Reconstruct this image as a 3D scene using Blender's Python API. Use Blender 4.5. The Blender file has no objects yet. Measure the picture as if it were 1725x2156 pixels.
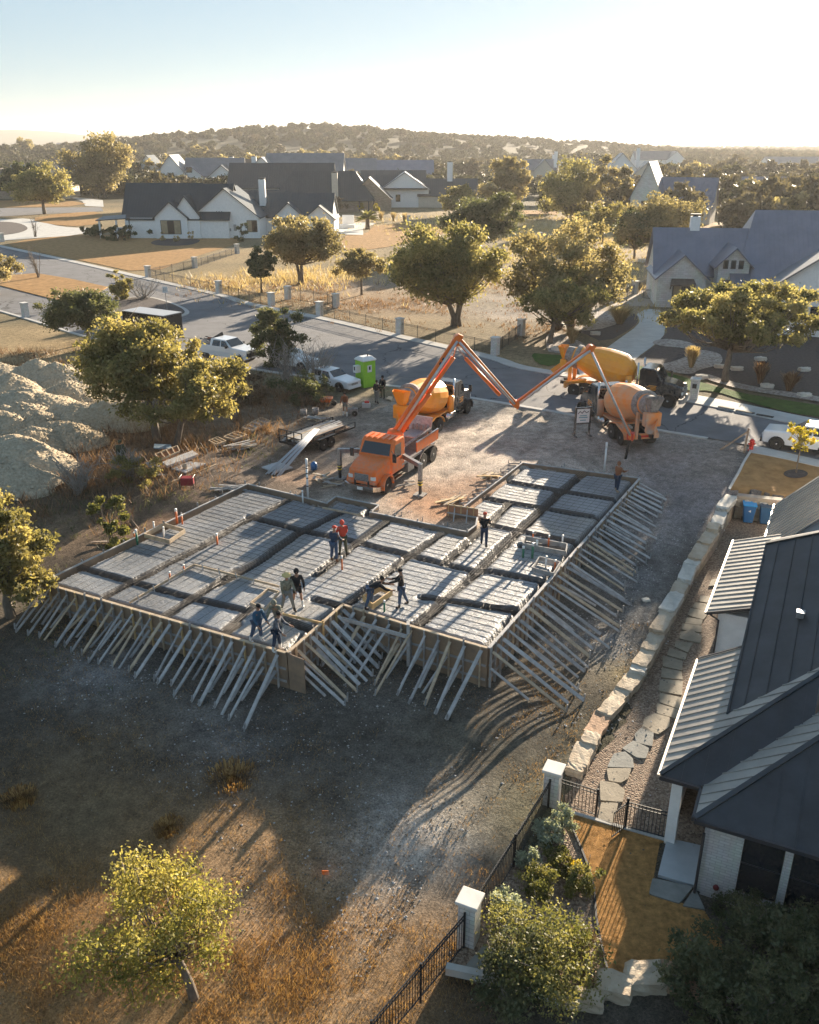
import bpy, math, random
import numpy as np
from mathutils import Vector, Matrix
from mathutils.geometry import delaunay_2d_cdt
R = math.radians
random.seed(7)
rng = np.random.default_rng(7)
scene = bpy.context.scene
COL = scene.collection

# ------------------------------------------------------------------ camera, sky, sun, exposure
CAM_H = 18.0
FOC, HOR, CU, CV = 1870.0, 296.0, 862.5, 1078.0        # focal length and horizon row in a 1725-wide copy of the photo
PITCH = math.atan((CV - HOR) / FOC)
camd = bpy.data.cameras.new('camera')
cam = bpy.data.objects.new('camera', camd); COL.objects.link(cam)
cam.location = (0, 0, CAM_H)
cam.rotation_euler = (math.pi / 2 - PITCH, 0, 0)
camd.sensor_fit = 'HORIZONTAL'; camd.sensor_width = 36; camd.lens = FOC / 1725 * 36
camd.clip_start = 0.5; camd.clip_end = 30000
scene.camera = cam

SUN_AZ = 27.6      # degrees clockwise from +Y
SUN_EL = 12.5
world = bpy.data.worlds.new('World'); scene.world = world; world.use_nodes = True
wn = world.node_tree.nodes; wl = world.node_tree.links
bg = wn['Background']
sky = wn.new('ShaderNodeTexSky'); sky.sky_type = 'NISHITA'; sky.sun_disc = False
sky.sun_elevation = R(SUN_EL); sky.sun_rotation = R(SUN_AZ)
sky.altitude = 300; sky.air_density = 1.0; sky.dust_density = 0.5; sky.ozone_density = 4.0
sg = wn.new('ShaderNodeGamma'); sg.inputs[1].default_value = .38; wl.new(sky.outputs[0], sg.inputs[0])      # softer range between the sun side and the blue side
st_ = wn.new('ShaderNodeMix'); st_.data_type = 'RGBA'; st_.blend_type = 'MULTIPLY'; st_.inputs[0].default_value = 1; st_.inputs[7].default_value = (.87, 1.0, 1.07, 1)
wl.new(sg.outputs[0], st_.inputs[6]); wl.new(st_.outputs[2], bg.inputs[0]); bg.inputs[1].default_value = 0.1
sund = bpy.data.lights.new('sun', 'SUN'); sund.energy = 5.0; sund.angle = R(0.5); sund.color = (1.0, 0.84, 0.64)
sun = bpy.data.objects.new('sun', sund); COL.objects.link(sun)
sd = Vector((math.sin(R(SUN_AZ)) * math.cos(R(SUN_EL)), math.cos(R(SUN_AZ)) * math.cos(R(SUN_EL)), math.sin(R(SUN_EL))))
sun.rotation_euler = sd.to_track_quat('Z', 'Y').to_euler()
scene.view_settings.view_transform = 'Standard'; scene.view_settings.look = 'None'
scene.view_settings.exposure = 1.92; scene.view_settings.gamma = 1
scene.cycles.use_denoising = True
scene.cycles.max_bounces = 5; scene.cycles.diffuse_bounces = 3; scene.cycles.glossy_bounces = 2
scene.cycles.transmission_bounces = 3; scene.cycles.transparent_max_bounces = 6; scene.cycles.volume_bounces = 0

# ------------------------------------------------------------------ helpers
def crop(ox, oy, s):
    return lambda x, y: ((ox + x / s) / 1.1130, (oy + y / s) / 1.1130)
S0 = 1725 / 640
K1, K2, K3 = crop(0, 240, S0), crop(640, 240, S0), crop(1280, 240, S0)
K4, K5, K6 = crop(0, 680, S0), crop(560, 640, S0), crop(1280, 620, S0)
L1, L2, L3 = crop(0, 1100, S0), crop(480, 1060, S0), crop(560, 1360, S0)
L4, L5 = crop(1040, 1040, 3.080), crop(1360, 1060, 3.080)
L6, L7, L8 = crop(1240, 1640, 2.537), crop(0, 1760, 1.9167), crop(880, 1900, 1.6587)
M1, M2, M3, M4, M5 = crop(780, 760, 5.0735), crop(1300, 780, 5.0735), crop(380, 640, 3.594), crop(1740, 940, 8.983), crop(600, 1300, 4.539)

def ray(u, v):
    x = (u - CU) / FOC; y = -(v - CV) / FOC
    return np.array([x, math.cos(PITCH) + y * math.sin(PITCH), -math.sin(PITCH) + y * math.cos(PITCH)])
def atz(u, v, z):
    d = ray(u, v); t = (z - CAM_H) / d[2]
    return Vector((d[0] * t, d[1] * t, z))
def atplane(u, v, p, n):
    d = ray(u, v); o = np.array([0, 0, CAM_H]); n = np.array(n, float); p = np.array(p, float)
    t = np.dot(p - o, n) / np.dot(d, n)
    return Vector(o + d * t)

CTRL = np.array([(-4.7, 28.9, -1.6), (3, 29, -1.8), (-16.5, 34.6, -1.3), (-2.6, 32.5, -1.65), (-10, 31.2, -1.5), (1, 31, -1.75),
    (13.8, 48, -.75), (9.5, 40, -1.3), (6.5, 34.5, -1.6), (6.9, 51.2, -.15), (-9.6, 47.8, -.3), (-13, 41.5, -.85), (2, 43, -.2), (-3, 45, -.2), (0, 49, -.15), (3, 47, -.2),
    (0, 56, -.05), (10, 55, -.1), (20, 52, -.05), (-10, 58, -.1), (-20, 62, 0), (-20, 80, 0), (10, 70, 0), (30, 60, 0), (30, 48, -.1),
    (-6, 26, -2.1), (0, 25, -2.3), (5.5, 25, -2.2), (-10, 22, -2.4), (0, 18, -2.8), (-10, 12, -3.0), (0, 8, -3.1), (-18, 28, -1.9), (-20, 15, -2.7), (-26, 36, -1.2), (-26, 48, -.5),
    (11.5, 36, -1.4), (17, 44, -.8), (8, 30, -1.9), (18, 48, -.5), (19, 48.5, -.3), (-40, 40, -.6), (-40, 60, 0), (-40, 20, -2), (14, 43, -.95), (7, 27.5, -2.05),
    (-15, 52, -.2), (40, 45, -.3), (40, 25, -2), (-60, 80, 0), (60, 80, 0), (0, 100, 0), (-40, 120, 0), (40, 120, 0), (0, 200, 0), (-150, 200, 0), (150, 200, 0)])
def base_z(x, y):
    x = np.asarray(x, float); y = np.asarray(y, float)
    sh = x.shape; xf = x.ravel(); yf = y.ravel()
    num = np.zeros_like(xf); den = np.zeros_like(xf)
    for cx, cy, cz in CTRL:
        w = 1.0 / (((xf - cx) ** 2 + (yf - cy) ** 2) + 1.5) ** 2
        num += w * cz; den += w
    z = num / den
    far = np.clip((yf - 55) / 30, 0, 1); z = z * (1 - far)
    # hill beyond the houses and a far ridge at the left
    z += 26 * np.exp(-(((xf + 105) / 205) ** 2) - ((yf - 1010) / 230) ** 2)
    z += 11 * np.exp(-(((xf - 170) / 200) ** 2) - ((yf - 1150) / 260) ** 2)
    z += 5 * np.exp(-(((xf + 330) / 200) ** 2) - ((yf - 1050) / 230) ** 2)
    z += 62 * np.exp(-(((xf + 2300) / 1700) ** 2) - ((yf - 4300) / 800) ** 2) * (1 + .12 * np.sin(xf / 170) + .08 * np.sin(xf / 71))
    z += 34 * np.exp(-(((xf - 2600) / 2600) ** 2) - ((yf - 6500) / 900) ** 2) * (1 + .08 * np.sin(xf / 300))
    z += np.clip((yf - 220) / 500, 0, 1) * (1.6 * np.sin(xf / 43 + 1) * np.sin(yf / 61))
    return z.reshape(sh)
def yard_z(x, y):
    return -2.62 + (np.asarray(y, float) - 14) * 0.029
YARD = [(18.7, 47.3), (15.8, 42.4), (12.7, 37.1), (9.7, 31.5), (7.7, 27.3), (5.6, 24.9), (4.8, 23.0), (2.9, 20.0), (1.5, 17.6), (-.3, 14.2), (-2.5, 10), (-4, 5), (50, 5), (50, 46), (30, 40.5)]
def inpoly(x, y, poly):
    x = np.asarray(x, float); y = np.asarray(y, float); ins = np.zeros(x.shape, bool)
    n = len(poly); j = n - 1
    for i in range(n):
        xi, yi = poly[i][0], poly[i][1]; xj, yj = poly[j][0], poly[j][1]
        c = ((yi > y) != (yj > y)) & (x < (xj - xi) * (y - yi) / ((yj - yi) + 1e-12) + xi)
        ins ^= c; j = i
    return ins
def gz(x, y):
    b = base_z(x, y); return np.where(inpoly(x, y, YARD), np.minimum(yard_z(x, y), b), b)
def at(u, v, f=None):
    f = f or base_z
    z = 0.0
    for _ in range(40):
        p = atz(u, v, z); z2 = float(f(np.array([p.x]), np.array([p.y]))[0])
        if abs(z2 - z) < 1e-4: break
        z = z + (z2 - z) * .7
    return Vector((p.x, p.y, z2))
def aty(u, v): return at(u, v, yard_z)
def gzs(x, y): return float(gz(np.array([x]), np.array([y]))[0])

def M(name, col, rough=.7, nscale=None, namt=.25, bump=0, bscale=None, metal=0, col2=None, attr=None, spec=.5, trans=0, coat=0, detail=4, stretch=None, attr_gain=None, uvs=None, sheen=0):
    m = bpy.data.materials.new(name); m.use_nodes = True; nt = m.node_tree; N = nt.nodes; Lk = nt.links
    p = N['Principled BSDF']; p.inputs['Roughness'].default_value = rough; p.inputs['Metallic'].default_value = metal
    p.inputs['Specular IOR Level'].default_value = spec
    if coat: p.inputs['Coat Weight'].default_value = coat; p.inputs['Coat Roughness'].default_value = .08
    c1 = (*col, 1); p.inputs['Base Color'].default_value = c1
    src = None
    tc = N.new('ShaderNodeTexCoord'); co = tc.outputs['Object']
    if stretch:
        mp = N.new('ShaderNodeMapping'); mp.inputs['Scale'].default_value = stretch; Lk.new(co, mp.inputs[0]); co = mp.outputs[0]
    if attr:
        a = N.new('ShaderNodeAttribute'); a.attribute_name = attr; src = a.outputs['Color']
    if nscale:
        n = N.new('ShaderNodeTexNoise'); n.inputs['Scale'].default_value = nscale; n.inputs['Detail'].default_value = detail; n.inputs['Roughness'].default_value = .65
        Lk.new(co, n.inputs['Vector'])
        rmp = N.new('ShaderNodeValToRGB'); rmp.color_ramp.elements[0].position = .32; rmp.color_ramp.elements[1].position = .68
        Lk.new(n.outputs['Fac'], rmp.inputs[0])
        if src is None:
            a2 = col2 or tuple(min(1, c * (1 + namt)) for c in col); a1 = col if col2 else tuple(c * (1 - namt) for c in col)
            rmp.color_ramp.elements[0].color = (*a1, 1); rmp.color_ramp.elements[1].color = (*a2, 1)
            src = rmp.outputs[0]
        else:
            lo, hi = 1 - namt, 1 + namt
            rmp.color_ramp.elements[0].color = (lo, lo, lo, 1); rmp.color_ramp.elements[1].color = (hi, hi, hi, 1)
            mx = N.new('ShaderNodeMix'); mx.data_type = 'RGBA'; mx.blend_type = 'MULTIPLY'; mx.inputs[0].default_value = 1
            Lk.new(src, mx.inputs[6]); Lk.new(rmp.outputs[0], mx.inputs[7]); src = mx.outputs[2]
    if src is not None: Lk.new(src, p.inputs['Base Color'])
    if bump:
        b = N.new('ShaderNodeBump'); b.inputs['Strength'].default_value = min(1, bump); b.inputs['Distance'].default_value = .05 * max(1, bump)
        n2 = N.new('ShaderNodeTexNoise'); n2.inputs['Scale'].default_value = bscale or 8; n2.inputs['Detail'].default_value = 5; n2.inputs['Roughness'].default_value = .7
        Lk.new(co, n2.inputs['Vector']); Lk.new(n2.outputs['Fac'], b.inputs['Height']); Lk.new(b.outputs[0], p.inputs['Normal'])
    if trans:
        tr = N.new('ShaderNodeBsdfTranslucent'); ms = N.new('ShaderNodeMixShader'); ms.inputs[0].default_value = trans
        if src is not None: Lk.new(src, tr.inputs[0])
        else: tr.inputs[0].default_value = c1
        Lk.new(p.outputs[0], ms.inputs[1]); Lk.new(tr.outputs[0], ms.inputs[2]); Lk.new(ms.outputs[0], N['Material Output'].inputs[0])
    return m

def brickmat(name, col, col2, mortar, sx=.6, sz=.3, rough=.85, bump=.6):
    # irregular coursed stone laid by face direction, from object coordinates
    m = M(name, col, rough); nt = m.node_tree; N = nt.nodes; Lk = nt.links; p = N['Principled BSDF']
    tc = N.new('ShaderNodeTexCoord'); sp = N.new('ShaderNodeSeparateXYZ'); Lk.new(tc.outputs['Object'], sp.inputs[0])
    ad = N.new('ShaderNodeMath'); ad.operation = 'ADD'; Lk.new(sp.outputs[0], ad.inputs[0]); Lk.new(sp.outputs[1], ad.inputs[1])
    cb = N.new('ShaderNodeCombineXYZ'); Lk.new(ad.outputs[0], cb.inputs[0]); Lk.new(sp.outputs[2], cb.inputs[1])
    br = N.new('ShaderNodeTexBrick'); br.inputs['Scale'].default_value = 1; br.inputs['Brick Width'].default_value = sx; br.inputs['Row Height'].default_value = sz
    br.inputs['Mortar Size'].default_value = .012; br.inputs['Color1'].default_value = (*col, 1); br.inputs['Color2'].default_value = (*col2, 1); br.inputs['Mortar'].default_value = (*mortar, 1)
    Lk.new(cb.outputs[0], br.inputs['Vector']); 
    n = N.new('ShaderNodeTexNoise'); n.inputs['Scale'].default_value = 3; n.inputs['Detail'].default_value = 5
    mx = N.new('ShaderNodeMix'); mx.data_type = 'RGBA'; mx.blend_type = 'MULTIPLY'; mx.inputs[0].default_value = .5
    Lk.new(br.outputs[0], mx.inputs[6]); Lk.new(n.outputs['Color'], mx.inputs[7])
    mm = N.new('ShaderNodeMix'); mm.data_type = 'RGBA'; mm.inputs[0].default_value = .55; Lk.new(br.outputs[0], mm.inputs[6]); Lk.new(mx.outputs[2], mm.inputs[7])
    Lk.new(mm.outputs[2], p.inputs['Base Color'])
    b = N.new('ShaderNodeBump'); b.inputs['Strength'].default_value = bump; b.inputs['Distance'].default_value = .03; Lk.new(br.outputs['Color'], b.inputs['Height']); Lk.new(b.outputs[0], p.inputs['Normal'])
    return m

MAT = {}
class MB:
    def __init__(s): s.v = []; s.f = []; s.uv = None
    def add(s, vs, fs):
        o = len(s.v); s.v += [tuple(v) for v in vs]; s.f += [tuple(i + o for i in f) for f in fs]; return s
    def box(s, c, size, m=None, taper=1.0):
        x, y, z = size[0] / 2, size[1] / 2, size[2] / 2
        vs = [Vector(q) for q in ((-x, -y, -z), (x, -y, -z), (x, y, -z), (-x, y, -z), (-x * taper, -y * taper, z), (x * taper, -y * taper, z), (x * taper, y * taper, z), (-x * taper, y * taper, z))]
        c = Vector(c)
        if m is not None: vs = [m @ q for q in vs]
        return s.add([q + c for q in vs], [(0, 3, 2, 1), (4, 5, 6, 7), (0, 1, 5, 4), (1, 2, 6, 5), (2, 3, 7, 6), (3, 0, 4, 7)])
    def beam(s, p, q, w, h, up=(0, 0, 1), w2=None, h2=None):
        p = Vector(p); q = Vector(q); d = (q - p); L = d.length
        if L < 1e-6: return s
        d /= L; up = Vector(up); side = d.cross(up)
        if side.length < 1e-4: side = d.cross(Vector((0, 1, 0)))
        side.normalize(); u = side.cross(d)
        w2 = w2 or w; h2 = h2 or h; vs = []
        for pt, a, b in ((p, w, h), (q, w2, h2)):
            for i, j in ((-1, -1), (1, -1), (1, 1), (-1, 1)): vs.append(pt + side * (i * a / 2) + u * (j * b / 2))
        return s.add(vs, [(0, 1, 2, 3)[::-1], (4, 5, 6, 7), (0, 1, 5, 4)[::-1][::-1], (1, 2, 6, 5), (2, 3, 7, 6), (3, 0, 4, 7)])
    def tube(s, pts, r, n=8, cap=True):
        pts = [Vector(p) for p in pts]; rs = r if isinstance(r, (list, tuple)) else [r] * len(pts)
        vs = []; ref = Vector((0.13, 0.31, 1)).normalized(); prev = None
        for i, p in enumerate(pts):
            d = (pts[min(i + 1, len(pts) - 1)] - pts[max(i - 1, 0)])
            d = d.normalized() if d.length > 1e-9 else Vector((0, 0, 1))
            a = prev if prev is not None else (d.cross(ref) if abs(d.dot(ref)) < .98 else d.cross(Vector((1, 0, 0))))
            a = (a - d * a.dot(d)).normalized(); prev = a; b = d.cross(a)
            for k in range(n):
                t = 2 * math.pi * k / n; vs.append(p + (a * math.cos(t) + b * math.sin(t)) * rs[i])
        fs = [(i * n + k, i * n + (k + 1) % n, (i + 1) * n + (k + 1) % n, (i + 1) * n + k) for i in range(len(pts) - 1) for k in range(n)]
        if cap: fs += [tuple(range(n))[::-1], tuple((len(pts) - 1) * n + k for k in range(n))]
        return s.add(vs, fs)
    def lathe(s, prof, o, ax, n=24):
        # prof: (distance along axis, radius)
        o = Vector(o); ax = Vector(ax).normalized(); a = ax.cross(Vector((0, 0, 1)))
        if a.length < 1e-3: a = Vector((1, 0, 0))
        a.normalize(); b = ax.cross(a); vs = []
        for t, r in prof:
            for k in range(n):
                q = 2 * math.pi * k / n; vs.append(o + ax * t + (a * math.cos(q) + b * math.sin(q)) * max(r, 1e-3))
        fs = [(i * n + k, (i + 1) * n + k, (i + 1) * n + (k + 1) % n, i * n + (k + 1) % n) for i in range(len(prof) - 1) for k in range(n)]
        fs += [tuple(range(n)), tuple((len(prof) - 1) * n + k for k in range(n))[::-1]]
        return s.add(vs, fs)
    def prism(s, poly, off):
        off = Vector(off); n = len(poly); a = [Vector(p) for p in poly]
        return s.add(a + [p + off for p in a], [tuple(range(n))[::-1], tuple(range(n, 2 * n))] + [(i, (i + 1) % n, n + (i + 1) % n, n + i) for i in range(n)])
    def loft(s, rings, cap=True):
        n = len(rings[0]); vs = [Vector(p) for r in rings for p in r]
        fs = [(i * n + k, i * n + (k + 1) % n, (i + 1) * n + (k + 1) % n, (i + 1) * n + k) for i in range(len(rings) - 1) for k in range(n)]
        if cap: fs += [tuple(range(n))[::-1], tuple((len(rings) - 1) * n + k for k in range(n))]
        return s.add(vs, fs)
    def sphere(s, c, r, n=10, m=6, sq=(1, 1, 1)):
        prof = [(-math.cos(math.pi * i / m), math.sin(math.pi * i / m)) for i in range(m + 1)]
        vs = []
        for t, q in prof:
            for k in range(n):
                a = 2 * math.pi * k / n; vs.append((c[0] + r * sq[0] * q * math.cos(a), c[1] + r * sq[1] * q * math.sin(a), c[2] + r * sq[2] * t))
        return s.add(vs, [(i * n + k, i * n + (k + 1) % n, (i + 1) * n + (k + 1) % n, (i + 1) * n + k) for i in range(m) for k in range(n)])
    def build(s, name, mat, parent=None, smooth=False, bevel=0, fix=True):
        me = bpy.data.meshes.new(name); me.from_pydata(s.v, [], s.f); me.update()
        if fix:
            import bmesh
            bm = bmesh.new(); bm.from_mesh(me); bmesh.ops.recalc_face_normals(bm, faces=bm.faces); bm.to_mesh(me); bm.free()
        if smooth: me.polygons.foreach_set('use_smooth', [True] * len(me.polygons))
        if mat: me.materials.append(mat)
        o = bpy.data.objects.new(name, me); COL.objects.link(o)
        if parent is not None: o.parent = parent
        if bevel:
            b = o.modifiers.new('bevel', 'BEVEL'); b.width = bevel; b.segments = 2; b.limit_method = 'ANGLE'; b.angle_limit = R(35)
        return o
def tag(o, label, cat=None, group=None, kind=None):
    if label: o['label'] = label
    if cat: o['category'] = cat
    if group: o['group'] = group
    if kind: o['kind'] = kind
    return o
def thing(name, label, cat, loc=(0, 0, 0), rz=0, group=None):
    o = bpy.data.objects.new(name, None); COL.objects.link(o); o.location = loc; o.rotation_euler = (0, 0, rz)
    o.empty_display_size = .2
    return tag(o, label, cat, group)
def dup(o, label=None, loc=None, rz=None, scale=None, parent=None):
    c = o.copy(); COL.objects.link(c)
    if parent is not None: c.parent = parent
    if loc is not None: c.location = loc
    if rz is not None: c.rotation_euler = (0, 0, rz)
    if scale is not None: c.scale = scale if hasattr(scale, '__len__') else (scale,) * 3
    if label: c['label'] = label
    for ch in o.children: dup(ch, parent=c)
    return c
def npmesh(name, V, F, mat, parent=None, cols=None, smooth=False):
    me = bpy.data.meshes.new(name); V = np.asarray(V, np.float32); F = np.asarray(F, np.int32)
    k = F.shape[1]
    me.vertices.add(len(V)); me.vertices.foreach_set('co', V.ravel())
    me.loops.add(F.size); me.loops.foreach_set('vertex_index', F.ravel())
    me.polygons.add(len(F)); me.polygons.foreach_set('loop_start', np.arange(0, F.size, k, dtype=np.int32))
    me.polygons.foreach_set('loop_total', np.full(len(F), k, np.int32))
    if smooth: me.polygons.foreach_set('use_smooth', np.ones(len(F), bool))
    me.update(calc_edges=True)
    if cols is not None:
        a = me.color_attributes.new('col', 'FLOAT_COLOR', 'POINT'); c = np.ones((len(V), 4), np.float32); c[:, :3] = cols; a.data.foreach_set('color', c.ravel())
    if mat: me.materials.append(mat)
    o = bpy.data.objects.new(name, me); COL.objects.link(o)
    if parent is not None: o.parent = parent
    return o
def smoothnoise(x, y, s, seed=0):
    r = np.random.default_rng(seed); z = np.zeros_like(np.asarray(x, float))
    for k in range(6):
        a = r.uniform(0, math.pi * 2); f = (1.0 + .9 * k) / s; z = z + np.sin((x * math.cos(a) + y * math.sin(a)) * f + r.uniform(0, 6) + 1.3 * np.sin((x * math.sin(a) - y * math.cos(a)) * f * .7)) / (1 + .6 * k)
    return z / 2.2
def resample(pts, step):
    out = []
    n = len(pts)
    for i in range(n):
        a = Vector(pts[i][:2]); b = Vector(pts[(i + 1) % n][:2]); k = max(1, int((b - a).length / step))
        for j in range(k): out.append(a.lerp(b, j / k))
    return out
def chaikin(pts, it=2, closed=True):
    pts = [Vector(p[:2]) for p in pts]
    for _ in range(it):
        o = []
        n = len(pts)
        for i in range(n if closed else n - 1):
            a, b = pts[i], pts[(i + 1) % n]; o += [a.lerp(b, .25), a.lerp(b, .75)]
        pts = o if closed else [pts[0]] + o + [pts[-1]]
    return pts
def drape(name, poly, mat, off=.03, step=1.0, zf=None, smooth=0, label=None, kind='structure', thick=0, hf=None):
    zf = zf or gz
    poly = [Vector(p[:2]) for p in poly]
    if smooth: poly = chaikin(poly, smooth)
    b = resample(poly, step)
    xs = [p.x for p in b]; ys = [p.y for p in b]
    gx, gy = np.meshgrid(np.arange(min(xs), max(xs), step), np.arange(min(ys), max(ys), step)); gx = gx.ravel(); gy = gy.ravel()
    k = inpoly(gx, gy, [(p.x, p.y) for p in b]); gx = gx[k]; gy = gy[k]
    n = len(b)
    pts = b + [Vector((float(x), float(y))) for x, y in zip(gx, gy)]
    vs, es, fs, *_ = delaunay_2d_cdt(pts, [], [list(range(n))], 1, 1e-5)
    X = np.array([v.x for v in vs]); Y = np.array([v.y for v in vs]); Z = zf(X, Y) + off
    if hf is not None: Z = Z + hf(X, Y)
    tris = [f for f in fs if len(f) == 3]
    V = np.stack([X, Y, Z], 1); F = np.array(tris)
    a, bb, c = V[F[:, 0]], V[F[:, 1]], V[F[:, 2]]; nz = np.cross(bb - a, c - a)[:, 2]
    F[nz < 0] = F[nz < 0][:, ::-1]
    if thick:
        # skirt down the outline
        m = MB(); nb = len(b)
        bx = np.array([p.x for p in b]); by = np.array([p.y for p in b]); bz = zf(bx, by) + off
        top = [(bx[i], by[i], bz[i]) for i in range(nb)]; bot = [(bx[i], by[i], bz[i] - thick) for i in range(nb)]
        base = len(V); V = np.concatenate([V, np.array(top + bot)])
        Q = []
        for i in range(nb):
            j = (i + 1) % nb; Q += [(base + i, base + nb + i, base + nb + j), (base + i, base + nb + j, base + j)]
        F = np.concatenate([F, np.array(Q)])
    o = npmesh(name, V, F, mat)
    if kind: o['kind'] = kind
    if label: o['label'] = label
    return o
def D(*pts, f=None): return [at(*p, f) for p in pts]

MAT.update(
    white=M('white paint', (.78, .77, .74), .5, 6, .05), wallwhite=M('white render', (.84, .83, .81), .8, 3, .06, .2, 20),
    stone=brickmat('white limestone', (.84, .82, .77), (.7, .67, .61), (.52, .5, .46), .55, .22),
    stonetan=brickmat('tan limestone', (.46, .36, .27), (.3, .23, .17), (.36, .32, .26), .5, .2),
    pillar=brickmat('pale block', (.74, .72, .68), (.64, .62, .57), (.46, .45, .42), .3, .15),
    glass=M('window glass', (.02, .025, .03), .06, spec=.8), black=M('black metal', (.02, .02, .022), .45), rubber=M('tyre rubber', (.025, .024, .023), .85, 9, .4, .3, 30),
    chrome=M('bright metal', (.6, .6, .6), .25, metal=1), steel=M('dull steel', (.32, .33, .34), .45, 8, .25, metal=.7),
    dark=M('dark frame', (.035, .035, .04), .5), asphalt=M('asphalt', (.15, .148, .155), .9, .5, .2, .35, 60, detail=9), concrete=M('concrete', (.5, .485, .45), .85, .8, .13, .2, 30),
    orange=M('orange paint', (.84, .15, .008), .4, 2.2, .1, coat=.15, spec=.4, col2=(.86, .2, .03), detail=8), amber=M('amber paint', (.95, .38, .012), .4, 1.7, .12, coat=.15, col2=(.85, .3, .02), detail=8), 
    amberdirty=M('amber paint, cement dust', (.85, .25, .02), .6, .9, .2, col2=(.45, .36, .28)), grime=M('cement covered steel', (.27, .25, .23), .85, 5, .4, .4, 20),
    red=M('red paint', (.6, .03, .02), .4), blackpaint=M('black paint', (.018, .018, .02), .22, coat=.6), blue=M('blue plastic', (.02, .13, .33), .45), bluelid=M('bright blue plastic', (.02, .3, .62), .4),
    wood=M('weathered lumber', (.36, .31, .26), .85, 3, .3, .4, 14, stretch=(1, 1, 6)), 
    ply=M('form plywood', (.2, .15, .11), .85, 1.3, .45, .3, 6, col2=(.36, .24, .15)), freshwood=M('fresh pine', (.6, .42, .22), .75, 4, .2), greywood=M('grey lumber', (.34, .32, .3), .85, 2.5, .3, .3, 14),
    lime=M('lime plastic', (.3, .62, .04), .45, 2, .08), bark=M('oak bark', (.17, .14, .11), .95, 5, .35, .8, 18, stretch=(1, 1, .35)), barkgrey=M('grey bark', (.3, .27, .24), .95, 5, .3, .6, 18),
    mulch=M('dark mulch', (.07, .055, .05), .95, 4, .45, .8, 14), gravel=None, lawn=None)

# road dust thrown up over the lower bodywork of the trucks
for k_ in ('orange', 'amber', 'blackpaint', 'amberdirty', 'chrome'):
    nt = MAT[k_].node_tree; N = nt.nodes; Lk = nt.links; p = N['Principled BSDF']; bc = p.inputs['Base Color']
    tc = N.new('ShaderNodeTexCoord'); sp = N.new('ShaderNodeSeparateXYZ'); Lk.new(tc.outputs['Object'], sp.inputs[0]); mr = N.new('ShaderNodeMapRange'); mr.inputs[1].default_value = 2.3; mr.inputs[2].default_value = .5; mr.inputs[3].default_value = .08; mr.inputs[4].default_value = .95; Lk.new(sp.outputs[2], mr.inputs[0])
    nn = N.new('ShaderNodeTexNoise'); nn.inputs['Scale'].default_value = 3.5; nn.inputs['Detail'].default_value = 8; nn.inputs['Roughness'].default_value = .7; Lk.new(tc.outputs['Object'], nn.inputs[0]); m2 = N.new('ShaderNodeMapRange'); m2.inputs[1].default_value = .42; m2.inputs[2].default_value = .7; Lk.new(nn.outputs['Fac'], m2.inputs[0])
    mu = N.new('ShaderNodeMath'); mu.operation = 'MULTIPLY'; Lk.new(mr.outputs[0], mu.inputs[0]); Lk.new(m2.outputs[0], mu.inputs[1]); mx = N.new('ShaderNodeMix'); mx.data_type = 'RGBA'; Lk.new(mu.outputs[0], mx.inputs[0])
    if bc.links: Lk.new(bc.links[0].from_socket, mx.inputs[6])
    else: mx.inputs[6].default_value = bc.default_value
    mx.inputs[7].default_value = (.36, .31, .26, 1); Lk.new(mx.outputs[2], bc)

# ------------------------------------------------------------------ ground
def axis_pts(a, b, step, lo, hi, g):
    p = list(np.arange(a, b, step)); s = step
    x = p[0]; L = []
    while x > lo: s *= g; x -= s; L.append(x)
    s = step; x = p[-1]; Rr = []
    while x < hi: s *= g; x += s; Rr.append(x)
    return np.array(L[::-1] + p + Rr)
GX = axis_pts(-34, 34, .33, -9000, 9000, 1.07); GY = axis_pts(8, 66, .33, -60, 14000, 1.045)
gx, gy = np.meshgrid(GX, GY)
OUT = [L1(270, 715), (604, 1374), L3(655, 150), L3(1085, 285), (1028, 1364), L4(1410, 250), L4(570, 140), L4(120, 482), L4(30, 495), L4(250, 532), L4(240, 590),
       L4(172, 640), L2(1040, 380), L2(1095, 335), L2(830, 282), L2(770, 325), L2(540, 265), L2(270, 203)]
OUT = [atz(u, v, 0) for u, v in OUT]
OUTXY = [(p.x, p.y) for p in OUT]
cen = Vector((0, 38))
def inset(poly, d):
    n = len(poly); o = []
    for i in range(n):
        a, b, c = Vector(poly[i - 1][:2]), Vector(poly[i][:2]), Vector(poly[(i + 1) % n][:2])
        e1 = (b - a).normalized(); e2 = (c - b).normalized(); n1 = Vector((-e1.y, e1.x)); n2 = Vector((-e2.y, e2.x))
        k = (n1 + n2); k /= max(.3, k.dot(n1)); o.append(b + k * d)
    return [(p.x, p.y) for p in o]
area = sum(OUTXY[i - 1][0] * OUTXY[i][1] - OUTXY[i][0] * OUTXY[i - 1][1] for i in range(len(OUTXY)))
SGN = 1 if area > 0 else -1
INN = inset(OUTXY, .22 * SGN)
ROADN = [K4(-500, 10), K4(-200, 70), K4(0, 128), K4(340, 228), K4(560, 300), K4(900, 365), K4(1480, 480), K4(1700, 510), K5(180, 620), K5(740, 692), K5(860, 700), K5(1095, 725), K5(1490, 792), K5(1725, 828), K6(640, 1030), K6(1100, 1110), K6(1320, 1150), K6(1725, 1240), K6(1900, 1290)]
ROADF = [K1(-500, 800), K1(-150, 880), K1(100, 935), K1(500, 1020), K1(920, 1120), K1(1400, 1225), K5(0, 190), K5(240, 240), K5(530, 295), K5(1000, 410), K5(1250, 465), K5(1600, 545), K5(1725, 600), K6(60, 700), K6(420, 760), K6(850, 862), K6(1080, 905), K6(1450, 987), K6(1725, 1040), K6(1900, 1080)]
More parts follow.
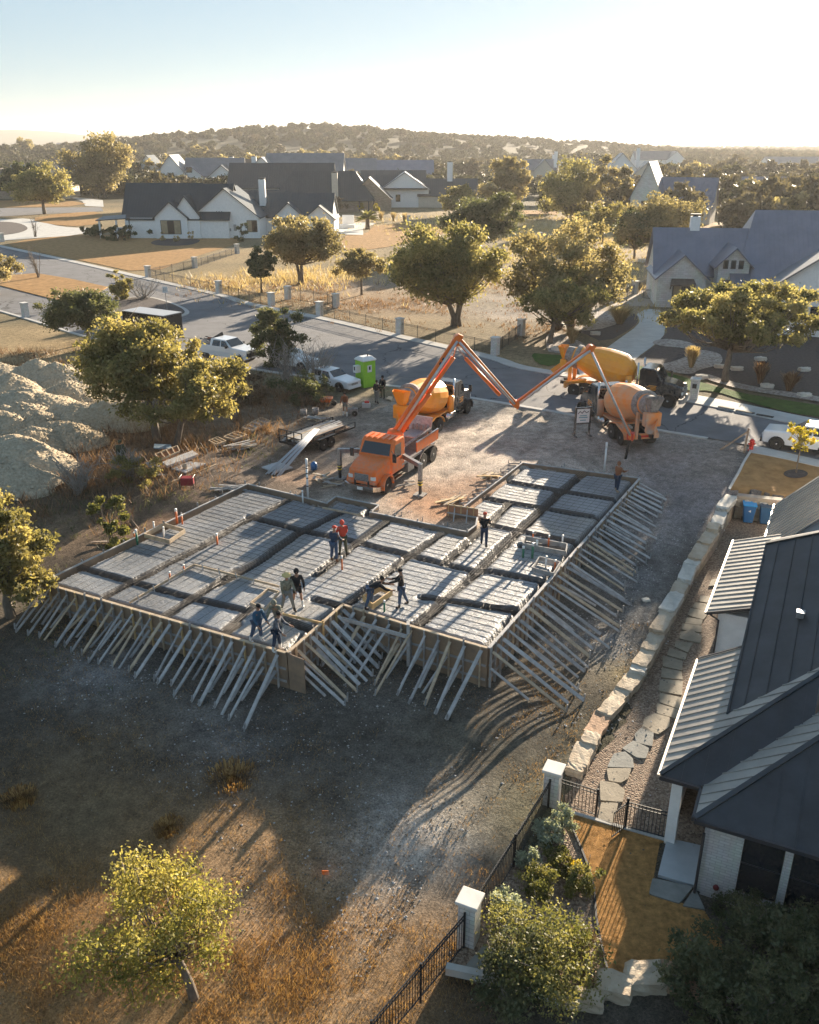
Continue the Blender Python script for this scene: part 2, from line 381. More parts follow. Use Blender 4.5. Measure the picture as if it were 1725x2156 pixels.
RN = chaikin(D(*ROADN), 2, False); RF = chaikin(D(*ROADF), 2, False)
ROADP = RF + RN[::-1]
rz = gz(gx, gy)
rz = rz - np.where(inpoly(gx, gy, INN), np.clip(rz + .95, 0, 9), 0)
near = (np.abs(gx) < 60) & (gy < 62) & ~inpoly(gx, gy, YARD)
rz = rz + near * (.05 * smoothnoise(gx, gy, 2.2, 3) + .025 * smoothnoise(gx, gy, .7, 5))
rdm = inpoly(gx, gy, [(p.x, p.y) for p in ROADP]); rz = np.where(rdm, rz - .06, rz)
# ground cover by zone: true colours of soil, chalk, grass
def blob(u, v, r, c, s, asp=1, ang=0):
    p = at(u, v); return (p.x, p.y, r, np.array(c), s, asp, ang)
DUST = (.44, .38, .32); CHALK = (.5, .45, .4); REDD = (.34, .19, .11); SOIL = (.085, .075, .06); GRASS = (.3, .2, .1); GOLD = (.36, .25, .12); BLUEROCK = (.2, .195, .19); OLIVE = (.12, .115, .06)
base = np.zeros(gx.shape + (3,)) + np.array(SOIL)
def wmix(w, c):
    global base
    w = np.clip(w, 0, 1)[..., None]; base = base * (1 - w) + np.array(c) * w
n1 = smoothnoise(gx, gy, 3.0, 11); n2 = smoothnoise(gx, gy, 1.1, 12); n3 = smoothnoise(gx, gy, 9, 13)
far = gy > 64
wmix(np.clip((gy - 62) / 6, 0, 1), (.17, .14, .085)); wmix(np.clip((gy - 66) / 6, 0, 1) * np.clip(.5 + .6 * n3, 0, 1), (.3, .22, .12))
BL = [blob(*a) for a in [
    (1100, 930, 9, DUST, 1), (1330, 900, 5, DUST, .8), (700, 900, 4, DUST, .6), (1000, 900, 6, DUST, .9), (1000, 1000, 5, DUST, .9), (900, 1090, 3, DUST, .7), (760, 1060, 4, DUST, .8), (620, 940, 4, DUST, .5), (1250, 950, 5, DUST, .7), (1180, 900, 5, DUST, .6), (1400, 960, 5, (.24, .2, .18), .8), (1450, 1060, 4, (.25, .22, .22), .8),
    (900, 1050, 2.2, REDD, .8), (1010, 1030, 1.8, REDD, .9), (940, 1080, 1.5, REDD, .9), (640, 1010, 2, REDD, .6), (400, 1120, 3.5, (.25, .13, .08), .6), (330, 1100, 3, (.25, .14, .08), .5),
    (1320, 1200, 2.8, BLUEROCK, .9), (1260, 1340, 2.6, BLUEROCK, .8), (1370, 1130, 2.5, (.25, .23, .22), .8), (200, 1420, 2.4, BLUEROCK, .6), (480, 1560, 2.5, BLUEROCK, .6), (800, 1500, 3, (.15, .14, .125), .6), (1000, 1550, 3, (.13, .12, .11), .5),
    (930, 1680, 1.3, CHALK, .8), (890, 1740, 1.5, CHALK, .95), (840, 1830, 1.6, CHALK, 1), (780, 1900, 1.4, CHALK, 1), (730, 1990, 1.2, CHALK, .8), (690, 2070, 1.0, DUST, .7), (880, 1640, 1.4, (.2, .18, .16), .8), (960, 1660, 1.2, DUST, .5), (700, 2060, .9, BLUEROCK, .7), (840, 1960, 1.0, (.3, .22, .15), .7),
    (1330, 1440, 1.6, (.16, .12, .05), .7), (1290, 1560, 1.5, OLIVE, .7), (1100, 1700, 2, OLIVE, .6), (960, 1600, 2.5, (.12, .1, .06), .5),
    (100, 2000, 5, (.34, .2, .09), 1), (300, 2100, 4, (.34, .2, .09), 1), (560, 2060, 3, GRASS, .7), (80, 1760, 4, (.13, .095, .055), .7), (560, 1900, 2.2, (.32, .21, .12), .9), (880, 2080, 1.5, (.2, .13, .07), .9), (900, 1920, 1.3, (.2, .13, .07), .6),
    (300, 950, 8, (.24, .15, .09), .8), (120, 1090, 6, (.16, .11, .07), .7), (560, 900, 5, (.13, .1, .07), .7), (480, 980, 4, (.15, .12, .1), .8), (560, 830, 5, (.2, .14, .09), .7)]]
for px, py, r, c, s, asp, ang in BL:
    d2 = ((gx - px) ** 2 + (gy - py) ** 2) / (r * r); wmix(np.where(gy < 66, s * np.exp(-d2 * .8) * (1 + .45 * n1 + .3 * n2), 0), c)
for u, v, r, c, s in [(640, 590, 16, (.42, .29, .12), .9), (560, 600, 14, (.38, .27, .13), .8), (760, 600, 12, (.3, .24, .2), .7), (1100, 640, 10, (.24, .21, .18), .8), (1180, 480, 26, (.45, .33, .17), .9), (1280, 480, 20, (.45, .33, .18), .8), (820, 640, 8, (.26, .17, .11), .8), (1260, 560, 12, (.34, .26, .16), .8), (1230, 720, 8, (.2, .15, .1), .8), (1100, 660, 6, (.28, .25, .23), .8), (1400, 660, 5, (.33, .24, .15), .9)]:
    p = atz(u, v, 0); d2 = ((gx - p.x) ** 2 + (gy - p.y) ** 2) / (r * r); wmix(np.where(gy > 58, s * np.exp(-d2) * (1 + .5 * n3 + .3 * n1), 0), c)
wmix(np.clip((gy - 260) / 60, 0, 1), (.075, .07, .045))
# wheel ruts pressed across the lot and the pale track
for pl in ([(1130, 860), (1100, 920), (1040, 980), (960, 1010)], [(1240, 880), (1300, 960), (1390, 1040), (1420, 1130), (1330, 1330), (1180, 1520), (960, 1680), (800, 1850), (690, 2050)], [(1180, 870), (1180, 930), (1120, 960)], [(1000, 880), (940, 960), (900, 1000)], [(780, 1500), (560, 1580), (300, 1560), (60, 1450)]):
    Q = [at(*q) for q in pl]; Q = chaikin(Q, 2, False)
    for a_, b_ in zip(Q[:-1], Q[1:]):
        ex, ey = b_.x - a_.x, b_.y - a_.y; L_ = math.hypot(ex, ey) + 1e-9; nx_, ny_ = -ey / L_, ex / L_
        for o_ in (-.95, .95):
            ax__, ay__ = a_.x + nx_ * o_, a_.y + ny_ * o_; t_ = np.clip(((gx - ax__) * ex + (gy - ay__) * ey) / (L_ * L_), 0, 1); q_ = np.hypot(gx - ax__ - t_ * ex, gy - ay__ - t_ * ey); k_ = np.exp(-(q_ / .24) ** 2)
            rz -= .05 * k_; base *= (1 - .13 * k_)[..., None]
base *= (1 + .16 * n2[..., None] + .1 * n1[..., None])
ny, nx = gx.shape
V = np.stack([gx.ravel(), gy.ravel(), rz.ravel()], 1); ii = np.arange(ny * nx).reshape(ny, nx)
F = np.stack([ii[:-1, :-1].ravel(), ii[:-1, 1:].ravel(), ii[1:, 1:].ravel(), ii[1:, :-1].ravel()], 1)
def groundmat():
    m = M('soil and scrub', (.2, .2, .2), .95, attr='col', spec=.15); nt = m.node_tree; N = nt.nodes; Lk = nt.links; p = N['Principled BSDF']
    tc = N.new('ShaderNodeTexCoord'); att = [n for n in N if n.bl_idname == 'ShaderNodeAttribute'][0]
    last = att.outputs['Color']
    for sc, lo, hi, f in ((14, .45, 1.6, 1), (2.2, .6, 1.4, 1), (55, .5, 1.55, 1)):
        n = N.new('ShaderNodeTexNoise'); n.inputs['Scale'].default_value = sc; n.inputs['Detail'].default_value = 6; n.inputs['Roughness'].default_value = .7; Lk.new(tc.outputs['Object'], n.inputs['Vector'])
        r = N.new('ShaderNodeMapRange'); r.inputs[1].default_value = .3; r.inputs[2].default_value = .7; r.inputs[3].default_value = lo; r.inputs[4].default_value = hi; Lk.new(n.outputs['Fac'], r.inputs[0])
        mx = N.new('ShaderNodeMix'); mx.data_type = 'RGBA'; mx.blend_type = 'MULTIPLY'; mx.inputs[0].default_value = f; Lk.new(last, mx.inputs[6]); Lk.new(r.outputs[0], mx.inputs[7]); last = mx.outputs[2]
    # scattered pale stones
    vo = N.new('ShaderNodeTexVoronoi'); vo.inputs['Scale'].default_value = 2.6; Lk.new(tc.outputs['Object'], vo.inputs['Vector'])
    lt = N.new('ShaderNodeMath'); lt.operation = 'LESS_THAN'; lt.inputs[1].default_value = .05; Lk.new(vo.outputs['Distance'], lt.inputs[0])
    mx = N.new('ShaderNodeMix'); mx.data_type = 'RGBA'; Lk.new(lt.outputs[0], mx.inputs[0]); Lk.new(last, mx.inputs[6]); mx.inputs[7].default_value = (.27, .245, .21, 1)
    Lk.new(mx.outputs[2], p.inputs['Base Color'])
    b1 = N.new('ShaderNodeBump'); b1.inputs['Distance'].default_value = .12; b1.inputs['Strength'].default_value = .9
    n = N.new('ShaderNodeTexNoise'); n.inputs['Scale'].default_value = 7; n.inputs['Detail'].default_value = 9; n.inputs['Roughness'].default_value = .75; Lk.new(tc.outputs['Object'], n.inputs['Vector']); Lk.new(n.outputs['Fac'], b1.inputs['Height']); Lk.new(b1.outputs[0], p.inputs['Normal'])
    return m
ground = npmesh('ground', V, F, groundmat(), cols=base.reshape(-1, 3), smooth=True); ground['kind'] = 'structure'

def speckle(name, c1, c2, c3, scale, bump=.8, rough=.9):
    m = M(name, c1, rough, spec=.3); nt = m.node_tree; N = nt.nodes; Lk = nt.links; p = N['Principled BSDF']
    tc = N.new('ShaderNodeTexCoord'); vo = N.new('ShaderNodeTexVoronoi'); vo.inputs['Scale'].default_value = scale; Lk.new(tc.outputs['Object'], vo.inputs['Vector'])
    sp = N.new('ShaderNodeSeparateColor'); Lk.new(vo.outputs['Color'], sp.inputs[0])
    r = N.new('ShaderNodeValToRGB'); r.color_ramp.elements[0].color = (*c1, 1); r.color_ramp.elements[1].color = (*c3, 1); e = r.color_ramp.elements.new(.5); e.color = (*c2, 1); Lk.new(sp.outputs[0], r.inputs[0])
    Lk.new(r.outputs[0], p.inputs['Base Color'])
    b = N.new('ShaderNodeBump'); b.inputs['Strength'].default_value = bump; b.inputs['Distance'].default_value = .6 / scale; b.invert = True; Lk.new(vo.outputs['Distance'], b.inputs['Height']); Lk.new(b.outputs[0], p.inputs['Normal'])
    return m
MAT['gravel'] = speckle('river gravel', (.13, .09, .065), (.24, .17, .12), (.36, .28, .21), 17)
MAT['palegravel'] = speckle('pale river rock', (.2, .17, .15), (.36, .31, .27), (.5, .45, .4), 6)
MAT['lawn'] = M('dormant lawn', (.38, .225, .1), .95, 1.2, .25, 1, 40, spec=.1)
MAT['lawn2'] = M('dormant garden lawn', (.46, .25, .09), .95, 5, .4, 1.3, 30, spec=.1)
MAT['turf'] = M('green turf', (.07, .125, .03), .95, 1.5, .2, 1, 60, spec=.1)
MAT['flag'] = M('flagstone', (.32, .27, .21), .8, 1.2, .2, .3, 14)
MAT['kerb'] = M('kerb concrete', (.46, .44, .41), .85, .6, .12, .2, 30)

# cracked, patched asphalt
nt = MAT['asphalt'].node_tree; N = nt.nodes; Lk = nt.links; p = N['Principled BSDF']; src = p.inputs['Base Color'].links[0].from_socket
tc = N.new('ShaderNodeTexCoord'); nn = N.new('ShaderNodeTexNoise'); nn.inputs['Scale'].default_value = .5; nn.inputs['Detail'].default_value = 5; Lk.new(tc.outputs['Object'], nn.inputs[0]); vm = N.new('ShaderNodeVectorMath'); vm.operation = 'MULTIPLY_ADD'; vm.inputs[1].default_value = (3, 3, 0); Lk.new(nn.outputs['Color'], vm.inputs[0]); Lk.new(tc.outputs['Object'], vm.inputs[2])
vo = N.new('ShaderNodeTexVoronoi'); vo.feature = 'DISTANCE_TO_EDGE'; vo.inputs['Scale'].default_value = .13; Lk.new(vm.outputs[0], vo.inputs['Vector']); lt = N.new('ShaderNodeMath'); lt.operation = 'LESS_THAN'; lt.inputs[1].default_value = .006; Lk.new(vo.outputs['Distance'], lt.inputs[0])
mx = N.new('ShaderNodeMix'); mx.data_type = 'RGBA'; Lk.new(lt.outputs[0], mx.inputs[0]); Lk.new(src, mx.inputs[6]); mx.inputs[7].default_value = (.06, .06, .06, 1); Lk.new(mx.outputs[2], p.inputs['Base Color'])
# asphalt, gutters and kerbs
drape('road', ROADP, MAT['asphalt'], .03, 1.6)
def strip(pts, off0, off1, ext=0):
    L = []; Rr = []; pts = [Vector(p[:2]) for p in pts]
    for i, p in enumerate(pts):
        d = (pts[min(i + 1, len(pts) - 1)] - pts[max(i - 1, 0)]).normalized(); nrm = Vector((-d.y, d.x)); L.append(p + nrm * off0); Rr.append(p + nrm * off1)
    return L + Rr[::-1]
drape('far_kerb', strip(RF, -.1, 1.1), MAT['kerb'], .09, 1.0, thick=.12)
drape('near_kerb', strip(RN[:-14], .05, -.35), MAT['kerb'], .07, 1.0, thick=.1)
drape('pavement', strip(chaikin(D(K6(850, 862), K6(1080, 905), K6(1450, 987), K6(1725, 1040), K6(1900, 1080)), 2, False), 1.12, 2.1), MAT['concrete'], .08, 1.0)
drape('pavement', D(K6(1275, 1165), K6(1325, 1152), K6(1900, 1275), K6(1900, 1325), K6(1725, 1285), K6(1530, 1240), K6(1330, 1200), K6(1290, 1195)), MAT['concrete'], .09, .8, thick=.1)
drape('driveway', chaikin(D(K6(150, 690), K6(420, 752), K6(560, 600), K6(700, 500), K6(760, 430), K6(740, 292), K6(640, 280), K6(568, 312), K6(590, 340), K6(585, 385), K6(450, 480), K6(330, 570)), 1), MAT['concrete'], .06, 1.2)
drape('driveway', chaikin(D(K1(-300, 700), K1(0, 742), K1(190, 730), K1(330, 775), K1(450, 792), K1(580, 792), K1(560, 835), K1(20, 872), K1(-300, 905)), 1), MAT['concrete'], .06, 2.5)
drape('driveway', D(K1(410, 590), K1(650, 618), K1(655, 660), K1(540, 655), K1(520, 625)), MAT['concrete'], .06, 2.5)
drape('side_road', D(K1(-400, 672), K1(640, 662), K1(655, 688), K1(400, 700), K1(-400, 742)), MAT['asphalt'], .05, 3)
ISL = D(K1(-300, 1095), K1(0, 1100), K1(230, 1082), K1(460, 1120), K1(680, 1170), K1(600, 1215), K1(450, 1275), K1(0, 1160), K1(-300, 1090))
drape('verge', ISL, MAT['lawn'], .12, 1.5, thick=.12)
bulb = chaikin(D(K4(560, 100), K4(720, 75), K4(900, 40), K4(1060, 80), K4(1170, 130), K4(1165, 160), K4(1080, 170), K4(850, 160), K4(700, 150)), 2)
drape('planting_island_kerb', inset([(p.x, p.y) for p in bulb], -.5 * (1 if sum(bulb[i - 1].x * bulb[i].y - bulb[i].x * bulb[i - 1].y for i in range(len(bulb))) > 0 else -1)), MAT['kerb'], .1, 1.0, thick=.12)
drape('planting_island', bulb, MAT['mulch'], .15, 1.0)
# lawns and beds
drape('lawn', chaikin(D(K1(30, 885), K1(520, 830), K1(1000, 850), K1(1530, 850), K1(1520, 890), K1(1240, 970), K1(930, 1090), K1(500, 995), K1(110, 922)), 1), MAT['lawn'], .05, 2)
drape('lawn', chaikin(D(K1(150, 738), K1(430, 698), K1(650, 688), K1(640, 768), K1(430, 788)), 1), MAT['lawn'], .07, 2)
drape('lawn', D(K1(-300, 628), K1(400, 612), K1(545, 640), K1(430, 658), K1(-300, 668)), MAT['lawn'], .07, 3)
drape('mulch_bed', chaikin(D(K1(-100, 755), K1(100, 755), K1(195, 795), K1(120, 830), K1(-100, 850)), 2), MAT['mulch'], .1, 2)
drape('mulch_bed', chaikin(D(K1(940, 890), K1(1000, 865), K1(1260, 862), K1(1265, 885), K1(1180, 908), K1(1000, 908)), 2), MAT['mulch'], .09, 1.5)
drape('lawn', chaikin(D(K2(430, 840), K2(580, 840), K2(650, 765), K2(1100, 770), K2(1100, 830), K2(900, 880), K2(640, 930), K2(420, 940)), 1), MAT['lawn'], .06, 3)
drape('patio', D(K2(380, 775), K2(560, 758), K2(655, 765), K2(570, 800), K2(570, 840), K2(430, 836)), MAT['concrete'], .1, 2)
drape('lawn', D(K3(960, 770), K3(1120, 780), K3(1110, 820), K3(980, 815)), MAT['lawn'], .1, 3)
drape('lawn', D(K2(1520, 680), K2(1800, 690), K2(1800, 712), K2(1520, 705)), MAT['lawn'], .1, 3)
MULCH = chaikin(D(K6(100, 420), K6(230, 430), K6(370, 500), K6(560, 395), K6(590, 340), K6(540, 300), K6(400, 330), K6(280, 395), K6(150, 395)), 1)
drape('mulch_bed', MULCH, MAT['mulch'], .04, 1.2)
drape('gravel_bed', chaikin(D(K6(60, 350), K6(200, 310), K6(420, 290), K6(520, 340), K6(400, 400), K6(230, 425), K6(80, 410)), 1), MAT['palegravel'], .06, 1.2)
drape('gravel_bed', chaikin(D(K6(0, 430), K6(110, 440), K6(260, 510), K6(230, 545), K6(150, 570), K6(60, 560), K6(0, 550)), 1), MAT['palegravel'], .06, 1.2)
drape('turf', chaikin(D(K6(-100, 560), K6(0, 570), K6(155, 578), K6(150, 600), K6(40, 648), K6(-60, 630)), 1), MAT['turf'], .06, 1.0)
drape('mulch_bed', D(K6(745, 300), K6(1100, 300), K6(1900, 480), K6(1900, 900), K6(1725, 850), K6(1300, 790), K6(1000, 730), K6(760, 670), K6(530, 632), K6(680, 520), K6(765, 430)), MAT['mulch'], .05, 1.5)
drape('gravel_bed', chaikin(D(K6(680, 640), K6(800, 620), K6(900, 580), K6(960, 540), K6(1090, 560), K6(1120, 600), K6(1100, 640), K6(960, 670), K6(930, 700), K6(800, 690)), 2), MAT['palegravel'], .09, 1.0)
drape('gravel_bed', chaikin(D(K6(650, 500), K6(730, 470), K6(880, 485), K6(960, 520), K6(940, 560), K6(860, 530), K6(760, 525)), 2), MAT['palegravel'], .09, 1.0)
drape('gravel_bed', chaikin(D(K6(930, 700), K6(1130, 770), K6(1340, 815), K6(1900, 900), K6(1900, 870), K6(1700, 835), K6(1350, 785), K6(1150, 740), K6(1000, 690)), 1), MAT['palegravel'], .1, 1.0)
drape('turf', chaikin(D(K6(520, 628), K6(640, 655), K6(800, 695), K6(940, 735), K6(1130, 790), K6(1330, 835), K6(1900, 920), K6(1900, 1010), K6(1725, 965), K6(1560, 945), K6(1300, 880), K6(1060, 800), K6(860, 800), K6(700, 760), K6(480, 700)), 1), MAT['turf'], .07, 1.0)
drape('gravel_bed', chaikin(D(K3(340, 1060), K3(480, 1060), K3(515, 1100), K3(480, 1150), K3(400, 1190), K3(350, 1190)), 2), M('grey pad', (.28, .29, .26), .9, 2, .15), .08, 2)
drape('gravel_path', D(K3(400, 1290), K3(560, 1200), K3(690, 1160), K3(690, 1290), K3(560, 1290)), M('pale decomposed granite', (.38, .31, .24), .95, 3, .2), .05, 1.5)
LW = D(L5(1235, -2), L5(1500, 5), L5(1900, 100), L5(1900, 200), L5(1420, 345), L5(1078, 275))
drape('lawn', LW, MAT['lawn'], .06, .7)
drape('lawn_edging', [at(*L5(1222, 0)), at(*L5(1240, 0)), at(*L5(1082, 280)), at(*L5(1066, 272))], MAT['concrete'], .12, .5, thick=.15)
drape('mulch_bed', [at(*L5(1555 + 88 * math.cos(t), 165 + 32 * math.sin(t))) for t in np.linspace(0, 6.283, 20)[:-1]], MAT['mulch'], .1, .5)

# neighbour's side yard, lower than the building lot
YZ = yard_z
YL = [(18.5, 46.9), (15.6, 42.1), (12.4, 36.9), (9.5, 31.3), (7.5, 27.2), (5.3, 24.3), (4.9, 22.4)]
drape('gravel_path', YL + [tuple(aty(*L6(*q))[:2]) for q in ((155, 650), (850, 860), (1060, 1120), (1150, 1160))] + [(14, 18), (24, 30), (30, 38), (24, 43.5)], MAT['gravel'], .03, .5, YZ)
LAWN = [L6(215, 672), L6(560, 772), L6(850, 850), L8(1105, 130), L8(1080, 270), L8(1180, 360), L8(1280, 395), L8(1330, 480), L8(1400, 640), L8(1100, 640), L8(900, 640), L8(885, 560), L8(865, 480), L8(848, 300), L8(800, 150), L8(740, 30)]
drape('garden_lawn', [aty(*q) for q in LAWN], MAT['lawn2'], .05, .4, YZ)
drape('garden_bed', [aty(*q) for q in (L8(700, 0), L8(745, 25), L8(795, 150), L8(843, 300), L8(860, 480), L8(880, 560), L8(895, 640), L8(800, 730), L8(620, 700), L8(450, 655), L8(280, 620), L8(400, 440), L8(500, 270), L8(600, 90), L8(660, 10))], MAT['gravel'], .04, .4, YZ)
drape('lawn_edging', strip([aty(*q) for q in (L8(715, 0), L8(760, 60), L8(798, 150), L8(830, 230), L8(850, 310), L8(858, 420), L8(872, 500), L8(888, 570), L8(900, 620))], .03, -.03), M('steel edging', (.03, .03, .03), .6), .1, .3, YZ, thick=.1)
drape('garden_kerb', strip([aty(*q) for q in (L6(150, 640), L6(260, 680), L6(500, 752), L6(840, 850))], .06, -.06), MAT['concrete'], .09, .4, YZ, thick=.1)
drape('garden_kerb', strip([aty(*q) for q in (L8(275, 622), L8(360, 640), L8(455, 660), L8(560, 690), L8(720, 740), L8(800, 755))], .1, -.1), MAT['concrete'], .2, .4, YZ, thick=.25)

# ------------------------------------------------------------------ slab: sheeted pads, trenches, rebar, formwork
TR = [([L4(1010, 200), L4(850, 330), L4(480, 670), L4(210, 940)], .5, .5), ([L4(210, 940), L4(60, 1060), L2(1400, 1020), L2(1330, 1080)], .45, .18), ([L4(470, 420), L4(330, 560), L4(0, 850)], .38, .4), ([L2(1500, 500), L2(1250, 670), L2(900, 945)], .38, .34),
      ([L2(1150, 425), L2(950, 570), L2(700, 760)], .42, .36), ([L2(850, 370), L2(570, 510), L2(350, 670), L2(60, 830)], .42, .33), ([L2(530, 290), L2(200, 450), L2(0, 570), L1(640, 800)], .38, .22),
      ([L2(280, 395), L2(600, 480), L2(960, 555), L2(1300, 640), L2(1725, 745), L4(350, 905), L4(740, 985)], .4, .42), ([L4(470, 262), L4(850, 330), L4(1230, 390)], .42, .45), ([L4(285, 380), L4(650, 440), L4(1090, 515)], .42, .45), ([L4(340, 575), L4(560, 620), L4(950, 695)], .4, .42),
      ([L1(480, 600), L1(770, 680), L1(1100, 770), L1(1560, 880)], .36, .16), ([L2(700, 915), L2(880, 965)], .4, .35), ([L2(490, 1040), L2(690, 1110)], .4, .4), ([L1(1010, 930), L1(1250, 780), L1(1500, 620)], .38, .18), ([L1(1390, 1045), L1(1500, 960), L2(120, 1120), L2(300, 960)], .38, .15),
      ([L2(1330, 1080), L2(1480, 960)], .5, .35), ([L4(-160, 1090), L4(200, 1140), L4(500, 1190)], .4, .2), ([L4(300, 1160), L4(540, 1180)], .35, .3), ([L4(850, 745), L4(570, 720)], .6, .35)]
TRW = [([atz(u, v, 0) for u, v in pl], w, d) for pl, w, d in TR]
EDGE = list(zip(OUTXY, OUTXY[1:] + OUTXY[:1]))
def segd(x, y, a, b):
    dx, dy = b[0] - a[0], b[1] - a[1]; t = np.clip(((x - a[0]) * dx + (y - a[1]) * dy) / (dx * dx + dy * dy), 0, 1)
    return np.hypot(x - a[0] - t * dx, y - a[1] - t * dy)
def trench(x, y):
    wob = .05 * smoothnoise(x, y, .5, 21)
    t = np.zeros_like(x)
    for pl, w, d in TRW:
        for a, b in zip(pl[:-1], pl[1:]):
            q = segd(x, y, a, b) + wob; t = np.maximum(t, d * (1 - np.clip((q - w * .3) / .12, 0, 1)))
    for a, b in EDGE:
        q = segd(x, y, a, b) + wob; t = np.maximum(t, .34 * (1 - np.clip((q - .2) / .16, 0, 1)))
    return t
def slabz(x, y):
    t = trench(x, y)
    wr = .005 * smoothnoise(x, y, .33, 22) + .003 * smoothnoise(x, y, .16, 23) + .015 * smoothnoise(x, y, 1.6, 24)
    return -.075 - t * .9 + wr * (1 - .5 * np.clip(t * 3, 0, 1)) - .03
sheet = M('dusty plastic sheeting', (.3, .29, .28), .46, spec=.5); nt = sheet.node_tree; N = nt.nodes; Lk = nt.links; p = N['Principled BSDF']
a = N.new('ShaderNodeAttribute'); a.attribute_name = 'col'
tc = N.new('ShaderNodeTexCoord'); n = N.new('ShaderNodeTexNoise'); n.inputs['Scale'].default_value = 9; n.inputs['Detail'].default_value = 8; n.inputs['Roughness'].default_value = .75; Lk.new(tc.outputs['Object'], n.inputs[0])
mr = N.new('ShaderNodeMapRange'); mr.inputs[1].default_value = .3; mr.inputs[2].default_value = .72; mr.inputs[3].default_value = .6; mr.inputs[4].default_value = 1.35; Lk.new(n.outputs['Fac'], mr.inputs[0])
mx = N.new('ShaderNodeMix'); mx.data_type = 'RGBA'; mx.blend_type = 'MULTIPLY'; mx.inputs[0].default_value = 1; Lk.new(a.outputs['Color'], mx.inputs[6]); Lk.new(mr.outputs[0], mx.inputs[7]); Lk.new(mx.outputs[2], p.inputs['Base Color'])
# creases: distorted wave-like ridges
mp = N.new('ShaderNodeMapping'); mp.inputs['Rotation'].default_value = (0, 0, R(28)); mp.inputs['Scale'].default_value = (1.0, 2.6, 1); Lk.new(tc.outputs['Object'], mp.inputs[0])
nd = N.new('ShaderNodeTexNoise'); nd.inputs['Scale'].default_value = 1.7; nd.inputs['Detail'].default_value = 4; nd.inputs['Distortion'].default_value = 2.2; Lk.new(mp.outputs[0], nd.inputs[0])
ab = N.new('ShaderNodeMath'); ab.operation = 'SUBTRACT'; ab.inputs[1].default_value = .5; Lk.new(nd.outputs['Fac'], ab.inputs[0]); ab2 = N.new('ShaderNodeMath'); ab2.operation = 'ABSOLUTE'; Lk.new(ab.outputs[0], ab2.inputs[0]); pw = N.new('ShaderNodeMath'); pw.operation = 'POWER'; pw.inputs[1].default_value = .5; Lk.new(ab2.outputs[0], pw.inputs[0])
b = N.new('ShaderNodeBump'); b.inputs['Strength'].default_value = .8; b.inputs['Distance'].default_value = .032; b.invert = True; Lk.new(pw.outputs[0], b.inputs['Height'])
b2 = N.new('ShaderNodeBump'); b2.inputs['Strength'].default_value = .5; b2.inputs['Distance'].default_value = .03; Lk.new(n.outputs['Fac'], b2.inputs['Height']); Lk.new(b.outputs[0], b2.inputs['Normal']); Lk.new(b2.outputs[0], p.inputs['Normal'])
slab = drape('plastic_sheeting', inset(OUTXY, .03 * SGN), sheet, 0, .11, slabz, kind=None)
me = slab.data; nv = len(me.vertices); co = np.zeros(nv * 3, np.float32); me.vertices.foreach_get('co', co); co = co.reshape(-1, 3)
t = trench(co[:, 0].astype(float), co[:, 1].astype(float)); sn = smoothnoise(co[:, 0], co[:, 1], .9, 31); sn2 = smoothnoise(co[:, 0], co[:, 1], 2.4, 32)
c = np.zeros((nv, 4), np.float32); c[:, 3] = 1
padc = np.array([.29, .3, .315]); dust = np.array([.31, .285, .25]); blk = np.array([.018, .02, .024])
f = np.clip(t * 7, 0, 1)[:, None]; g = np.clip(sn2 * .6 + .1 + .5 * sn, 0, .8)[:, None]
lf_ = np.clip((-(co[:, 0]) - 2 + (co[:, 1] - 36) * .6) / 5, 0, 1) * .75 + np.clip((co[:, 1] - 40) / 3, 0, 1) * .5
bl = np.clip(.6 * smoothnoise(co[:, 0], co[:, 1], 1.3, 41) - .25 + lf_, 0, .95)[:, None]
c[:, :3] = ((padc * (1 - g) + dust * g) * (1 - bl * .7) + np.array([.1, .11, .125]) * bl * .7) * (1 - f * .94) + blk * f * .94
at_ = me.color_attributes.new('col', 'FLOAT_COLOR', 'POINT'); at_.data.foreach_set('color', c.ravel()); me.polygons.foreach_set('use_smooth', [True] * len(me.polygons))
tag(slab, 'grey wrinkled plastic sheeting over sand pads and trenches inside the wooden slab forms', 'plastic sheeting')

# rebar: a mat over the pads, bar cages along every trench
A_DIR = (Vector(OUT[4][:2]) - Vector(OUT[5][:2])).normalized(); A_DIR = -A_DIR      # along the long right side
C_DIR = Vector((A_DIR.y, -A_DIR.x))
MATR = M('dark reinforcing bar', (.07, .055, .045), .7, 12, .3)
def clipline(o, d, L=40, step=.35):
    t = np.arange(-L, L, step); x = o.x + d.x * t; y = o.y + d.y * t; ins = inpoly(x, y, INN); return x, y, ins
mesh = MB()
def wire(x, y, ins, zoff, r, wob=.02, seed=0):
    i = 0; n = len(x)
    while i < n:
        if ins[i]:
            j = i
            while j + 1 < n and ins[j + 1]: j += 1
            if j > i:
                xs = x[i:j + 1]; ys = y[i:j + 1]; zz = np.maximum(slabz(xs, ys) + .004, -.14) + zoff * .5
                mesh.tube([Vector((a, b, c)) for a, b, c in zip(xs, ys, zz)], r, 3, False)
            i = j + 1
        else: i += 1
o0 = Vector(OUT[4][:2])
for k in range(-70, 70):
    o = o0 + C_DIR * (-k * .42); x, y, ins = clipline(o, A_DIR); wire(x, y, ins, 0, .0075, .02, k % 5)
for k in range(0, 75):
    o = o0 + A_DIR * (k * .42); x, y, ins = clipline(o, C_DIR); wire(x, y, ins, .012, .0075, .025, k % 7)
rebar = mesh.build('rebar_mat', MATR, fix=False); tag(rebar, 'thin wavy grid of dark reinforcing bars laid over all of the grey sheeting', 'rebar')
k = 0
